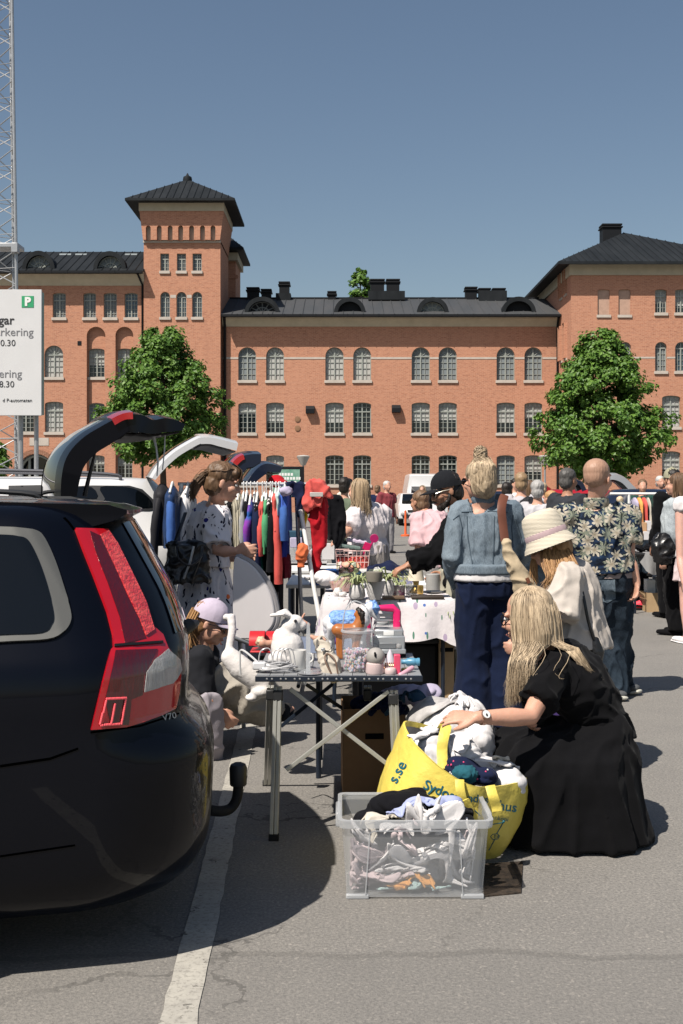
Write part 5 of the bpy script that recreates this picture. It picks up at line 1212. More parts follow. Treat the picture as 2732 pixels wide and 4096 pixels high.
cap_hat(J, cloth('lilac_cap_cloth', (.47,.41,.5), .08, bscale=12), cg, .08); glasses(J, EYEB, cg, True); face_parts(J, cg, False)

# --- man in black cap and jacket
J = skel(1845, 8.4, 262, 1.76, head=P(1785,1962,8.2), neck=P(1842,2040,8.3), upper=P(1860,2078,8.32), chest=P(1872,2150,8.36), waist=P(1872,2230,8.4), pelvis=P(1872,2310,8.42), shL=P(1830,2098,8.1), elL=P(1752,2212,7.98), wrL=P(1632,2262,7.95), shR=P(1850,2090,8.5), wrR=P(1770,2300,8.5))
J['face'] = V((-.9,-.22,-.36)); J['hup'] = V((-.3,0,.95)); J['hdL'] = V((-.9,0,-.35)); J['pnL'] = V((.1,.2,-1)); J['curlL'] = .9; J['hs'] = 1.05; J['R'] = V((-.15,.98,0))
cm = person('bearded man in black cap and jacket reaching over the sale table', J)
body('body', J, SKIN2, cm, .008, 1.05)
top(J, cm, BLACKC, 'jacket', .03, .5, 1.93, 1.12, .0, .01, .02, 7, sl_r=.012)
mb = MB(); c = J['neck']; mb.lathe([(.075,-.05),(.085,.0),(.08,.045),(.07,.05),(.066,.0),(.066,-.05)], c, 20, Matrix.Rotation(R(-22), 3, 'Y')); mb.build('collar', BLACKC, cm)
trousers(J, cm, cloth('pale_khaki_cotton', (.4,.38,.3), .12), 'trousers', .03, .06, .02)
shoes(J, cm, BLACKC)
hair_cap(J, DKHAIR, cm, .95, .0)
f, u, r, M = headf(J); q = lambda a, b, e: J['head']+M @ V((a,b,e))*J['hs']
mb = MB(); mb.ell(q(0,.07,-.098), (.036,.034,.03), M); mb.ell(q(0,.04,-.08), (.058,.05,.032), M)
for k in (-1, 1): mb.tube([q(k*.070,.005,-.02), q(k*.066,.02,-.06), q(k*.045,.06,-.095)], [.01,.016,.02], 8, round_=True)
mb.tube([q(-.026,.098,-.06), q(0,.108,-.053), q(.026,.098,-.06)], .006, 6, round_=True)
blob('beard', mb, DKHAIR, cm, .006, 2, .003, 60)
cap_hat(J, cloth('black_cap_cloth', (.012,.013,.016), .2, bscale=14), cm, .105); glasses(J, mat('pale_glasses_frame', (.5,.46,.38), .3, metal=.4), cm, True); face_parts(J, cm, False, DKHAIR)

# --- woman in denim jacket, seen from behind
J = skel(1955, 7.0, -8, 1.71, head=P(1916,1922,6.95), neck=P(1932,2005,6.98), upper=P(1940,2040,7.0), shL=P(1848,2058,6.98), elL=P(1812,2225,6.95), wrL=P(1840,2345,7.12), shR=P(2040,2052,7.0), elR=P(2092,2200,7.05), wrR=P(2050,2270,7.32), waist=P(1948,2215,7.0), chest=P(1944,2120,7.0), pelvis=P(1950,2330,7.0))
J['face'] = V((-.5,.85,-.12)); J['hup'] = V((-.05,.03,1))
dw = person('woman in washed denim jacket and navy trousers with a blonde bun, from behind', J)
body('body', J, SKIN, dw, .0085, 1.04)
top(J, dw, DENJ, 'denim_jacket', .022, .562, 1.9, 1.09, .004, .009, .010, 8, sl_r=.010)
def on_back(J, pts, m, t, name, rad=.004, off=.0):
    mb = MB(); mb.tube(pts, rad, 5, cap=True); return mb.build(name, m, t)
o = None
jk = [c_ for c_ in dw.children if c_.name.startswith('denim_jacket')][0]; jt = obj_tree(jk); SEAM = mat('denim_seam', (.05,.075,.10), .9)
for pts in ([(1868,2065),(1872,2150),(1890,2255)], [(1978,2065),(1976,2150),(1972,2255)], [(1846,2049),(1900,2045),(1960,2045),(2030,2050)], [(1812,2080),(1836,2060),(1848,2110),(1840,2180)], [(2052,2060),(2046,2110),(2052,2190)], [(2062,2075),(2082,2140),(2098,2200)]):
    line_on(jt, pts, .0035, SEAM, dw, 'seam')
mb = MB(); mb.tube([J['pelvis']+V((0,0,.12)), J['pelvis']+V((0,0,.055))], [(.224,.18),(.222,.178)], 28, side=J['R']); blob('jacket_hem', mb, DENJ, dw, .01, 2, .002, 9)
mb = MB(); mb.tube([J['pelvis']+V((0,0,.09)), J['pelvis']+V((0,0,.012))], [(.212,.17),(.214,.172)], 28, side=J['R']); blob('white_shirt', mb, WHITEC, dw, .01, 2, .002, 8)
mb = MB(); mb.lathe([(.06,-.03),(.075,.0),(.07,.04),(.066,.045),(.058,.0),(.055,-.03)], J['neck']+V((0,0,.012)), 20); mb.build('collar', DENJ, dw)
trousers(J, dw, NAVY, 'trousers', .024, .06, .034, 1.06, amp=.010)
shoes(J, dw, BLACKC)
f, u, r, M = headf(J); q = lambda a, b, e: J['head']+M @ V((a,b,e))*J['hs']
bc = q(0,-.03,.160)
hair_cap(J, BLOND, dw, 1.03, .005, extra=lambda mb, q, s, M: (mb.ell(bc, (.042,.04,.05), M), mb.tube([q(0,-.03,.11), bc], [.05,.03], 10, round_=True)), low=-.03)
L_ = []; rr = random.Random(12)
for k in range(700):
    a = R(rr.uniform(70,290)); sx_, cy = math.sin(a), math.cos(a); z = rr.uniform(-.09,.0); e = bc+V((rr.gauss(0,.022), rr.gauss(0,.02), rr.uniform(-.05,-.01)))
    L_.append([q(.062*sx_, -.04+.06*cy, z), q(.083*sx_, -.035+.092*cy, z+.07), q(.066*sx_, -.03+.08*cy, .105), e])
for k in range(110):
    a0 = rr.uniform(0, 2*PI); w_ = rr.uniform(.6,1); ph = rr.gauss(0,.4); L_.append([bc+V((.043*w_*math.cos(a0+t), .043*w_*math.sin(a0+t)*math.cos(ph), .045*math.sin(ph)*math.sin(a0+t)+rr.uniform(-.025,.025))) for t in (0,.7,1.4,2.1,2.8)])
for k in range(10): a0 = rr.uniform(0,PI); L_.append([bc, bc+V((.035*math.cos(a0),0,.035*math.sin(a0))), bc+V((.058*math.cos(a0+.3),rr.gauss(0,.02),.055*math.sin(a0+.2)))])
strands('hair', L_, BLOND, dw, .0022, 8); glasses(J, EYEB, dw, True)
tb = thing('tote_bag', 'beige canvas tote with brown strap on the denim jacket woman\'s shoulder', 'tote bag', P(2090, 2390, 6.7))
CANV = cloth('beige_canvas', (.46,.37,.25), .12, bscale=12); BRL = mat('brown_leather', (.16,.055,.03), .45, .5, var=.3)
mb = MB(); pts = spline([P(2018,1980,6.9), P(2006,2030,6.82), P(2012,2100,6.8), P(2020,2165,6.78)], 4); mb.tube(pts, [(.027,.004)]*len(pts), 8, side=V((1,.2,0))); mb.build('strap', BRL, tb)
mb = MB(); rows = []
for y, xl_, xr_, th in ((2155,2012,2036,.012),(2200,2010,2052,.03),(2260,2024,2090,.05),(2320,2046,2135,.06),(2380,2062,2170,.06),(2440,2078,2190,.05)):
    c = P((xl_+xr_)/2, y, 6.72); hw = (xr_-xl_)/2*6.72/FPX; rows.append([c+V((hw*math.cos(2*PI*j/20), th*math.sin(2*PI*j/20), 0)) for j in range(20)])
mb.loft(rows); blob('bag_body', mb, CANV, tb, .008, 2, .012, 9)
mb = MB(); mb.box(P(2112,2322,6.655), (.022,.006,.034), M=Matrix.Rotation(R(-25), 3, 'Y')); mb.build('leather_tab', BRL, tb)

# --- girl in straw hat
J = skel(2285, 6.0, -60, 1.38, base=V(((2290-CX)/FPX*6., 6.0, 0)), head=P(2198,2178,5.95), neck=P(2245,2262,5.98), upper=P(2268,2295,6.0), chest=P(2290,2370,6.0), waist=P(2300,2470,6.0), pelvis=P(2305,2590,6.0), shL=P(2262,2318,5.84), elL=P(2225,2480,5.78), wrL=P(2095,2585,5.75), shR=P(2250,2300,6.14), wrR=P(2150,2560,6.1))
J['face'] = V((-.86,.30,-.42)); J['hup'] = V((-.36,.1,.93)); J['hs'] = .95; J['R'] = V((.35,.93,0)); J['hdL'] = V((-.95,0,-.15)); J['curlL'] = .9
hg = person('girl in cream straw hat and beige tee looking down beside the kneeling woman', J)
body('body', J, SKIN, hg, .0075, .95)
TEE = cloth('beige_cotton_tee', (.5,.45,.4), .1, bscale=9)
top(J, hg, TEE, 'tee', .03, .53, .92, 1.2, .035, .009, .016, 6, sl_r=.035)
trousers(J, hg, cloth('purple_leggings', (.05,.03,.12), .2), 'leggings', .012); shoes(J, hg, WHITEC)
hair_cap(J, GINGER, hg, .97, .0); 
L_ = []; rr = random.Random(5)
for k in range(480):
    t = rr.random(); x0_ = 2170+115*t; nd = 5.9-.05*rr.random()
    x1_ = 2185+150*t+rr.gauss(0,8); y1_ = rr.uniform(2330,2440) if t < .75 else rr.uniform(2290,2345)
    L_.append([P(2190+60*t,2150,5.92), P(x0_+rr.gauss(0,5),2215,nd), P(x0_+12+20*t+rr.gauss(0,6),2275,nd-.04), P((x0_+x1_)/2+8,2310,nd-.07+.03*t), P(x1_-25*(t < .5),y1_,nd-.08+.05*t)])
for k in range(50): x = rr.uniform(2125,2150); L_.append([P(2150,2160,6.02), P(x+8,2210,6.0), P(x-4+rr.gauss(0,4),2260,5.99), P(x+rr.gauss(0,6),2310+rr.uniform(-20,30),5.99)])
strands('hair', L_, GINGER, hg, .0023, 8)
hu = V((-.34,.12,.93)).normalized(); ha, hb_ = frame_of(hu); Mh = Matrix((ha, hb_, hu)).transposed(); hc = P(2193,2163,5.94)
mb = MB(); mb.lathe([(.143,-.034),(.136,-.016),(.119,.008),(.111,.03),(.110,.05),(.107,.075),(.102,.115),(.092,.143),(.07,.158),(.04,.163),(.001,.164)], hc, 40, Mh, cap=False); mb.lathe([(.14,-.036),(.132,-.018),(.114,.008),(.106,.03)], hc, 40, Mh, cap=False)
ht = mb.build('straw_hat', STRAWM, hg, smooth=60, fixn=False)
mb = MB(); mb.lathe([(.1125,.018),(.1135,.022),(.1125,.048),(.110,.052)], hc, 40, Mh, cap=False); mb.build('hat_band', cloth('mauve_ribbon', (.42,.31,.32), .1), ht)
cb_ = thing('crossbody_bag', 'small black crossbody bag on a long strap at the hat girl\'s hip', 'bag', P(2385, 2660, 5.85))
mb = MB(); pts = spline([P(2300,2290,5.9), P(2330,2370,5.82), P(2352,2480,5.8), P(2376,2560,5.82)], 4); mb.tube(pts, [(.008,.003)]*len(pts), 6, side=V((1,0,0))); mb.build('strap', BLEA, cb_)
mb = MB(); mb.tube([P(2380,2560,5.84), P(2385,2610,5.83), P(2386,2655,5.84)], [(.025,.02),(.042,.03),(.03,.025)], 14, side=V((1,0,0)), round_=True); mb.build('bag_body', BLEA, cb_)

# --- man in the floral shirt, from behind
J = skel(2420, 8.3, 12, 1.80, head=P(2392,1915,8.25), neck=P(2385,2010,8.28), upper=P(2388,2050,8.3), shL=P(2262,2075,8.3), elL=P(2215,2240,8.3), wrL=P(2250,2330,8.0), shR=P(2505,2075,8.3), elR=P(2512,2235,8.25), wrR=P(2548,2335,8.2), chest=P(2392,2130,8.3), waist=P(2400,2210,8.3), pelvis=P(2408,2315,8.3),
         hipL=P(2385,2345,8.3), knL=P(2425,2560,8.32), anL=P(2455,2760,8.25), toeL=P(2480,2775,8.15), hipR=P(2450,2345,8.3), knR=P(2462,2555,8.35), anR=P(2478,2745,8.45), toeR=P(2530,2750,8.38))
J['face'] = V((.62,.78,-.02)); J['hs'] = 1.14; J['hdR'] = V((-.12,-.05,-1)); J['pnR'] = V((-.9,-.2,0)); J['curlR'] = .95
hm = person('burly man with cropped hair in dark floral shirt and jeans, from behind', J)
body('body', J, SKIN, hm, .009, 1.25)
FLO = print_floral(); top(J, hm, FLO, 'floral_shirt', .028, .555, .62, 1.36, .0, .01, .016, 6, sl_r=.022)
trousers(J, hm, JEAN, 'jeans', .02, .05, .012, 1.28, amp=.02)
mb = MB(); mb.tube([J['pelvis']+V((0,0,.055)), J['pelvis']+V((0,0,.015))], [(.232,.182),(.234,.184)], 28, side=J['R']); bl_ = mb.build('belt', mat('grey_belt', (.25,.2,.19), .6), hm)
jt = obj_tree([c_ for c_ in hm.children if c_.name.startswith('jeans')][0]); bt_ = obj_tree(bl_)
patch(bt_, [(2400,2256),(2458,2258),(2458,2284),(2400,2282)], 10, .004, .004).build('leather_patch', mat('orange_leather', (.48,.17,.05), .6), bl_)
pk = patch(jt, [(2388,2322),(2460,2318),(2462,2395),(2428,2412),(2392,2398)], 9, .004, .005).build('back_pocket', denim('pocket_denim', (.05,.075,.10), (.12,.15,.175), 7), hm, smooth=60)
shoes(J, hm, mat('grey_suede', (.09,.095,.1), .9, var=.3), 'shoe', mat('pale_sole', (.45,.44,.38), .7))
hair_cap(J, STUB, hm, .955, .0, low=.02, amp=.001); face_parts(J, hm, False, STUB)
mb = MB(); mb.lathe([(.08,-.045),(.095,-.01),(.09,.03),(.084,.035),(.08,.0),(.075,-.045)], J['neck']+V((0,0,.0)), 20); mb.build('collar', FLO, hm)

# --- the people farther off
def far(label, px, d, hd, H, shirt, legs=None, hair=DKHAIR, skin=SKIN, kind='top', sleeve=.55, long_=0., lean=0., fat=1., skirt_=None, group='shoppers in the crowd', hem=.5, ease=.022, cap=None, shoe=BLACKC, **ov):
    J = skel(px, d, hd, H, lean, **ov); t = person(label, J, group); vx = min(.02, max(.009, d*.0011))
    body('body', J, skin, t, vx, fat); top(J, t, shirt, 'shirt', ease, hem, sleeve, 1.1*fat, .005, vx, .014, 6, sl_r=.01)
    if skirt_: skirt(J, t, skirt_, J['pelvis'].z+.06, .25, .17*fat, .3, 'skirt', 10, .03, vox=vx)
    else: trousers(J, t, legs or JEAN, 'trousers', .02, .06, .01, fat, vx)
    shoes(J, t, shoe, vox=vx)
    if cap: cap_hat(J, cap, t)
    hair_cap(J, hair, t, 1.0, .0, vox=max(.008, vx*.7))
    if long_: strands('hair', locks(J, 170, long_, .02, arc=(75,285), seed=int(px)), hair, t, .004, 7)
    return J, t
far('woman with long wavy hair in white linen blouse and striped skirt, leaning over a table', 1475, 11.6, -50, 1.70, cloth('white_linen', (.66,.6,.6), .1, bump=.7, bscale=10), None, hairm('ash_blonde_hair', (.42,.31,.19), (.12,.08,.05)), SKIN, sleeve=.9, long_=.2, lean=.1, fat=1.22, skirt_=mat('striped_skirt_cotton', (.4,.36,.33), .85, var=.8, vscale=2, vstretch=(16,16,.1)), head=P(1432,1965,11.5), shL=P(1418,2062,11.4), elL=P(1392,2125,11.2), wrL=P(1350,2152,11.0), neck=P(1452,2020,11.6), upper=P(1465,2045,11.6), chest=P(1478,2090,11.6), shR=P(1530,2055,11.7))
far('man in dark red polo shirt and grey trousers walking towards the market', 1547, 27.5, 150, 1.74, cloth('maroon_polo', (.22,.045,.055), .1), GREYC, GREYH, SKIN, sleeve=.6)
far('person in green jacket half hidden by the white blouse woman', 1378, 15.5, 20, 1.68, cloth('sage_green_cloth', (.13,.16,.11), .15), JEAN, DKHAIR, sleeve=1.9)
far('person in pink shirt bending behind the black cap man', 1800, 10.6, -40, 1.56, cloth('pink_cotton', (.6,.4,.42), .1, bump=.6), cloth('pale_khaki_cotton', (.4,.38,.3)), BROWN, SKIN2, sleeve=.9, lean=.25, fat=1.1)
far('woman in all black with fair hair walking far off by the white van', 1690, 33, 200, 1.66, BLACKC, BLACKC, BLOND, sleeve=1.9, long_=.15)
JH, th_ = far('boy in grey hooded top with dark backpack in the crowd', 2085, 14.0, 8, 1.72, cloth('pale_grey_hoodie', (.42,.4,.42), .1), BLACKC, hairm('light_brown_hair', (.3,.2,.11), (.13,.085,.05)), sleeve=1.9, fat=1.02)
bp = MB(); bp.tube([JH['waist']-JH['F']*.17+JH['R']*.1, JH['chest']-JH['F']*.19+JH['R']*.1, JH['upper']-JH['F']*.16+JH['R']*.08], [(.13,.09),(.15,.11),(.1,.06)], 14, side=JH['R'], round_=True); tag(blob('backpack', bp, cloth('black_nylon', (.02,.02,.024), .2, .2, rough=.6), None, .014, 2, .015, 8), 'black nylon backpack carried by the boy in grey hood', 'backpack')
far('white haired person in pale jacket in the crowd', 2150, 13.2, 12, 1.62, cloth('pale_grey_cotton', (.46,.45,.47), .1), JEAN, GREYH, sleeve=1.9)
far('fair haired child in white shirt behind the straw hat', 2203, 14.6, -30, 1.5, WHITEC, JEAN, GINGER, sleeve=.6)
far('dark haired man in charcoal jacket left of the floral shirt man', 2270, 12.4, 50, 1.74, cloth('charcoal_cloth', (.035,.038,.045), .2), BLACKC, hairm('salt_pepper_hair', (.09,.085,.08), (.015,.014,.013)), SKIN2, sleeve=1.9)
far('person with black hair in dark top behind the denim jacket', 2028, 16.5, 30, 1.62, BLACKC, BLACKC, DKHAIR, SKIN2, sleeve=1.9)
far('woman with pale hair in white top far behind the crowd', 2122, 18.5, 160, 1.66, WHITEC, JEAN, BLOND, sleeve=.6)
far('woman in black top with brown hair between two grey jackets', 2112, 15.6, -20, 1.64, BLACKC, BLACKC, BROWN, sleeve=1.9, long_=.12)
far('man in black jacket and flat pale cap near the right edge', 2690, 13.5, -20, 1.76, BLACKC, BLACKC, DKHAIR, SKIN2, sleeve=1.9, cap=cloth('olive_cap_cloth', (.3,.29,.2), .1))
JG, tg_ = far('person in faded grey denim jacket with black shorts near the right edge', 2712, 11.9, -55, 1.68, denim('faded_grey_denim', (.24,.27,.29), (.36,.39,.4)), BLACKC, BROWN, sleeve=1.9, long_=.15, fat=1.15, hem=.56)
# woman at the right edge with bare arm and legs
J = skel(2782, 11.2, -15, 1.70, elL=P(2722,2230,11.1), wrL=P(2735,2330,11.0))
t = person('woman cut by the right edge with bare arm and leg, white sneakers', J, 'shoppers in the crowd'); body('body', J, skinm('pink_skin', (.62,.36,.29)), t, .011, 1.1)
top(J, t, cloth('white_lace', (.66,.62,.62), .1), 'top', .02, .5, .1, 1.1, .0, .011); mb = MB(); J['knL2'] = J['knL']
skirt(J, t, cloth('white_pink_skirt', (.62,.5,.5), .1), J['pelvis'].z+.06, .62, .17, .22, 'skirt', 9, .02, vox=.012); shoes(J, t, WHITEC, 'sneaker', WHITEC); hair_cap(J, BROWN, t)
mb = MB(); c = P(2652,2180,11.5); mb.tube([c+V((0,0,-.14)), c, c+V((0,0,.09))], [(.1,.06),(.13,.075),(.08,.04)], 14, side=V((1,0,0)), round_=True); o = blob('handbag', mb, BLEA, None, .012, 2, .02, 9); tag(o, 'black bag slung at the grey denim jacket person\'s side', 'handbag')
# ------------------------------------------------------------------ goods in front
def frosted(name, c, a, rough=.25):
    m = mat(name, c, rough, .5); g = NG(m); tr = g.new('BsdfTransparent'); mx = g.new('MixShader'); mx.inputs[0].default_value = a
    out = [x for x in g.n.nodes if x.type == 'OUTPUT_MATERIAL'][0]; tl = g.new('BsdfTranslucent'); tl.inputs[0].default_value = tuple(c)+(1,); m2 = g.new('MixShader'); m2.inputs[0].default_value = .35
    g.link(g.b.outputs[0], m2.inputs[1]); g.link(tl.outputs[0], m2.inputs[2]); g.link(tr.outputs[0], mx.inputs[1]); g.link(m2.outputs[0], mx.inputs[2]); g.link(mx.outputs[0], out.inputs[0]); return m
TUB = frosted('frosted_plastic', (.62,.64,.66), .36); CLEARP = frosted('clear_plastic', (.7,.72,.74), .22, .1); RIM = frosted('frosted_rim', (.66,.68,.7), .62); GLS = frosted('thin_glass', (.6,.66,.66), .2, .05)
FAB = {n: cloth(n.replace('_', ' ')+' cloth', c, .12, .4, 8) for n, c in dict(white=(.7,.68,.68), cream=(.6,.55,.47), pink=(.62,.45,.47), palepink=(.68,.56,.57), black=(.006,.006,.008), navy=(.01,.015,.045), periwinkle=(.36,.4,.62), orange=(.75,.36,.1), teal=(.02,.1,.13), mint=(.45,.6,.58), lilac=(.42,.38,.5), grey=(.3,.3,.31), red=(.42,.012,.02), coral=(.62,.1,.085), royal=(.02,.04,.27), blue=(.05,.12,.35), darkred=(.13,.008,.02), green=(.08,.3,.14), emerald=(.01,.24,.19), purple=(.1,.045,.26), yellow=(.7,.45,.02), denimblue=(.03,.07,.11), greygreen=(.02,.055,.045)).items()}
def rag(name, label, cat, blobs, m, parent=None, vox=.008, amp=.03, freq=9, group=None):
    """crumpled cloth: ellipsoids (px, py, d, rx, ry, rz) melted and creased"""
    mb = MB()
    for px, py, d, rx, ry, rz in blobs: mb.ell(P(px, py, d), (rx, ry, rz), Matrix.Rotation(random.uniform(-.5,.5), 3, 'Y'))
    sd = V((random.random()*40, random.random()*40, 5)); rx = Matrix.Rotation(random.uniform(0, 3), 3, 'Y') @ Matrix.Rotation(random.uniform(-.6,.6), 3, 'X')
    def fold(p):
        q = rx @ p; w_ = noise.noise(q*4.5+sd)*1.5+.5*noise.noise(q*10+sd); w2 = noise.noise(q*4.5-sd)*1.6
        f1 = math.sin(2*PI*(q.x*freq*1.15+w_)); f2 = math.sin(2*PI*((q.y*.7+q.z*.8)*freq*1.0+w2)); k = min(1, max(0, .5+1.8*noise.noise(q*5+sd*1.7)))
        return amp*(.62*(abs(f1)*k+abs(f2)*(1-k)-.62)+.25*noise.noise(q*7+sd))
    o = blob(name, mb, m, parent, min(vox, .007), 1, 0, fn=fold, amp2=amp*.06, freq2=50)
    if parent is None: tag(o, label, cat, group)
    return o
SIMC = []
def collider(src, name='collider'):
    me = src.mesh(name) if isinstance(src, MB) else src
    o = bpy.data.objects.new(name, me); COL.objects.link(o); o.modifiers.new('c', 'COLLISION'); k = o.collision; k.use_culling = False; k.thickness_outer = .004; k.thickness_inner = .01; k.cloth_friction = 14; SIMC.append(o); return o
def as_collider(o):
    me = o.data.copy(); me.transform(Matrix.Translation(worldloc(o))); return collider(me)
def settle(name, label, c, size, m, amp=.06, fold=3., rot=0., group=None, cat='clothing', n=38, frames=44):
    amp *= .75
    """a cloth let fall in folds onto what lies below it (cloth simulation, kept as a mesh)"""
    rr = random.Random(label); sx_, sy_ = size; Mz = Matrix.Rotation(rot, 3, 'Z'); sd = V((rr.uniform(0,50), rr.uniform(0,50), 0)); c = V(c); mb = MB()
    def f(u, v):
        x, y = u-.5, v-.5; w_ = noise.noise(V((x*2.2, y*2.2, 0))+sd)
        return c+Mz @ V((x*sx_+.02*noise.noise(V((x*4,y*4,3))+sd), y*sy_+.02*w_, amp*math.sin(2*PI*(fold*x+1.1*w_+.5*y))+amp*.9*noise.noise(V((x*3,y*3,9))+sd)))
    mb.grid(f, n, n); me = mb.mesh(name); o = bpy.data.objects.new(name, me); COL.objects.link(o)
    q = o.modifiers.new('cl', 'CLOTH'); s = q.settings; s.quality = 5; s.mass = .15; s.tension_stiffness = 20; s.compression_stiffness = 20; s.shear_stiffness = 8; s.bending_stiffness = .04; s.air_damping = 2
    k = q.collision_settings; k.use_collision = True; k.distance_min = .004; k.collision_quality = 3; q.point_cache.frame_start = 1; q.point_cache.frame_end = frames
    for fr in range(1, frames+1): SC.frame_set(fr); bpy.context.view_layer.update()
    dg = bpy.context.evaluated_depsgraph_get(); me2 = bpy.data.meshes.new_from_object(o.evaluated_get(dg)); bpy.data.objects.remove(o); SC.frame_set(1)
    me2.name = name; collider(me2.copy()); me2.materials.clear(); o = finish(me2, name, m, None, 179, fixn=False, solid=.006, sub=1); q = o.modifiers.new('sm', 'SMOOTH'); q.iterations = 6; q.factor = .5; o.modifiers.move(2, 0) if len(o.modifiers) > 2 else None; return tag(o, label, cat, group)
def sim_end():
    for o in SIMC: bpy.data.objects.remove(o)
    SIMC.clear()
# --- the clear storage tub
TB = thing('storage_box', 'clear plastic storage box full of clothes in the foreground', 'storage box', V((.27,4.33,0)))
def rr_ring(x0, x1, y0, y1, z, r, n=5):
    pts = []
    for cx_, cy_, a0 in ((x1-r,y0+r,-90),(x1-r,y1-r,0),(x0+r,y1-r,90),(x0+r,y0+r,180)):
        for k in range(n+1): a = R(a0+90*k/n); pts.append(V((cx_+r*math.cos(a), cy_+r*math.sin(a), z)))
    return pts
bx0, bx1, by0, by1 = .018, .522, 4.185, 4.475; tx0_, tx1_, ty0_, ty1_ = .000, .541, 4.145, 4.515; ZT = .302
lv = lambda k, e=0.: rr_ring(bx0+(tx0_-bx0)*k-e, bx1+(tx1_-bx1)*k+e, by0+(ty0_-by0)*k-e, by1+(ty1_-by1)*k+e, .008+(ZT-.008)*k, .03)
mb = MB(); mb.loft([lv(0,-.004), lv(0), lv(.33), lv(.66), lv(1)], cap=False); mb.add(lv(0,-.004), [list(range(24))]); mb.build('box_wall', TUB, TB, smooth=40, fixn=False)
mb = MB(); zz = V((0,0,.028)); a_, b_ = lv(1,.0), lv(1,.014); up = [q-zz for q in b_]
mb.loft([[q-zz for q in lv(1,.011)], b_, lv(1,.012), lv(1,-.002), [q-V((0,0,.006)) for q in lv(1,-.003)]], cap=False); mb.build('rim', RIM, TB, smooth=50, fixn=False)
for s in (tx0_-.012, tx1_+.012): 
    mb = MB(); mb.box((s, 4.33, ZT-.03), (.02,.16,.055)); mb.build('handle', RIM, TB, bevel=.006)
fr = lambda x, k: V((bx0+(bx1-bx0)*x+(tx0_-bx0)*k*(1-2*x)*0, by0+(ty0_-by0)*k-.0025, .008+(ZT-.008)*k))
mb = MB(); mb.tube([fr(.14,.03), fr(.17,.83), fr(.2,.86), fr(.79,.86), fr(.82,.83), fr(.85,.03)], .0028, 6); mb.build('moulded_panel', RIM, TB)
for x in (.08,.92):
    mb = MB(); mb.box((bx0+(bx1-bx0)*x, 4.19, .009), (.085,.02,.018)); mb.build('foot', RIM, TB, bevel=.004)
CG = 'clothes in the clear storage box'
fl = as_collider(rag('garment', 'pale lilac top behind the white blouse in the clear box', 'clothing', [(1500,3400,4.39,.09,.06,.11),(1620,3390,4.39,.1,.06,.12),(1760,3410,4.39,.1,.06,.11)], FAB['lilac'], group=CG))
mb = MB(); mb.grid(lambda u, v: V((.025+u*.49, 4.19+v*.29, .015)), 2, 2)
for a, b in (((.022,4.192),(.518,4.192)),((.518,4.192),(.518,4.475)),((.518,4.475),(.022,4.475)),((.022,4.475),(.022,4.192))): mb.grid(lambda u, v: V((a[0]+(b[0]-a[0])*u, a[1]+(b[1]-a[1])*u, .01+.75*v)), 2, 2)
collider(mb)
for lb, c_, sz, mm, am, fo in (('pale pink knit lying in the lower left corner of the clear box', (.12,4.27,.14), (.17,.14), 'palepink', .10, 2.5), ('rolled white knit in the lower right of the clear box', (.42,4.27,.14), (.16,.14), 'white', .09, 2.), ('pale blue grey shirt low in the middle of the clear box', (.27,4.27,.2), (.24,.14), 'mint', .08, 3.), ('peach orange top at the bottom of the clear box', (.29,4.235,.26), (.14,.07), 'orange', .05, 2.),
        ('second pink cloth at the left side of the clear box', (.13,4.29,.34), (.2,.16), 'palepink', .09, 3.), ('white ruffled blouse in the middle of the clear box, spilling over its rim', (.28,4.28,.40), (.34,.16), 'white', .11, 4.), ('grey white shirt at the right side of the clear box', (.40,4.33,.40), (.2,.2), 'white', .09, 3.), ('crumpled white vest filling the centre front of the clear box', (.24,4.27,.36), (.26,.13), 'white', .13, 4.), ('pale pink tee folded over the white vest in the clear box', (.14,4.28,.40), (.2,.15), 'palepink', .12, 3.), ('white towel pressed to the front wall of the clear box', (.36,4.26,.42), (.28,.12), 'white', .13, 4.), ('pale pink vest lying just under the box rim', (.3,4.3,.46), (.36,.16), 'palepink', .10, 4.), ('white shirt with crumpled sleeves just under the box rim', (.26,4.27,.5), (.3,.13), 'white', .12, 4.)): settle('garment', lb, c_, sz, FAB[mm], am, fo, group=CG)
as_collider(rag('garment', 'black fleece heaped at the back of the clear box', 'clothing', [(1600,3215,4.40,.13,.06,.05),(1760,3245,4.38,.11,.07,.045),(1470,3290,4.37,.055,.06,.045),(1840,3290,4.35,.055,.07,.035),(1640,3185,4.43,.07,.04,.035),(1560,3330,4.29,.1,.06,.05),(1720,3330,4.29,.1,.06,.05)], FAB['black'], group=CG, amp=.014))
for lb, c_, sz, mm, am, fo in (('dark grey shirt in the left back corner of the clear box', (.11,4.34,.42), (.12,.15), 'black', .05, 2.), ('black trousers lying over the right back of the clear box', (.42,4.36,.42), (.2,.18), 'black', .06, 2.), ('cream scarf coiled at the front of the clear box top', (.17,4.27,.44), (.15,.13), 'cream', .05, 2.), ('periwinkle blue shirt lying across the top of the clear box', (.31,4.33,.46), (.27,.13), 'periwinkle', .06, 2.)):
    settle('garment', lb, c_, sz, FAB[mm], am, fo, group=CG)
sim_end()
mb = MB(); mb.tube(spline([P(1700,3300,4.17), P(1705,3270,4.17), P(1715,3255,4.17), P(1740,3240,4.18), P(1755,3232,4.2)], 4), [.012,.013]*8+[.012], 8, round_=True); tag(blob('sleeve_tie', mb, FAB['white'], None, .006, 1, .006, 30), 'white knotted cloth tie hanging over the clear box rim', 'clothing', CG)
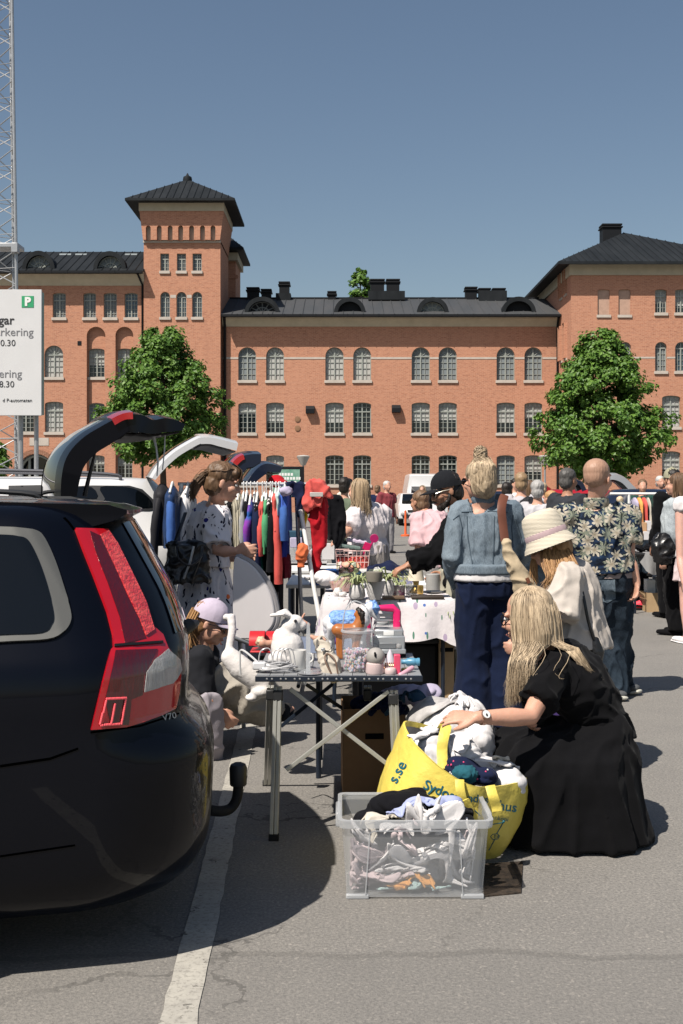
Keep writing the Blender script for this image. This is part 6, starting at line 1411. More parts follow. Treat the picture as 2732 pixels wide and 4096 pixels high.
# --- yellow carrier bag
YEL = mat('yellow_woven_plastic', (.72,.58,.11), .5, .4, var=.1, vscale=5, bump=.5, bscale=7, dist=.04); g = NG(YEL)
WLIN = mat('white_bag_lining', (.66,.64,.62), .6, .3, var=.1, bump=.5, bscale=7, dist=.04)
YB = thing('shopping_bag', 'large yellow shopping bag with blue lettering, full of clothes', 'shopping bag', G(1800, 3400))
bot = [P(1530,3330,4.98), P(1780,3345,4.98), P(1990,3352,4.92), P(2000,3438,4.66), P(1850,3450,4.6), P(1700,3450,4.6), P(1530,3440,4.62), P(1490,3380,4.8)]
for v in bot: v.z = .006
topr = [P(1622,2884,4.84), P(1770,2925,4.95), P(1960,3036,4.95), P(2108,3112,4.70), P(1925,3150,4.46), P(1790,3092,4.46), P(1690,3010,4.52), P(1632,2945,4.66)]
rings = []; NR = 13
tt, bb = spline(topr, 6, True), spline(bot, 6, True)
rng = random.Random(11)
for k in range(NR+1):
    t = k/NR; row = []
    for j, (a, b) in enumerate(zip(bb, tt)):
        p = a.lerp(b, t); c = sum(bb, V())/len(bb); o_ = (p-V((c.x, c.y, p.z))); o_.z = 0
        row.append(p+o_.normalized()*(.035*math.sin(PI*t)+.022*noise.noise(p*6)*math.sin(PI*min(1, t*1.02))+.010*(1-2*abs(noise.noise(p*11+V((4,4,4)))))*math.sin(PI*min(1,t*1.0))))
    rings.append(row)
mb = MB(); mb.loft(rings, cap=False); yb = mb.build('bag_wall', YEL, YB, smooth=70, fixn=False)
bm_ = bmesh.new(); bm_.from_mesh(yb.data); bmesh.ops.recalc_face_normals(bm_, faces=bm_.faces[:]); bm_.to_mesh(yb.data); bm_.free()
YT = BVHTree.FromPolygons([tuple(q) for q in mb.v], mb.f)
mb = MB(); c = sum(tt, V())/len(tt)
mb.loft([[q+(V((c.x,c.y,q.z))-q).normalized()*.007 for q in row] for row in rings[3:]], cap=False); mb.build('lining', WLIN, YB, smooth=70, fixn=False)
mb = MB(); mb.loft([[q+V((0,0,.001)) for q in tt], [q+(V((c.x,c.y,q.z))-q).normalized()*.009+V((0,0,.001)) for q in tt], [q+(V((c.x,c.y,q.z))-q).normalized()*.009-V((0,0,.022)) for q in tt]], cap=False); mb.build('hem', YEL, YB, smooth=70, fixn=False)
TEALI = mat('dark_teal_print', (.01,.11,.15), .5)
text_on(YT, 'lettering', 's.se', 1588, 3138, 62, 62, TEALI, YB, .003, bold=.8)
text_on(YT, 'lettering', 'Sydost', 1690, 3152, -22, 56, TEALI, YB, .003, bold=.8); text_on(YT, 'lettering', 'hus', 1990, 3238, -8, 54, TEALI, YB, .003, bold=.8); text_on(YT, 'lettering', 'ndus', 1868, 3204, -6, 44, TEALI, YB, .003, bold=.8)
text_on(YT, 'lettering', 'onköpi', 1962, 3275, -8, 25, TEALI, YB, .003); text_on(YT, 'lettering', 'E4', 1975, 3352, -2, 20, TEALI, YB, .003)
line_on(YT, [(1962,3345),(1970,3336),(1990,3335),(1998,3344),(1990,3356),(1970,3357),(1962,3345)], .0016, TEALI, YB, 'road_sign_outline'); line_on(YT, [(2014,3288),(1986,3335)], .0022, TEALI, YB, 'map_line'); line_on(YT, [(1978,3358),(1955,3400)], .0022, TEALI, YB, 'map_line'); line_on(YT, [(1870,3238),(1900,3242),(1920,3262)], .002, TEALI, YB, 'map_line'); line_on(YT, [(1950,3300),(2010,3290)], .0018, TEALI, YB, 'map_line')
mb = MB(); h = YT.ray_cast(EYEP, (P(2014,3286,1)-EYEP).normalized()); 
if h[0] is not None: mb.ell(h[0], .006); mb.build('map_dot', TEALI, YB)
def strap(pts, w_, m, parent, name='handle', side=V((1,.1,0))):
    q = spline(pts, 6); mb = MB(); mb.tube(q, [(w_,.0025)]*len(q), 8, side=side); return mb.build(name, m, parent)
strap([P(1752,2940,4.82), P(1765,2915,4.74), P(1785,2905,4.73), P(1772,2960,4.68), P(1768,3010,4.66), P(1772,3075,4.62)], .022, YEL, YB)
strap([P(1838,3118,4.43), P(1842,3165,4.41), P(1858,3225,4.42), P(1880,3245,4.42), P(1858,3200,4.40)], .018, YEL, YB); strap([P(1960,3142,4.43), P(1972,3185,4.41), P(1985,3225,4.42), P(1988,3245,4.42)], .02, YEL, YB)
YG = 'clothes in the yellow bag'
o = rag('garment', 'navy top with small pink and white dots bulging from the yellow bag', 'clothing', [(1860,3085,4.62,.085,.07,.05),(1930,3105,4.6,.06,.06,.035),(1810,3080,4.66,.05,.06,.04)], FAB['navy'], group=YG, amp=.018)
ot = obj_tree(o); dm_ = MB(); dw_ = MB(); r5 = random.Random(8)
for k in range(26):
    h = ot.ray_cast(EYEP, (P(r5.uniform(1790,1960), r5.uniform(3040,3120), 1)-EYEP).normalized())
    if h[0] is not None: (dm_ if k % 3 else dw_).ell(h[0], .0042, nu=6, nv=4)
dm_.build('dots', mat('pink_dot', (.75,.08,.2), .6), o); dw_.build('dots', WHT, o)
mb = MB()
for k in range(4): mb.tube([P(1858+38*math.cos(a)*(1-.2*k), 3100+26*math.sin(a)*(1-.22*k), 4.54-.01*k) for a in (PI*2*j/14+k for j in range(15))], .017-.002*k, 8)
tag(blob('sock_roll', mb, FAB['teal'], None, .006, 1, .006, 40), 'rolled teal knit with pale edge in the yellow bag opening', 'clothing', YG)
as_collider(yb); as_collider(o); as_collider(rag('garment', 'white folded clothes deep in the yellow bag', 'clothing', [(1720,3040,4.76,.1,.1,.12),(1840,3040,4.78,.1,.09,.10),(1930,3080,4.76,.09,.08,.06),(2030,3135,4.68,.08,.08,.07)], FAB['white'], group=YG, amp=.016))
for lb, c_, sz, mm, am, fo in (('white cloth in the right end of the yellow bag', P(2035,3020,4.70), (.13,.14), 'white', .06, 2.5), ('pale grey cloth beside the navy top in the yellow bag', P(1985,3000,4.72), (.1,.12), 'cream', .05, 2.), ('white crumpled cloth filling the left of the yellow bag', P(1735,2900,4.75), (.22,.2), 'white', .07, 3.)): settle('garment', lb, c_, sz, FAB[mm], am, fo, group=YG)
# --- cardboard box and cloth under the table
CARD = mat('brown_cardboard', (.28,.165,.085), .85, .2, var=.25, vscale=4)
def cardboard(label, c, size, rz=0, open_=True, m=CARD, flaps=True, group='cardboard boxes'):
    t = thing('cardboard_box', label, 'box', c, group); sx_, sy_, sz_ = size; c = V(c); Mz = Matrix.Rotation(rz, 3, 'Z'); w_ = .006
    mb = MB()
    for ox, oy, ax_, ay_ in ((0,-sy_/2,sx_,w_),(0,sy_/2,sx_,w_),(-sx_/2,0,w_,sy_-w_*2.2),(sx_/2,0,w_,sy_-w_*2.2)): mb.box(c+Mz @ V((ox,oy,sz_/2)), (ax_,ay_,sz_), M=Mz)
    mb.box(c+Mz @ V((0,0,.006)), (sx_-.02,sy_-.02,.008), M=Mz)
    if not open_: mb.box(c+Mz @ V((0,0,sz_-.004)), (sx_-.014,sy_-.014,.006), M=Mz)
    b = mb.build('box_wall', m, t, smooth=False)
    if open_ and flaps:
        for s in (-1, 1):
            mb = MB(); mb.box(c+Mz @ V((s*(sx_/2+.05),0,sz_-.03)), (.005,sy_*.95,.12), M=Mz @ Matrix.Rotation(s*R(40), 3, 'Y')); mb.build('flap', m, t)
    mb = MB(); mb.box(c+Mz @ V((0,-sy_/2-.0045,sz_*.7)), (.09,.002,.028), M=Mz); mb.build('hand_hole', BLACKC, t); return t
cardboard('brown cardboard box standing in shade under the folding table', V((.155,5.72,0)), (.30,.36,.44), 0.03, flaps=False)
rag('garment', 'navy clothes stuffed in the cardboard box under the table', 'clothing', [(1480,2830,5.65,.1,.12,.05),(1560,2815,5.6,.1,.12,.05)], FAB['navy'])
as_collider(rag('garment', 'white bundled cloths under the printed jacket behind the yellow bag', 'clothing', [(1750,2900,5.06,.13,.12,.11),(1840,2890,5.0,.11,.1,.09),(1910,2950,4.94,.07,.09,.08),(1930,3010,4.94,.05,.07,.08)], FAB['white'], amp=.018)); mb = MB(); mb.ell(P(1640,2890,5.3), (.12,.12,.12)); collider(mb)
mb = MB(); mb.grid(lambda u, v: V((-.6+1.8*u, 4.+2*v, .0)), 2, 2); collider(mb)
settle('garment', 'white and grey printed jacket crumpled under the kneeling woman\'s hand', P(1780,2760,5.06), (.36,.28), cloth('white print cloth', (.55,.53,.52), .5, .5, 6, .5, vscale=9), .05, 4.)
settle('garment', 'white shirt hanging down beside the yellow bag rim', P(1890,2800,4.97), (.2,.22), FAB['white'], .06, 3.)
settle('garment', 'teal blue gauze cloth heaped on the cardboard box under the table', P(1650,2790,5.3), (.3,.26), FAB['denimblue'], .06, 4.)
sim_end()
rag('plastic_sheet', 'grey blue clear bag of clothes behind the table leg', 'bag', [(1620,2778,5.6,.12,.08,.045),(1700,2785,5.55,.08,.07,.05)], FAB['lilac'], amp=.03, freq=12)
# rusty cover in the asphalt
mb = MB(); qd = [G(1935,3590), G(2085,3575), G(2092,3450), G(1940,3460)]
mb.loft([[v+V((0,0,.001)) for v in qd], [v+V((0,0,.006)) for v in qd]]); tag(mb.build('drain_cover', mat('rusty_iron', (.07,.05,.035), .8, .3, var=.8, vscale=22, tint=(.012,.011,.01), bump=.6, bscale=50)), 'rusty iron drain cover in the asphalt beside the clear box', 'drain cover')
# --- folding table
TX0, TX1, TY0, TY1, TZ = -.372, .350, 4.93, 5.62, .70
FT = thing('folding_table', 'slatted grey aluminium folding table crowded with toys beside the yellow bag', 'table', ((TX0+TX1)/2, (TY0+TY1)/2, 0))
ALU = mat('brushed_aluminium', (.5,.5,.46), .38, .5, metal=.55, var=.12, vscale=20); SLAT = mat('grey_table_slat', (.3,.31,.32), .45, .5, metal=.2, var=.1, vscale=9)
mb = MB(); n = 12; wd = (TX1-TX0)/n
for k in range(n): mb.box((TX0+wd*(k+.5), (TY0+TY1)/2, TZ-.006), (wd-.0022, TY1-TY0-.012, .012))
tp = mb.build('tabletop', SLAT, FT, bevel=.002)
EDGE = mat('dark_blue_edge', (.012,.018,.03), .4, .4)
for yy in (TY0, TY1): 
    mb = MB(); mb.box(((TX0+TX1)/2, yy, TZ-.012), (TX1-TX0+.004, .014, .026)); e_ = mb.build('edge_bar', EDGE, FT, bevel=.003)
    if yy == TY0:
        mb = MB()
        for k in range(1, n): 
            for s in (-.011, .011): mb.lathe([(.0045,0),(.0045,.002),(.002,.003),(.0005,.003)], (TX0+wd*k+s, yy-.0068, TZ-.012), 8, Matrix.Rotation(R(90), 3, 'X'))
        mb.build('rivets', STEEL, e_)
def sq(a, b, w_, m, name, w2=None): mb = MB(); mb.tube([a, b], [(w_*.7,(w2 or w_)*.7)]*2, 4, side=V((.7,.7,0)) if False else None); return mb.build(name, m, FT, smooth=False)
FTL = [(P(1112,2745,4.97), P(1095,3360,4.89)), (P(1572,2760,4.97), P(1600,3330,4.92)), (P(1082,2745,5.5), P(1068,3142,5.80)), (P(1470,2745,5.55), P(1490,3140,5.80))]
for a, b in FTL:
    ax_ = V((.019,0,0)); mb = MB()
    for s in (-.5, .5): mb.box((a+b)/2+ax_*s, (.0165,.02,(a-b).length), M=(a-b).to_track_quat('Z','Y').to_matrix())
    lg = mb.build('leg', ALU, FT, smooth=False, bevel=.002)
    mb = MB(); mb.box(b+V((0,0,.012)), (.044,.03,.03)); mb.build('foot_cap', RUB, lg, bevel=.003)
    mb = MB(); mb.box(a+V((.0,0,-.04)), (.042,.036,.05)); mb.build('corner_bracket', PLAST, FT, bevel=.006)
for a, b in ((P(1160,2755,4.99), P(1560,3065,4.95)), (P(1555,2765,4.965), P(1146,3080,4.93)), (P(1125,2905,5.65), P(1332,2735,5.56)), (P(1225,2738,5.575), P(1440,2880,5.66))):
    mb = MB(); mb.box((a+b)/2, (.018,.01,(a-b).length), M=(a-b).to_track_quat('Z','X').to_matrix()); mb.build('brace', ALU if a.y < 5.3 else EDGE, FT, smooth=False, bevel=.002)
# second low table behind, with blue grey cloth
t2 = thing('low_table', 'low table under blue grey cloth behind the slatted folding table', 'table', (-.1, 6.1, 0))
mb = MB(); mb.b2((-.42,5.70,.655), (.14,6.4,.675)); mb.build('tabletop', PLAST, t2)
for x in (-.12,.1):
    for y in (5.95,6.36): mb = MB(); mb.tube([(x,y,0),(x,y,.65)], .014, 8); mb.build('leg', EDGE, t2)
mb = MB(); mb.grid(lambda a, b: V((-.34+.47*a, 5.69+.72*b, .68+.008*noise.noise(V((a*4,b*4,3))))), 14, 14); tag(mb.build('cloth', FAB['lilac'] if False else cloth('blue_grey_cloth', (.16,.19,.26), .15), solid=.006), 'blue grey cloth spread on the low table behind the rabbit', 'cloth')
# --- things on the folding table
PLUSH = mat('white_plush', (.68,.65,.63), .95, .15, var=.06, bump=.3, bscale=120, dist=.006)
t = thing('rabbit_figure', 'white rabbit figure with black eye sitting on the folding table', 'rabbit figure', (P(1150,2650,5.3).x, 5.3, TZ)); k = 5.3
mb = MB(); E = lambda px, py, rx, ry, rz, M=None, d=k: mb.ell(P(px,py,d), (rx,ry,rz), M)
E(1150,2590,.078,.075,.085); E(1140,2555,.06,.06,.06); E(1160,2505,.045,.045,.045); E(1178,2487,.042,.036,.034); E(1205,2502,.028,.024,.024); E(1140,2630,.08,.078,.035); E(1205,2640,.035,.03,.018,None,5.26); E(1110,2635,.045,.04,.03,None,5.25)
mb.tube([P(1165,2470,5.29), P(1130,2455,5.27), P(1085,2462,5.26)], [(.014,.01),(.028,.012),(.014,.008)], 12, round_=True); mb.tube([P(1168,2468,5.34), P(1140,2443,5.35), P(1112,2452,5.36)], [(.014,.01),(.028,.012),(.016,.008)], 12, round_=True)
body_r = blob('body', mb, PLUSH, t, .005, 4, .0006, 60)
mb = MB(); mb.ell(P(1182,2484,5.262), .0075); mb.build('eye', EYEB, t)
t = thing('horse_figure', 'white toy horse with blue mane and saddle behind the clear bucket', 'horse toy', (P(1400,2600,5.5).x, 5.5, TZ)); k = 5.5
mb = MB(); mb.tube([P(1322,2490,k), P(1345,2488,k), P(1400,2492,k), P(1450,2480,k)], [.04,.047,.043,.04], 14, round_=True); mb.tube([P(1445,2480,k), P(1468,2440,k), P(1490,2425,k)], [.04,.032,.024], 12, round_=True); mb.tube([P(1482,2428,k), P(1500,2455,k), P(1508,2468,k)], [.026,.021,.016], 12, round_=True)
for x, xx in ((1325,1318),(1335,1330),(1440,1446),(1452,1462)): mb.tube([P(x,2510,k+(.03 if x in (1335,1452) else -.03)), P((x+xx)/2-4,2560,k), P(xx,2610,k+(.03 if x in (1335,1452) else -.03))], [.022,.014,.012], 10, round_=True)
for s in (-.012,.012): mb.ell(P(1484,2415,k+s), (.006,.004,.014))
blob('body', mb, mat('glossy_white_plastic', (.66,.66,.68), .3), t, .005, 2)
BLUG = mat('blue_mane', (.03,.13,.5), .5, var=.5, vscale=30, tint=(.3,.5,.75), bump=.6, bscale=60)
mb = MB(); mb.tube([P(1498,2412,k-.02), P(1506,2432,k-.03), P(1506,2455,k-.02)], [.012,.018,.008], 10, round_=True); mb.tube([P(1488,2410,k), P(1475,2418,k+.01), P(1455,2455,k+.02)], [.012,.014,.01], 10, round_=True); blob('mane', mb, BLUG, t, .005, 1, .006, 50)
mb = MB(); mb.tube([P(1350,2482,k), P(1415,2484,k)], [(.053,.052)]*2, 18, round_=True); blob('saddle', mb, BLUG, t, .006, 1, .004, 30)
mb = MB(); mb.tube([P(1316,2475,k), P(1306,2510,k), P(1310,2570,k)], [.012,.018,.006], 8, round_=True); blob('tail', mb, mat('silver_hair', (.5,.5,.55), .4), t, .005, 1, .004, 50)
t = thing('horse_figure', 'brown toy horse with black mane beside the white toy horse', 'horse toy', (P(1380,2620,5.4).x, 5.4, TZ)); k = 5.4
mb = MB(); mb.tube([P(1352,2520,k), P(1385,2525,k), P(1430,2520,k)], [.032,.036,.034], 12, round_=True); mb.tube([P(1428,2518,k), P(1442,2475,k), P(1436,2448,k)], [.034,.024,.018], 12, round_=True); mb.tube([P(1440,2448,k), P(1424,2458,k)], [.018,.012], 10, round_=True)
for x in (1355, 1368, 1420, 1434): mb.tube([P(x,2540,k), P(x-3,2590,k), P(x,2630,k)], [.016,.011,.010], 8, round_=True)
blob('body', mb, mat('chestnut_plastic', (.36,.12,.03), .35), t, .005, 2)
mb = MB(); mb.tube([P(1434,2438,k-.01), P(1448,2455,k-.02), P(1450,2490,k-.02)], [.012,.016,.008], 8, round_=True); blob('mane', mb, DKHAIR, t, .005, 1, .006, 50)
t = thing('toy_truck', 'silver toy off road car facing front on the folding table', 'toy car', (P(1555,2633,5.5).x, 5.5, TZ)); k = 5.46
SIL = mat('silver_plastic', (.4,.42,.43), .3, .5, metal=.5)
def pb(x0, y0, x1, y1, d0, d1, m, name, par, bevel=.003): a, b = P(x0,y0,d0), P(x1,y1,d0); mb = MB(); mb.b2((a.x,d0,b.z), (b.x,d1,a.z)); return mb.build(name, m, par, bevel=bevel)
pb(1492,2545,1620,2612,k,k+.26,SIL,'body',t,.006); pb(1497,2518,1615,2546,k+.02,k+.14,SIL,'bonnet',t,.008)
mb = MB(); 
for a, b in (((1494,2520),(1502,2482)),((1502,2482),(1596,2482)),((1596,2482),(1608,2520))): mb.tube([P(a[0],a[1],k+.13), P(b[0],b[1],k+.17)], .006, 6)
mb.build('windscreen_frame', SIL, t); mb = MB(); mb.add([P(1496,2520,k+.132), P(1606,2520,k+.132), P(1595,2484,k+.17), P(1503,2484,k+.17)], [(0,1,2,3)]); mb.build('windscreen', CLEARP, t)
gr = pb(1513,2572,1583,2594,k-.005,k+.01,mat('grille_grey', (.22,.23,.24), .4, metal=.4),'grille',t,.001)
for y in (2576,2581,2586,2591): pb(1514,y-1,1582,y+1,k-.008,k-.004,SIL,'grille_bar',gr,0)
for x in (1500, 1595):
    mb = MB(); mb.lathe([(.012,0),(.011,.004),(.006,.006),(.001,.0065)], P(x,2584,k-.001), 16, Matrix.Rotation(R(90), 3, 'X')); mb.build('headlight', CLR, t)
pb(1488,2598,1624,2616,k-.02,k+.02,SIL,'bumper',t,.004)
for x in (1500, 1606):
    mb = MB(); mb.lathe([(.005,-.02),(.036,-.02),(.04,0),(.036,.02),(.005,.02)], P(x,2612,k+.07), 20, Matrix.Rotation(R(90), 3, 'Y')); mb.build('wheel', RUB, t)
mb = MB(); mb.tube([P(1535,2532,k+.018), P(1575,2532,k+.018)], [(.012,.001)]*2, 10, side=V((0,0,1)), round_=True); mb.build('bonnet_flash', WHT, t)
t = thing('shelf_toy', 'bright pink plastic toy frame behind the silver toy car', 'toy', (P(1540,2560,5.62).x, 5.6, TZ)); PNK = mat('hot_pink_plastic', (.68,.012,.13), .35); k = 5.6
mb = MB(); mb.tube([P(1462,2620,k), P(1478,2432,k), P(1572,2432,k), P(1588,2446,k), P(1588,2622,k)], [(.017,.02)]*5, 8, side=V((0,1,0))); mb.build('frame', PNK, t, bevel=.002)
for y in (2455,2472,2490,2508): pb(1505,y,1575,y+12,k+.02,k+.03,SIL,'shelf_bar',t,.001)
t = thing('bead_bucket', 'clear plastic bucket of pastel beads with arched handle on the folding table', 'bucket', (P(1432,2700,5.05).x, 5.05, TZ)); cB = V((P(1430,0,5.05).x, 5.06, TZ))
mb = MB(); mb.lathe([(.001,.001),(.062,.001),(.066,.01),(.069,.17),(.072,.182)], cB, 32, cap=False); mb.build('bucket_wall', CLEARP, t, fixn=False); mb = MB(); mb.lathe([(.069,.172),(.074,.176),(.074,.184),(.069,.186)], cB, 32, cap=False); mb.build('rim', RIM, t)
mb = MB(); mb.tube(spline([cB+V((-.066,0,.18)), cB+V((-.055,0,.27)), cB+V((-.02,.0,.31)), cB+V((.02,0,.30)), cB+V((.05,0,.26)), cB+V((.066,0,.18))], 5), [(.010,.003)]*26, 8, side=V((0,1,0))); mb.build('handle', RIM, t)
BEAD = mat('pastel_beads', (.6,.4,.45), .2, .6); g = NG(BEAD); vr = g.new('ValToRGB'); g.link(g.new('NewGeometry').outputs['Random Per Island'], vr.inputs[0]); vr.color_ramp.interpolation = 'CONSTANT'
for i, (p_, c_) in enumerate([(0,(.65,.62,.62)),(.25,(.62,.4,.46)),(.45,(.5,.42,.6)),(.6,(.25,.5,.42)),(.7,(.6,.3,.4)),(.8,(.62,.42,.25)),(.9,(.3,.4,.55))]):
    e = vr.color_ramp.elements[i] if i < 2 else vr.color_ramp.elements.new(p_); e.position = p_; e.color = c_+(1,)
g.link(vr.outputs[0], g.b.inputs['Base Color'])
mb = MB(); r5 = random.Random(2)
for k in range(650):
    a, rd = r5.uniform(0, 2*PI), .058*math.sqrt(r5.random()); mb.ell(cB+V((rd*math.cos(a), rd*math.sin(a), r5.uniform(.008,.095-.03*math.cos(a)*0))), r5.uniform(.005,.009), nu=6, nv=4)
tag(mb.build('beads', BEAD), 'pastel beads filling the lower half of the clear bucket', 'beads', kind='stuff')
t = thing('money_box', 'grey round money box with a slot on a pale pink base', 'ornament', (P(1500,2705,4.99).x, 4.99, TZ))
mb = MB(); mb.ell(P(1503,2628,4.99), .042); b_ = mb.build('head', mat('grey_stoneware', (.33,.31,.29), .6, var=.15), t); mb = MB(); mb.tube([P(1500,2612,4.948), P(1501,2624,4.947)], .0045, 8, round_=True); mb.build('slot', BLACKC, b_)
mb = MB(); mb.lathe([(.038,0),(.042,.008),(.038,.045),(.025,.055),(.001,.056)], V((P(1500,0,4.99).x,4.99,TZ+.001)), 20); mb.build('base', mat('pale_pink_ceramic', (.58,.45,.44), .45), t)
def lay(name, label, cat, px, d, prof, m, M=None, dz=0., n=20): mb = MB(); mb.lathe(prof, V((P(px,0,d).x, d, TZ+dz)), n, M); return tag(mb.build(name, m), label, cat)
XR = Matrix.Rotation(R(90), 3, 'Y') 
lay('bottle', 'blue bottle lying at the right end of the folding table', 'bottle', 1605, 5.1, [(.001,0),(.011,0),(.011,.02),(.018,.028),(.018,.06),(.016,.062),(.016,.07),(.018,.072),(.018,.082),(.001,.083)], mat('blue_plastic', (.08,.25,.38), .35), XR, .035)
pb(1576,2620,1602,2700,4.98,5.02,mat('pink_red_plastic', (.65,.07,.14), .3),'lipstick_case',None); tag(bpy.data.objects[-1] if False else [o for o in COL.objects if o.name.startswith('lipstick_case')][0], 'tall pink red lipstick toy standing near the blue bottle', 'toy')
lay('powder_pot', 'low round pale pink pot left of the pink lipstick toy', 'pot', 1562, 4.98, [(.024,0),(.026,.004),(.026,.02),(.022,.026),(.001,.027)], mat('pale_pink_ceramic', (.58,.45,.44), .45), dz=.001)
mb = MB(); mb.tube([P(1602,2700,4.98), P(1648,2672,5.04)], .011, 10, round_=True); tag(mb.build('marker', mat('pink_marker', (.62,.35,.42), .4)), 'pink marker lying at the right edge of the folding table', 'pen')
lay('yellow_case', 'small yellow plastic case below the blue bottle', 'toy', 1622, 5.03, [(.001,0),(.018,0),(.02,.006),(.018,.012),(.001,.012)], mat('yellow_plastic', (.65,.48,.1), .4), dz=.006)
mb = MB(); mb.lathe([(.001,.09),(.012,.07),(.03,.0),(.001,0)], V((P(1560,0,5.12).x,5.12,TZ)), 18); tag(mb.build('toy_cone', mat('pale_lilac_cone', (.55,.5,.55), .4)), 'pale cone toy between the money box and the silver toy car', 'toy')
mb = MB(); r5 = random.Random(6)
for k in range(7): mb.tube([V((P(1540,0,5.06).x+k*.009, 5.05+.004*(k % 2), TZ+.028+.014*math.cos(a))) if False else V((P(1540,0,5.06).x+k*.009+.002*math.cos(a), 5.06+.016*math.sin(a), TZ+.02+.016*math.cos(a))) for a in (2*PI*j/12 for j in range(13))], .003, 5)
tag(mb.build('bracelets', mat('copper_bracelets', (.45,.2,.1), .3, metal=.7)), 'row of thin coppery bracelets between pot and money box', 'bracelets')
t = thing('sling_bag', 'small beige buckled sling bag leaning on the folding table', 'bag', (P(1315,2700,5.03).x, 5.03, TZ)); PCH = cloth('beige_nylon', (.5,.45,.38), .15)
mb = MB(); mb.tube([P(1335,2700,5.02), P(1318,2650,5.04), P(1295,2600,5.1), P(1280,2565,5.13)], [(.036,.03),(.042,.03),(.036,.024),(.02,.018)], 14, side=V((1,0,.4)), round_=True); blob('bag_body', mb, PCH, t, .005, 2, .012, 18)
mb = MB(); mb.tube(spline([P(1352,2700,4.985), P(1340,2640,4.99), P(1310,2615,5.03), P(1300,2640,4.99), P(1330,2705,4.98)], 5), .004, 6); mb.build('piping', mat('brown_piping', (.16,.1,.07), .6), t); mb = MB(); mb.tube(spline([P(1275,2600,5.08), P(1320,2597,5.05), P(1310,2560,5.09), P(1285,2545,5.12), P(1272,2580,5.1)], 5), [(.007,.003)]*26, 6, side=V((0,1,0))); mb.build('strap', PCH, t); pb(1284,2592,1300,2606,5.035,5.05,STEEL,'buckle',t)
t = thing('acrylic_stand', 'upright clear acrylic strip standing right of the rabbit', 'stand', (P(1233,2690,5.06).x, 5.06, TZ)); mb = MB(); mb.loft([[P(1233+s*w_, y, 5.06)+V((0, e, 0)) for s, e in ((-1,-.004),(1,-.004),(1,.004),(-1,.004))] for y, w_ in ((2692,9),(2560,9),(2500,6),(2490,3))]); mb.build('strip', RIM, t); mb = MB(); mb.lathe([(.001,0),(.05,0),(.052,.004),(.001,.006)], V((P(1235,0,5.06).x,5.06,TZ+.001)), 28); mb.build('dish', SIL, t)
lay('mirror_dish', 'oval silver dish with blue centre left of the beige sling bag', 'dish', 1240, 4.985, [(.001,0),(.048,0),(.055,.004),(.05,.005),(.035,.003),(.001,.003)], mat('dish_steel', (.45,.46,.48), .25, metal=.6), dz=.001)
t = thing('mug', 'white mug with handle turned right behind the clear cables', 'mug', (P(1192,2670,5.12).x,5.12,TZ)); c = worldloc(t); mb = MB(); mb.lathe([(.001,0),(.034,0),(.038,.005),(.039,.085),(.036,.085),(.034,.01),(.001,.01)], c+V((0,0,.001)), 24); CER = mat('white_ceramic', (.68,.67,.65), .3); mb.build('cup', CER, t); mb = MB(); mb.tube(spline([c+V((.037,0,.07)), c+V((.062,0,.066)), c+V((.066,0,.04)), c+V((.037,0,.018))], 5), .005, 8); mb.build('handle', CER, t)
mb = MB(); r5 = random.Random(3); cc = V((P(1105,0,5.02).x, 5.03, TZ+.004))
for k in range(9):
    rd = r5.uniform(.045,.085); z = r5.uniform(.004,.04); mb.tube([cc+V((rd*math.cos(a)*1.25+r5.uniform(-.003,.003), rd*.55*math.sin(a), z+.008*math.sin(a*2+k))) for a in (2*PI*j/20 for j in range(21))], .0036, 6)
for k in range(5):
    a0 = r5.uniform(-.05,.06); mb.tube(spline([cc+V((a0-.03,-.02,.03)), cc+V((a0-.02,-.02,.09)), cc+V((a0+.02,-.015,.1)), cc+V((a0+.035,-.01,.03))], 5), .003, 6)
tag(mb.build('cable', mat('clear_white_cable', (.62,.62,.63), .25, trans=.35)), 'coil of clear white cable on the folding table front left', 'cable')
pb(1010,2650,1062,2680,5.0,5.06,mat('white_plastic', (.62,.62,.63), .35),'power_adapter',None,.006); tag([o for o in COL.objects if o.name.startswith('power_adapter')][0], 'white power adapter lying at the left edge of the folding table', 'adapter')
t = thing('doll_carrier', 'red toy carrier with dolls lying in it left of the rabbit', 'toy', (P(1045,2600,5.72).x, 5.72, .69)); REDT = mat('red_vinyl', (.5,.02,.025), .35); k = 5.72
for x0_, x1_, dd in ((1000,1060,0.),(1066,1120,.1)):
    mb = MB(); N = 14; mb.loft([[P(x0_, 2575, k+dd)+V((q_, .07*math.cos(PI*j/N)*1.0, .0+.065*math.sin(PI*j/N)*r_)) for j in range(N+1) for r_ in (1,)]+[P(x0_,2575,k+dd)+V((q_, .058*math.cos(PI*j/N), .053*math.sin(PI*j/N))) for j in reversed(range(N+1))] for q_ in (0,(x1_-x0_)/FPX*k)]); mb.build('carrier_hood', REDT, t)
mb = MB(); mb.b2(P(1000,2612,k-.08)-V((0,0,0)), P(1130,2588,k+.07)); mb.build('carrier_base', REDT, t, bevel=.01)
td = thing('doll', 'fair haired doll lying in the red toy carrier', 'doll', P(1060,2590,5.7)); mb = MB(); mb.ell(P(1050,2572,5.64), .024); mb.tube([P(1065,2575,5.64), P(1120,2572,5.66)], [.018,.02], 10, round_=True); mb.tube([P(1110,2568,5.62), P(1122,2530,5.62), P(1130,2518,5.62)], .008, 8, round_=True); blob('body', mb, SKIN, td, .006, 1); mb = MB(); mb.ell(P(1044,2568,5.65), (.026,.028,.027)); blob('hair', mb, BLOND, td, .006, 1, .006, 40)
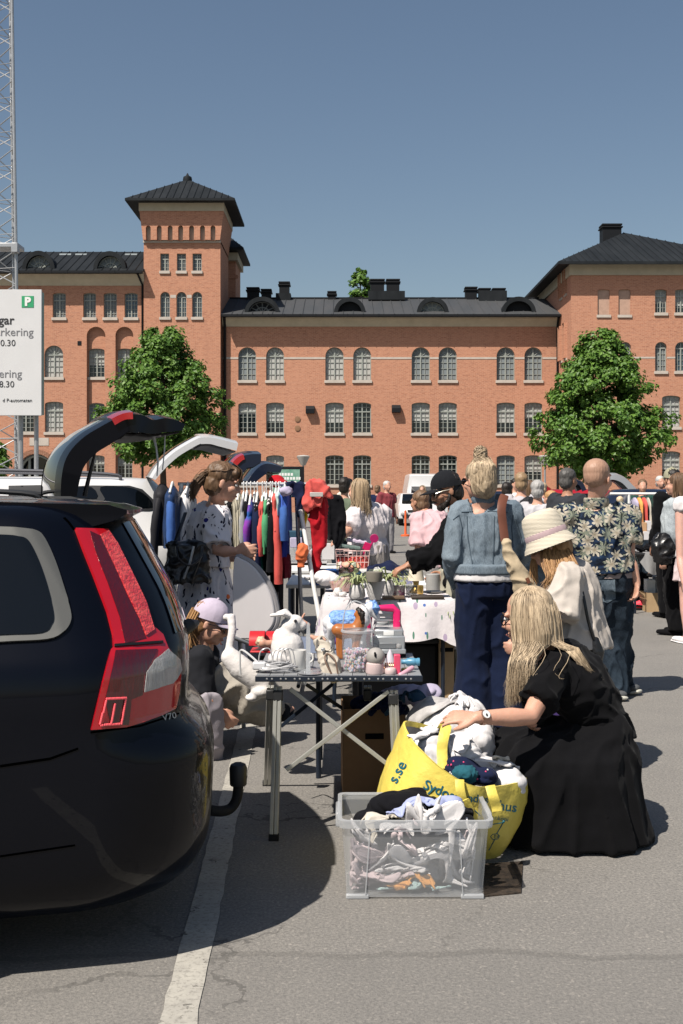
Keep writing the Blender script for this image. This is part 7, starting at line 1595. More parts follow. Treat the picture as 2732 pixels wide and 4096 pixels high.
td = thing('doll', 'doll with one leg raised lying behind the white rabbit', 'doll', P(1260,2560,5.9)); mb = MB(); mb.tube([P(1330,2560,5.85), P(1260,2555,5.85), P(1245,2545,5.85)], [.02,.016,.01], 10, round_=True); mb.tube([P(1235,2500,5.9), P(1205,2478,5.9), P(1218,2455,5.9)], [.011,.01,.007], 8, round_=True); blob('body', mb, SKIN, td, .006, 1); mb = MB(); mb.ell(P(1345,2558,5.85), (.04,.03,.028)); blob('dress', mb, FAB['purple'], td, .007, 1, .01, 20)
mb = MB(); r_ = lambda *a: mb.tube(*a, round_=True)
mb.tube([P(905,2470,5.95), P(925,2468,5.9), P(930,2520,5.88), P(918,2590,5.86), P(925,2640,5.85)], [.02,.024,.022,.022,.034], 12, round_=True); mb.tube([P(922,2630,5.85), P(960,2670,5.85), P(1020,2715,5.85), P(1050,2738,5.85)], [.05,.062,.058,.045], 16, round_=True); mb.ell(P(1045,2765,5.83), (.055,.05,.035)); mb.ell(P(1010,2790,5.83), (.04,.04,.02))
tag(blob('plush_toy', mb, PLUSH, None, .008, 3, .0015, 40), 'white long necked plush toy hanging at the folding table\'s left edge', 'plush toy')
mb = MB(); mb.tube(spline([P(962,2700,5.2), P(960,2640,5.2), P(965,2600,5.2), P(1010,2630,5.15), P(1060,2680,5.1)], 5), .005, 6); tag(mb.build('cord', mat('white_strap', (.5,.5,.5), .7)), 'white cord looping up from the table\'s left corner', 'cord')
# round white board
t = thing('ironing_board', 'white rounded board standing on edge behind the sitting girl', 'ironing board', P(1010,2560,7.0)-V((0,0,P(1010,2560,7.0).z)))
ol = [(935,2555),(930,2400),(935,2240),(965,2238),(1005,2262),(1045,2310),(1078,2370),(1094,2430),(1096,2480),(1080,2515),(1050,2538),(1000,2556)]
ol = spline([V((x,y,0)) for x, y in ol], 4); mb = MB(); k = 7.0; mb.loft([[P(q.x,q.y,k)+V((0,.0,0)) for q in ol], [P(q.x,q.y,k+.03)+V((.02,0,0)) for q in ol]]); mb.build('board', mat('white_board_cover', (.6,.57,.57), .8, var=.06), t, bevel=.006)
mb = MB(); mb.tube([P(q.x,q.y,k+.03)+V((.02,0,0)) for q in ol[8:-4]], .02, 8); mb.build('cover_edge', GREYC, t)
for a, b in ((P(930,2548,6.99), P(1040,2590,7.05)), (P(960,2560,7.02), V((P(975,0,7.2).x,7.2,0))), (P(1060,2535,7.05), V((P(1040,0,7.3).x,7.3,0)))):
    mb = MB(); mb.tube([a, b], .014, 10); mb.build('leg', STEEL, t)
# ------------------------------------------------------------------ clothes rack
RK = thing('clothes_rack', 'long clothes rack with a steel bar and white poles behind the printed dress woman', 'clothes rack', (P(960,0,8.8).x, 8.8, 0)); KD = 8.8
bar = lambda px: P(px, 1936, KD)
for a, b, r, m, n in ((bar(712), bar(1300), .014, STEEL, 'bar'), (P(1186,1990,KD), V((P(1218,0,KD).x,KD,0)), .016, STEEL, 'pole'), (P(726,1936,KD), V((P(690,0,KD).x,KD-.25,0)), .018, WHT, 'pole'), (P(1203,2040,KD-.1), V((P(1296,0,KD-.35).x,KD-.35,.35)), .017, WHT, 'pole'), (V((P(1200,0,KD).x,KD-.35,.05)), V((P(1200,0,KD).x,KD+.35,.05)), .015, PLAST, 'foot'), (bar(1205), V((P(1218,0,KD).x,KD,1.0)), .014, STEEL, 'pole')):
    mb = MB(); mb.tube([a, b], r, 10); mb.build(n, m, RK)
def pat(name, base, ink, sc, st, th=.5, kind='wave'):
    m = mat(name, base, .9, .12, sheen=.03); g = NG(m); o = g.tc.outputs['Object']
    if kind == 'wave': w_ = g.new('TexWave'); g.link(g.mapping(o, st), w_.inputs[0]); w_.inputs['Scale'].default_value = sc; w_.inputs['Distortion'].default_value = 2.; f = g.math('GREATER_THAN', w_.outputs['Fac'], th)
    elif kind == 'dots': v = g.new('TexVoronoi'); g.link(g.mapping(o, st), v.inputs[0]); v.inputs['Scale'].default_value = sc; f = g.math('LESS_THAN', v.outputs['Distance'], th)
    else: f = g.ramp(g.noise(g.mapping(o, st), sc, 3), .42, .58)
    g.link(g.mix(f, base, ink), g.b.inputs['Base Color']); return m
ZEB = pat('black_cream_stripes', (.55,.5,.38), (.008,.008,.008), 9, (3,3,.6), .45); TIE = pat('purple_blue_tie_dye', (.03,.1,.35), (.2,.04,.3), 6, (1,1,1), 0, 'noise'); DOT = pat('black_white_dots', (.01,.01,.012), (.6,.6,.6), 32, (1,1,1), .26, 'dots'); FLB = pat('black_white_floral', (.01,.01,.01), (.55,.53,.5), 20, (1,1,1), .3, 'dots')
def garment(label, px, ytop, ybot, wpx, m, d=KD, dep=.2, sleeve=None, hang=True, taper=1.15, lean=0, group='clothes hanging on the rack', sm_=None, cat='garment'):
    """a garment on a hanger seen edge on: a folded, creased body, a sleeve towards the camera, a hanger"""
    zt, zb = P(px,ytop,d).z, P(px,ybot,d).z; x = P(px,0,d).x; w_ = wpx/FPX*d/2; rr = random.Random(int(px*7+ytop)); sd = rr.uniform(0, 90)
    t = thing('garment', label, cat, (x, d, zb), group); mb = MB(); rows = []; NZ, NA = 22, 28
    for i in range(NZ+1):
        k = i/NZ; z = zt+(zb-zt)*k; wk = w_*(.35+.65*min(1, k*7))*(1+(taper-1)*k); dk = dep*(.3+.7*min(1, (k*6)**.7))*(1+.12*k)
        row = []
        for j in range(NA):
            a = 2*PI*j/NA; f = 1+.22*noise.noise(V((math.cos(a)*1.6+sd, math.sin(a)*1.6, k*1.6)))*min(1, .3+k)+.10*math.sin(a*7+sd+3*noise.noise(V((sd,k*2,0))))*k
            row.append(V((x+lean*k+math.cos(a)*wk*f, d+math.sin(a)*dk*f, z)))
        rows.append(row)
    mb.loft(rows); mb.build('garment_body', m, t, smooth=75)
    if sleeve:
        L, sx_ = sleeve; zs = zt-.07; mb = MB(); y0 = d-dep*.75; mb.tube(spline([V((x, y0+.08, zs+.02)), V((x+sx_*.3, y0-.03, zs-.1)), V((x+sx_*.7, y0-.06, zs-L*.55)), V((x+sx_, y0-.05, zs-L))], 4), [(.02,.03),(.03,.045),(.034,.05)]+[(.033,.045)]*9+[(.034,.042)], 12, side=V((1,0,0)))
        for v in mb.v: v += V((1,1,0))*.006*noise.noise(v*16+V((sd,0,0)))
        mb.build('sleeve', sm_ or m, t, smooth=75)
    if hang:
        mb = MB(); zb_ = P(px,1936,d).z; mb.tube(spline([V((x,d-.15,zt-.05)), V((x,d-.06,zt+.0)), V((x,d,zt+.03)), V((x,d+.06,zt)), V((x,d+.15,zt-.05))], 4), .009, 6); mb.tube([V((x,d-.0,zt+.03)), V((x,d-.015,zb_-.03)), V((x,d-.02,zb_+.01)), V((x,d,zb_+.018))], .0045, 6); mb.build('hanger', WHT, t)
    return t
garment('black nylon jacket at the far left of the rack beside the white car', 650, 1935, 2180, 62, cloth('black_nylon', (.02,.02,.024)), 8.7, .16, (.5,-.04), hang=False)
garment('dark blue shiny jacket at the left end of the rack', 690, 1945, 2190, 56, cloth('shiny_navy', (.02,.045,.12), .5, .6, 9, .45), 8.6, .16, (.45,.02), sm_=FAB['blue'])
garment('white coat hanging between the blue jacket and the printed dress woman', 752, 1950, 2300, 70, FAB['white'], 8.8, .16, (.55,-.03))
garment('white lace blouse just right of the ponytail woman\'s face', 908, 1975, 2140, 44, FLB, sleeve=(.3,0.0)); garment('black and white dotted top right of the white lace blouse', 924, 1985, 2180, 36, DOT)
garment('cream and black striped dress on the rack', 955, 1975, 2270, 62, ZEB, sleeve=(.55,.03)); garment('black dress behind the striped dress', 988, 1980, 2290, 34, FAB['black'])
garment('purple and blue tie dye top', 1003, 1995, 2280, 42, TIE, sleeve=(.32,-.03)); garment('navy speckled cardigan right of the tie dye top', 1030, 1985, 2250, 34, DOT, sm_=FAB['navy'], sleeve=(.5,.01))
garment('coral and grey hooded top', 1050, 2000, 2160, 34, FAB['coral'], sleeve=(.35,-.01)); garment('bright green striped shirt between coral and black clothes', 1066, 1990, 2210, 30, FAB['green'], sleeve=(.3,0)); garment('teal green trousers below the coral top', 1042, 2170, 2320, 34, FAB['emerald'], hang=False, dep=.12)
garment('black blouse with white flowers', 1082, 1980, 2200, 34, FLB); garment('long black trousers nearly touching the ground', 1108, 2070, 2440, 44, FAB['black'], dep=.14, hang=False); garment('black long sleeved dress left of the red hooded top', 1090, 1985, 2260, 34, FAB['black'], sleeve=(.5,.0))
garment('grey melange cardigan between dotted and striped clothes', 975, 1985, 2200, 26, FAB['grey'], sleeve=(.4,.0)); garment('dark green coat behind the coral top', 1058, 1985, 2300, 40, FAB['greygreen'], 8.95); garment('navy coat with long sleeve at the middle of the rack', 1018, 1985, 2330, 34, FAB['navy'], 8.9, sleeve=(.6,.0)); garment('black jacket behind the red hooded top', 1122, 1985, 2280, 40, FAB['black'], 8.95)
garment('bright red hooded top with long sleeve', 1104, 1970, 2120, 36, FAB['coral'], sleeve=(.62,.03), sm_=FAB['coral']); garment('royal blue skirt hanging low', 1138, 2110, 2225, 36, FAB['royal'], dep=.14, hang=False); garment('dark red skirt below the royal blue skirt', 1138, 2205, 2308, 46, FAB['darkred'], dep=.14, hang=False)
garment('bright blue jacket with pale grey hood', 1140, 1955, 2120, 46, cloth('bright_blue', (.06,.13,.5)), sleeve=(.32,.0), sm_=FAB['blue']); garment('pale turquoise shirt left of the bright blue jacket', 1116, 1965, 2060, 30, FAB['mint'])
mb = MB(); mb.ell(P(1142,1965,8.55), (.05,.06,.04)); tag(blob('hood', mb, FAB['lilac'], None, .01, 2, .012, 12), 'pale grey hood lying over the bright blue jacket', 'hood')
def drape(label, pts, d, m, th=.03, amp=.02, group='clothes draped over the rack', freq=7):
    ps = spline([V((x,y,0)) for x, y in pts], 3, True); cxp = sum(q.x for q in ps)/len(ps); mb = MB()
    rows = []
    for y_, s in ((-1,.86),(-.5,1.),(.5,1.),(1,.86)):
        rows.append([P(cxp+(q.x-cxp)*s, q.y, d)+V((0,y_*th,0)) for q in ps])
    mb.loft(rows); return tag(blob('garment', mb, m, None, .011, 2, amp, freq, (1.5,1.,.5), amp2=.004), label, 'garment', group)
drape('navy jeans folded over the rack bar', [(1146,1932),(1215,1932),(1218,1980),(1208,2070),(1192,2060),(1180,2000),(1165,1990),(1150,1972)], KD-.05, FAB['navy'])
drape('bright red overall jacket top draped over the rack end', [(1222,1925),(1262,1922),(1300,1932),(1334,1985),(1320,1998),(1290,1990),(1284,2030),(1245,2030),(1236,2050),(1212,2040),(1216,1975)], KD-.12, FAB['coral'], .05)
drape('red overall trousers hanging from the rack end', [(1236,1992),(1300,1992),(1304,2080),(1300,2170),(1286,2200),(1272,2288),(1254,2290),(1252,2200),(1242,2150),(1238,2080)], KD-.08, FAB['red'], .05)
mb = MB(); mb.box(P(1266,1978,KD-.19), (.10,.012,.034)); tag(mb.build('reflective_band', mat('reflective_grey', (.45,.43,.4), .4), bevel=.003), 'grey reflective band across the red overall', 'band')
drape('black coat hanging right of the red overall', [(1296,1990),(1340,1985),(1368,1995),(1380,2060),(1378,2140),(1350,2200),(1335,2160),(1310,2150),(1300,2080)], 9.6, FAB['black'], .06)
drape('yellow shirt edge hanging behind the white slanted pole', [(1205,2050),(1222,2048),(1222,2110),(1206,2110)], KD+.15, FAB['yellow'])
mb = MB(); mb.ell(P(1106,1925,12.), (.09,.09,.07)); mb.ell(P(1120,1930,11.95), (.09,.09,.03)); tag(blob('cap', mb, FAB['red'], None, .012, 2), 'round red cap lying on top of the rack', 'cap')
mb = MB(); mb.tube([P(1212,2190,KD-.25), P(1206,2215,KD-.25), P(1204,2262,KD-.25)], [(.04,.03),(.05,.035),(.028,.02)], 12, side=V((1,0,0)), round_=True); tag(blob('plush_toy', mb, pat('toy_stripes', (.6,.15,.06), (.05,.12,.3), 7, (.2,.2,1.), .5), None, .008, 2, .01, 14), 'striped orange white and blue plush hanging at the rack pole', 'plush toy')
# ------------------------------------------------------------------ the tables behind
def table(label, x0, x1, y0, y1, z, m, legm=EDGE, name='sale_table', r=.014):
    t = thing(name, label, 'table', ((x0+x1)/2, (y0+y1)/2, 0), 'sale tables'); mb = MB(); mb.b2((x0,y0,z-.03),(x1,y1,z)); mb.build('tabletop', m, t, bevel=.004)
    for x in (x0+.05, x1-.05):
        for y in (y0+.05, y1-.05): mb = MB(); mb.tube([(x,y,0),(x,y,z-.03)], r, 8); mb.build('leg', legm, t)
    return t
CLT = mat('white_floral_tablecloth', (.66,.62,.63), .85, .15); g = NG(CLT); o = g.tc.outputs['Object']
def spr(sc, st, th, loc, rot=(0,0,0)): v = g.new('TexVoronoi'); g.link(g.mapping(o, st, loc, rot), v.inputs[0]); v.inputs['Scale'].default_value = sc; return g.math('LESS_THAN', v.outputs['Distance'], th)
c = g.mix(spr(10, (2.2,1,.6), .17, (0,0,0), (0,.5,0)), (.66,.62,.63), (.1,.22,.16)); c = g.mix(spr(8., (1,1,1), .12, (3,1,1)), c, (.08,.16,.42)); c = g.mix(spr(6.5, (1.4,1,.8), .15, (7,2,4)), c, (.42,.34,.46)); g.link(c, g.b.inputs['Base Color']); g.bump(g.noise(o, 7, 4), .3, .03)
MX0, MX1, MY0, MY1 = -.10, .755, 7.86, 8.75; T1 = table('sale table under a white floral cloth, crowded with pots and lamps', MX0, MX1, MY0, MY1, .745, PLAST)
def cloth_over(x0, x1, y0, y1, z, drops, m, label):
    """sheet over a table: flat top, four hanging sides of the given drops (front, right, back, left) with folds"""
    mb = MB(); per = []; n = 22
    cs = [(x0,y0),(x1,y0),(x1,y1),(x0,y1)]; nr = [(0,-1),(1,0),(0,1),(-1,0)]
    for s in range(4):
        a, b = V(cs[s]+(0,)), V(cs[(s+1) % 4]+(0,))
        for k in range(n):
            t = k/n; p = a.lerp(b, t); d0, d1 = drops[s], drops[(s+1) % 4] ; dp = drops[s]
            e = max(0, 1-t/.12)*.5; e2 = max(0, (t-.88)/.12)*.5
            nn = V(nr[s]+(0,))+V(nr[s-1]+(0,))*e+V(nr[(s+1) % 4]+(0,))*e2; dp = drops[s]*(1-e-e2)+drops[s-1]*e+drops[(s+1) % 4]*e2+.06*(e+e2)
            per.append((p, nn.normalized(), dp))
    N = len(per); rows = [[V((p.x,p.y,z)) for p, nn, dp in per]]
    for i in range(1, 9):
        k = i/8; rows.append([V((p.x,p.y,z))+nn*(.012+.03*k+k*.03*math.sin(j*.9+1.5*noise.noise(p*5))+.02*k*noise.noise(p*7))-V((0,0,dp*k*(1+.1*noise.noise(p*4+V((9,0,0)))))) for j, (p, nn, dp) in enumerate(per)])
    mb.loft(rows, cap=False); mb.add(rows[0], [list(range(N))]); return tag(mb.build('tablecloth', m, smooth=60), label, 'tablecloth')
cloth_over(MX0-.02, MX1+.02, MY0-.02, MY1+.02, .752, (.27,.36,.2,.26), CLT, 'white cloth with green and purple sprigs over the pot table')
ZT1 = .756
def on(px, ypx, z=ZT1): return (z-EYE)*-FPX/(ypx-HOR)      # distance at which a height z is seen on row ypx
def ob(name, label, cat, px, ybase, prof, m, n=28, z=ZT1, group=None, M=None):
    d = on(px, ybase, z); mb = MB(); sc = d/FPX; mb.lathe([(r*sc, h*sc) for r, h in prof], V((P(px,0,d).x, d, z+.001)), n, M); return tag(mb.build(name, m), label, cat, group), d
POTW = mat('white_stoneware_pot', (.62,.6,.58), .7, .3, var=.1, vscale=9, bump=.3, bscale=25); POTG = mat('grey_clay_pot', (.22,.2,.165), .8, .2, var=.15)
def plant(px, py, d, n, L, label, seed):
    rr = random.Random(seed); mb = MB()
    for k in range(n):
        a = rr.uniform(0, 2*PI); l = L*rr.uniform(.6,1.25); o_ = V((math.cos(a), math.sin(a), 0)); up = rr.uniform(.3,1.1); b0 = P(px,py,d)+o_*.012
        mb.tube([b0, b0+o_*l*.35+V((0,0,l*.55*up)), b0+o_*l*.8+V((0,0,l*.5*up)), b0+o_*l*1.1+V((0,0,l*(.5*up-.35)))], [(.006,.0012),(.006,.0012),(.005,.0012),(.001,.0008)], 6, side=V((-o_.y,o_.x,0)))
    return tag(mb.build('spider_plant', mat('pale_green_leaf', (.33,.38,.17), .6, var=.3, vscale=14)), label, 'plant')
ob('plant_pot', 'large white bowl shaped pot in the middle of the pot table', 'plant pot', 1500, 2398, [(1,0),(22,0),(30,20),(42,66),(43,76),(40,76),(1,70)], POTW)
ob('plant_pot', 'grey brown clay pot set in the large white bowl pot', 'plant pot', 1497, 2326, [(1,0),(30,0),(34,30),(34,38),(31,38),(1,34)], POTG, z=.756+76/FPX*8.)
_, d_ = ob('plant_pot', 'white pot with drooping plant left of the large bowl pot', 'plant pot', 1428, 2396, [(1,0),(26,0),(34,12),(30,44),(26,56),(23,56),(1,50)], POTW); plant(1428, 2338, d_, 46, .13, 'pale spider plant in the left white pot', 3)
_, d_ = ob('plant_pot', 'white pot with upright plant right of the large bowl pot', 'plant pot', 1552, 2388, [(1,0),(14,0),(24,22),(26,48),(22,66),(18,66),(1,60)], POTW); plant(1550, 2320, d_, 46, .14, 'pale spider plant in the right white pot', 4)
plant(1600, 2345, 8.3, 20, .08, 'small trailing plant behind the painted mug', 6)
ob('mug', 'painted flower mug between the right pot and the glass jar', 'mug', 1595, 2385, [(1,0),(22,0),(25,4),(25,42),(22,42),(1,36)], pat('painted_mug', (.6,.56,.5), (.3,.12,.18), 22, (1,1,1), 0, 'noise'))
ob('glass_jar', 'grey ribbed glass jar in front of the lamp', 'jar', 1646, 2386, [(1,0),(21,0),(23,4),(25,44),(24,44),(20,6),(1,4)], frosted('smoked_glass', (.16,.18,.18), .35, .1))
ob('tin', 'small gold tin with handle right of the glass jar', 'tin', 1680, 2376, [(1,0),(13,0),(14,6),(14,32),(10,35),(1,35)], mat('brass', (.5,.33,.1), .3, metal=.8)); 
ob('canister', 'grey cylinder canister at the right of the pot table', 'canister', 1732, 2372, [(1,0),(27,0),(28,3),(28,74),(26,76),(1,76)], mat('grey_canister', (.33,.33,.32), .6, var=.1))
t = thing('table_lamp', 'table lamp with cream shade on the pot table', 'lamp', (P(1664,0,8.35).x, 8.35, ZT1)); c = worldloc(t); mb = MB(); mb.lathe([(.001,0),(.045,0),(.05,.01),(.03,.03),(.02,.06),(.025,.1),(.008,.14),(.008,.18),(.001,.18)], c, 20); mb.build('lamp_base', mat('brass', (.5,.33,.1), .3), t); mb = MB(); mb.lathe([(.062,.09),(.04,.215),(.038,.215),(.06,.09)], c, 28, cap=False); mb.build('lamp_shade', mat('cream_lampshade', (.62,.56,.44), .8), t)
ob('glass_globe', 'round pale glass globe behind the grey canister', 'globe', 1718, 2310, [(1,0),(18,2),(32,18),(37,38),(32,58),(18,72),(1,76)], frosted('milk_glass', (.6,.58,.54), .45, .2), z=.80)
for i, (px, y, w_, h_, dp, m, lb) in enumerate([(1575,2398,90,10,.12,mat('brown_wood_tray', (.16,.1,.06), .6, var=.3),'flat brown wooden board at the front of the pot table'),(1712,2397,130,10,.16,mat('dark_wood_tray', (.05,.035,.025), .5, var=.3),'dark framed tray at the front right of the pot table'),(1600,2322,60,24,.1,FAB['blue'],'blue box behind the painted mug'),(1625,2340,50,34,.08,pat('flower_book', (.5,.5,.2), (.3,.3,.5), 25, (1,1,1), 0, 'noise'),'flowery book standing behind the painted mug')]):
    d = on(px, y); mb = MB(); x = P(px,0,d).x; mb.b2((x-w_/FPX*d/2, d, ZT1+.001+.0005*i), (x+w_/FPX*d/2, d+dp, ZT1+h_/FPX*d)); tag(mb.build(['board','tray','box','book'][i], m, bevel=.003), lb, ['board','tray','box','book'][i])
d = on(1738, 2390); mb = MB(); mb.lathe([(.001,0),(.06,0),(.075,.012),(.07,.014),(.055,.005),(.001,.005)], V((P(1735,0,d+.06).x, d+.08, ZT1+.024)), 24); tag(mb.build('dish', mat('grey_dish', (.3,.29,.28), .4)), 'grey patterned dish lying on the dark tray', 'dish')
rag('pillow', 'white pillow hanging over the left end of the pot table', 'pillow', [(1300,2312,8.5,.085,.12,.06),(1330,2318,8.5,.07,.11,.05)], FAB['white'], amp=.01, freq=5)
WICK = mat('red_white_wicker', (.5,.2,.17), .8, var=.5, vscale=4, vstretch=(14,14,1), tint=(.6,.52,.46), bump=.5, bscale=40)
mb = MB(); d = 8.4; cc = P(1375,2375,d); mb.lathe([(.02,0),(.06,.0),(.085,.05),(.09,.10),(.084,.10),(.055,.01),(.02,.01)], V((cc.x,d,ZT1)), 24, Matrix.Rotation(R(-12), 3, 'Y')); tag(mb.build('wicker_basket', WICK), 'red and white woven basket right of the pillow', 'basket')
rag('ornament', 'small white figurines at the left front of the pot table', 'ornament', [(1350,2368,8.1,.03,.03,.035),(1372,2378,8.05,.03,.03,.02)], POTW, amp=.012, freq=22)
mb = MB(); mb.b2(P(1782,2500,8.0), P(1822,2395,8.03)); tag(mb.build('foam_board', WHT), 'white panel standing at the right side of the pot table', 'panel')
t = thing('potted_plant', 'small dark pot plant hanging at the table\'s right corner', 'plant', P(1802,2490,7.9)); mb = MB(); mb.lathe([(.02,0),(.03,0),(.038,.06),(.034,.062),(.02,.05)], P(1802,2490,7.9), 16); mb.build('pot', mat('lilac_pot', (.25,.22,.3), .5), t); o = plant(1802,2460,7.9,22,.09,'x',9); o['label'] = 'dark green leaves of the small pot plant at the table corner'
cardboard('upright cardboard box under the right end of the pot table', V((.74,8.25,0)), (.1,.5,.55), 0, False, mat('light_cardboard', (.42,.29,.16), .85, var=.15))
t_ = thing('storage_crate', 'black storage bin standing under the pot table', 'bin', (.42,8.3,0)); mb = MB(); mb.b2((.08,8.05,0),(.68,8.6,.42)); mb.build('bin_body', RUB, t_, bevel=.02); mb = MB(); mb.b2((.06,8.03,.423),(.70,8.62,.455)); mb.build('lid', PLAST, t_, bevel=.008)
rag('plastic_bag', 'dark green plastic bag slumped under the pot table', 'bag', [(1760,2715,8.3,.09,.1,.07),(1790,2700,8.3,.07,.08,.05)], cloth('green_plastic', (.015,.07,.04), .3, .5, 14, .4), amp=.02, freq=12)
t = thing('bucket', 'white plastic bucket beside the navy trousers', 'bucket', G(1862,2750)); c = worldloc(t); mb = MB(); mb.lathe([(.001,0),(.075,0),(.09,.165),(.094,.168),(.094,.18),(.088,.18),(.086,.02),(.001,.02)], c, 28); mb.build('bucket_wall', CER, t); mb = MB(); mb.loft([[c+V((.088*math.sin(a), -.088*math.cos(a), z)) for a in (.05+.6*j/8 for j in range(9))] for z in (.03,.11)], False, False); mb.build('bucket_label', mat('grey_label', (.35,.35,.35), .6, var=.6, vscale=60), t)
o, _ = ob('bottle', 'small bottle with orange drink standing on the asphalt under the table', 'bottle', 1412, 2808, [(1,0),(17,0),(18,4),(18,22),(1,22)], FAB['yellow'], z=0.); b2_, _ = ob('bottle_top', None, None, 1412, 2808, [(18.5,22),(18.5,52),(12,64),(8,70),(8,78),(1,78)], frosted('bottle_plastic', (.55,.55,.5), .4), z=0.); b2_.parent = o; b2_.location = (0,0,b2_.location.z-o.location.z)
# second and third row
table('long sale table heaped with clothes behind the pot table', -.45, .75, 9.2, 10.3, .745, WHT)
D2 = 9.5
mb = MB(); mb.grid(lambda u, v: V((-.45+1.2*u, 9.2+1.1*v, .746)), 2, 2); mb.ell(P(1545,2300,9.5), (.16,.14,.08)); mb.ell(P(1330,2310,9.7), (.16,.2,.06)); collider(mb)
for lb, c_, sz, mm, am, fo in (('white crumpled clothes at the left of the clothes table', P(1320,2200,9.75), (.36,.36), 'white', .06, 4.), ('pale towel along the front of the clothes table', P(1420,2230,9.4), (.34,.16), 'cream', .05, 3.), ('blue grey jeans spread left of the navy pile', P(1450,2200,9.8), (.32,.26), 'denimblue', .05, 3.), ('navy trousers pile under the reaching man\'s hand', P(1550,2170,9.5), (.3,.26), 'navy', .07, 4.), ('pale lilac blouse beside the mosaic bag', P(1345,2190,9.5), (.2,.2), 'palepink', .05, 3.)): settle('garment', lb, c_, sz, FAB[mm], am, fo, n=32)
sim_end()
mb = MB(); mb.tube([P(1365,2268,9.3), P(1392,2262,9.3), P(1422,2272,9.3)], [(.05,.04),(.055,.045),(.045,.04)], 14, round_=True); MOS = mat('mosaic_cloth', (.5,.1,.06), .7); g = NG(MOS); v = g.new('TexVoronoi'); g.link(g.tc.outputs['Object'], v.inputs[0]); v.inputs['Scale'].default_value = 20; v2 = g.new('TexVoronoi', feature='DISTANCE_TO_EDGE'); g.link(g.tc.outputs['Object'], v2.inputs[0]); v2.inputs['Scale'].default_value = 20; g.link(g.mix(g.math('LESS_THAN', v2.outputs['Distance'], .06), g.mix(.6, v.outputs['Color'], (.7,.3,.08)), (.01,.01,.01)), g.b.inputs['Base Color']); tag(blob('mosaic_bag', mb, MOS, None, .009, 2, .012, 12), 'mosaic patterned colourful bag on the clothes table', 'bag')
t = thing('crate', 'blue plastic crate at the left end of the clothes table', 'crate', (P(1298,0,9.15).x, 9.2, .745)); c = worldloc(t)
for s, sz in ((V((0,-.1,0)),(.22,.008,.12)),(V((0,.1,0)),(.22,.008,.12)),(V((-.11,0,0)),(.008,.2,.12)),(V((.11,0,0)),(.008,.2,.12))): mb = MB(); mb.box(c+s+V((0,0,.062)), sz); mb.build('crate_wall', mat('blue_crate', (.02,.1,.35), .5), t)
mb = MB(); 
for k in range(6): mb.tube([c+V((-.1+.036*k,-.106,.02)), c+V((-.06+.036*k if k < 5 else .1,-.106,.11))], .004, 4); mb.tube([c+V((-.06+.036*k if k < 5 else .1,-.1065,.02)), c+V((-.1+.036*k,-.1065,.11))], .004, 4)
mb.build('crate_lattice', PLAST, t)
table('sale table with red wire basket in front of the white blouse woman', -.55, .5, 10.9, 11.9, .745, WHT)
t = thing('wire_basket', 'red wire basket full of egg cartons and pink things', 'basket', (P(1410,0,11.1).x, 11.15, .746)); c = worldloc(t); WR = mat('red_white_wire', (.6,.12,.12), .5)
mb = MB(); bw, bd, bh = .165, .14, .17
for z, e in ((0,.9),(.06,.94),(.12,.97),(bh,1.)): mb.tube([c+V((sx_*bw*e, sy_*bd*e, z+.006)) for sx_, sy_ in ((-1,-1),(1,-1),(1,1),(-1,1),(-1,-1))], .006 if z == bh else .0035, 5)
for k in range(9):
    x = -1+2*k/8
    for sy_ in (-1,1): mb.tube([c+V((x*bw*.9, sy_*bd*.9, .006)), c+V((x*bw, sy_*bd, bh))], .0035, 5)
mb.build('wire_frame', mat('pale_wire', (.66,.45,.42), .5), t); mb = MB(); mb.box(c+V((0,.0,.06)), (bw*1.7,bd*1.6,.1)); tag(blob('red_clothes', mb, FAB['coral'], None, .014, 2, .03, 9), 'red and pink stuff inside the wire basket', 'clothing')
mb = MB(); M_ = Matrix.Rotation(R(9), 3, 'Y'); mb.box(P(1390,2185,11.1), (.26,.2,.03), M=M_)
for i in range(4):
    for j in range(2): mb.ell(P(1355+24*i,2183+3.5*i,11.03+.12*j), (.026,.026,.022))
tag(blob('egg_carton', mb, mat('grey_green_carton', (.16,.22,.2), .8, var=.4, vscale=16), None, .008, 1), 'grey green egg carton on top of the wire basket', 'egg carton')
mb = MB(); mb.box(P(1425,2165,11.25), (.2,.18,.03), M=M_)
for i in range(4):
    for j in range(2): mb.ell(P(1395+22*i,2158+4*i,11.18+.12*j), (.024,.024,.02))
tag(blob('egg_carton', mb, mat('lilac_carton', (.5,.42,.52), .8), None, .008, 1), 'lilac egg carton behind the grey green one', 'egg carton')
for px, y, r_, lb in ((1497,2153,.042,'round magenta paddle sticking out of the wire basket'),(1468,2185,.05,'square magenta paddle leaning on the wire basket')):
    mb = MB(); n_ = 20 if 'round' in lb else 4; mb.prism([(r_*math.cos(2*PI*k/n_+.4), r_*math.sin(2*PI*k/n_+.4)) for k in range(n_)], P(px,y,11.05), (1,0,.0), (0,-.2,1), .012); mb.tube([P(px-6,y+14,11.05), P(px-24,y+52,11.08)], .01, 6); tag(mb.build('paddle', PNK if 'square' in lb else mat('magenta_plastic', (.45,.01,.13), .4), bevel=.002), lb, 'paddle')
pb(1288,2175,1338,2238,11.0,11.1,mat('white_carton', (.6,.58,.58), .8),'white_box',None); tag([o for o in COL.objects if o.name.startswith('white_box')][0], 'white box standing left of the red wire basket', 'box')
mb = MB()
for k in range(6): mb.lathe([(.03,0),(.07,.012),(.085,.018),(.082,.019),(.03,.006)], V((P(1305,0,11.5).x,11.6,.80+.016*k)), 24)
tag(mb.build('plate_stack', CER), 'stack of white plates behind the white box', 'plates')
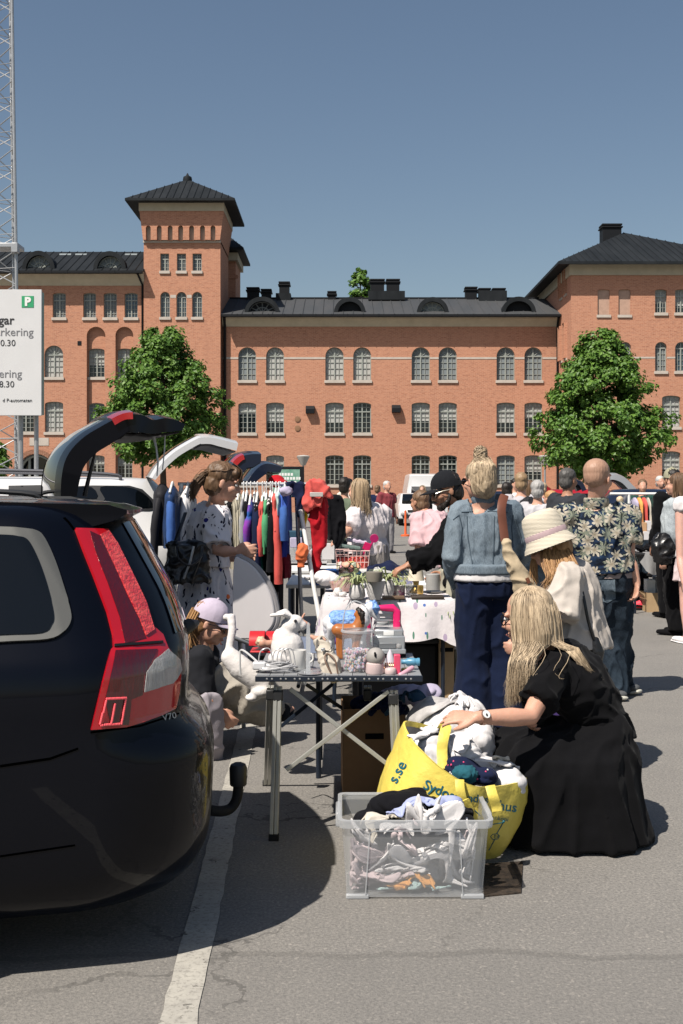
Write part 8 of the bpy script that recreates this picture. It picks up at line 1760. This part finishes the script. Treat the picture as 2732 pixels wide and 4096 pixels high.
ob('bowl', 'large cream bowl in front of the plate stack', 'bowl', 1312, 2180, [(1,0),(22,0),(38,26),(44,44),(41,44),(1,10)], mat('cream_bowl', (.55,.5,.42), .4), z=.80)
rag('toy', 'orange toy lying right of the cream bowl', 'toy', [(1338,2148,11.3,.035,.03,.03)], FAB['orange'], amp=.004)
table('grey folding table with black legs behind the rack', -1.0, -.15, 11.6, 12.4, .745, mat('grey_tabletop', (.42,.41,.4), .6), r=.018)
for i, (px, y0, y1, w_, m, lb) in enumerate([(1172,2190,2255,52,CLEARP,'clear plastic tray on the grey table'),(1190,2150,2192,60,FAB['lilac'],'mauve box on the clear tray'),(1178,2125,2152,60,FAB['denimblue'],'blue bundle on top of the mauve box'),(1225,2200,2255,44,FAB['palepink'],'pale pink box right of the clear tray')]):
    mb = MB(); a, b = P(px-w_/2,y1,11.8), P(px+w_/2,y0,11.8); mb.b2((a.x,11.8+i*.01,a.z),(b.x,12.1,b.z)); tag(mb.build(['tray','box','bundle','box'][i], m, bevel=.01), lb, ['tray','box','bundle','box'][i])
# ------------------------------------------------------------------ stalls on the right
t = table('sale table with grey cloth right of the floral shirt man', 3.55, 4.9, 13.9, 14.7, .745, PLAST)
cloth_over(3.72, 4.25, 13.86, 14.7, .752, (.26,.2,.2,.1), cloth('plain_grey_cloth', (.24,.24,.24), .1), 'plain grey cloth hanging over the right sale table')
rag('shoe', 'black shoes heaped on the right sale table', 'shoes', [(2560,2195,14.1,.07,.08,.035),(2600,2188,14.1,.08,.08,.05),(2630,2192,14.1,.05,.06,.04)], FAB['black'], amp=.02, freq=14)
r5 = random.Random(14); ORB = [mat('tan_carton', (.5,.3,.16), .7), mat('white_carton', (.6,.58,.58), .8), mat('orange_carton', (.55,.22,.08), .7)]
for k, (px, y, w_, h_) in enumerate([(2560,2160,28,30),(2590,2160,30,34),(2620,2160,24,30),(2575,2126,30,36),(2598,2124,22,40),(2560,2090,34,40),(2612,2128,18,26)]):
    mb = MB(); d = 14.5; a, b = P(px-w_/2,y,d), P(px+w_/2,y-h_,d); mb.b2((a.x,d+.01*k,a.z),(b.x,d+.16,b.z)); tag(mb.build('carton', ORB[k % 3], bevel=.004), ['lower left tan carton','lower middle white carton','lower right orange carton','middle tan carton','middle white carton','top orange carton','small tan carton at the right'][k]+' of the stack on the right sale table', 'carton', 'cartons stacked on the right sale table')
cardboard('light cardboard box on the asphalt at the right edge', G(2650,2450)+V((0,.2,0)), (.36,.35,.24), 0, True, mat('light_cardboard', (.42,.29,.16), .85), True)
for px, y0, y1, w_, m, lb in ((2605,2318,2385,34,WHT,'white carton standing in the light cardboard box'),(2640,2310,2375,36,mat('grey_carton', (.18,.19,.2), .7),'grey carton standing in the light cardboard box'),(2672,2305,2352,40,mat('pale_carton', (.5,.4,.33), .8),'pale carton tilted behind the grey carton')):
    mb = MB(); a, b = P(px-w_/2,y1,14.25), P(px+w_/2,y0,14.25); mb.b2((a.x,14.25,.05),(b.x,14.4,b.z)); tag(mb.build('carton', m, bevel=.004), lb, 'carton')
t = thing('shoe', 'bright red sneaker standing on the asphalt by the cardboard box', 'shoe', G(2545,2440)); c = worldloc(t)
mb = MB(); mb.tube([c+V((-.13,0,.04)), c+V((-.03,0,.055)), c+V((.06,0,.07)), c+V((.11,0,.08))], [(.04,.025),(.045,.04),(.045,.06),(.04,.06)], 14, side=V((0,1,0)), round_=True); b_ = blob('upper', mb, mat('red_mesh', (.7,.05,.08), .6), t, .008, 2); mb = MB(); mb.tube([c+V((-.15,0,.02)), c+V((0,0,.014)), c+V((.13,0,.02))], [(.045,.013),(.05,.014),(.045,.018)], 12, side=V((0,1,0)), round_=True); mb.build('sole', RUB, t); mb = MB(); mb.tube([c+V((-.1,-.045,.05)), c+V((0,-.052,.06)), c+V((.09,-.047,.05))], [.008,.012,.01], 8, round_=True); mb.build('stripe', BLACKC, t)
rag('blanket', 'black cloth heap behind the red sneaker under the table', 'cloth', [(2570,2380,14.6,.12,.15,.14),(2565,2320,14.7,.1,.12,.1)], FAB['black'], amp=.03)
RK2 = thing('clothes_rack', 'clothes rack with orange garments behind the right sale table', 'clothes rack', (P(2540,0,15.6).x,15.6,0))
for a, b in ((P(2440,1975,15.6),P(2680,1975,15.6)),(P(2516,1975,15.6),V((P(2516,0,15.6).x,15.6,0))),(P(2660,1975,15.6),V((P(2660,0,15.6).x,15.6,0)))): mb = MB(); mb.tube([a,b], .018, 8); mb.build('bar' if abs(a.z-b.z) < .1 else 'pole', WHT, RK2)
for px, w_, yb_, m, lb in ((2538,18,2110,FAB['lilac'],'lilac garment at the left of the right rack'),(2556,24,2140,FAB['orange'],'orange garment on the right rack'),(2574,20,2150,FAB['coral'],'coral red garment on the right rack'),(2590,10,2150,FAB['cream'],'cream scalloped garment on the right rack'),(2612,20,2120,FAB['greygreen'],'dark green garment on the right rack'),(2630,16,2140,FAB['cream'],'pale yellow long garment on the right rack')):
    garment(lb, px, 1990, yb_, w_, m, 15.6, .18, group='clothes on the right rack', hang=False)
# parked cars far behind
for (x, y, deg, p_, lb) in ((9.2,33.5,176,WHITEP,'white parked car far right behind the crowd'),(13.,36.,176,GREYP,'silver parked car at the far right behind the crowd'),(4.2,38.,176,BLUEP,'dark parked car far behind the denim jacket woman'),(-3.2,24.,13,GREYP,'silver parked car beyond the open tailgates'),(-3.6,29.,13,WHITEP,'white parked car far beyond the open tailgates')):
    car = Car((x,y), deg, 1.02); c = thing('parked_car', lb, 'car', (x,y,0), 'cars parked across the yard'); car.shell().build('body', p_, c, smooth=60); car.band(1.05,1.38,2,13,.006,6).build('side_window', CGL, c); car.band(1.05,1.38,46,57,.006,6).build('side_window', CGL, c); car.band(1.06,1.37,24,38,.006,6).build('rear_window', CGL, c)
    for u, v in ((-.98,-.79),(-.98,.79),(-3.7,-.79),(-3.7,.79)): wheel(None, car, u, v, c)
for args in (('man in pale shirt and cap standing far off left of the van', 1395, 24, 190, 1.76, FAB['cream'], JEAN, DKHAIR), ('woman in navy top far off behind the white blouse woman', 1510, 31, 30, 1.66, FAB['navy'], JEAN, BROWN), ('man in white tee far behind the hooded boy', 2060, 24, 160, 1.76, WHITEC, JEAN, DKHAIR), ('woman in red top far behind the grey haired person', 2172, 22, 10, 1.66, FAB['darkred'], BLACKC, BLOND), ('person in green top beyond the floral shirt man\'s arm', 2570, 20, 190, 1.7, FAB['greygreen'], JEAN, BROWN), ('tall man in black far behind the right clothes rack', 2640, 23, 170, 1.8, BLACKC, JEAN, GREYH), ('child in pale blue top far behind the right rack', 2480, 21, 20, 1.4, FAB['mint'], JEAN, BLOND)):
    far(*args)
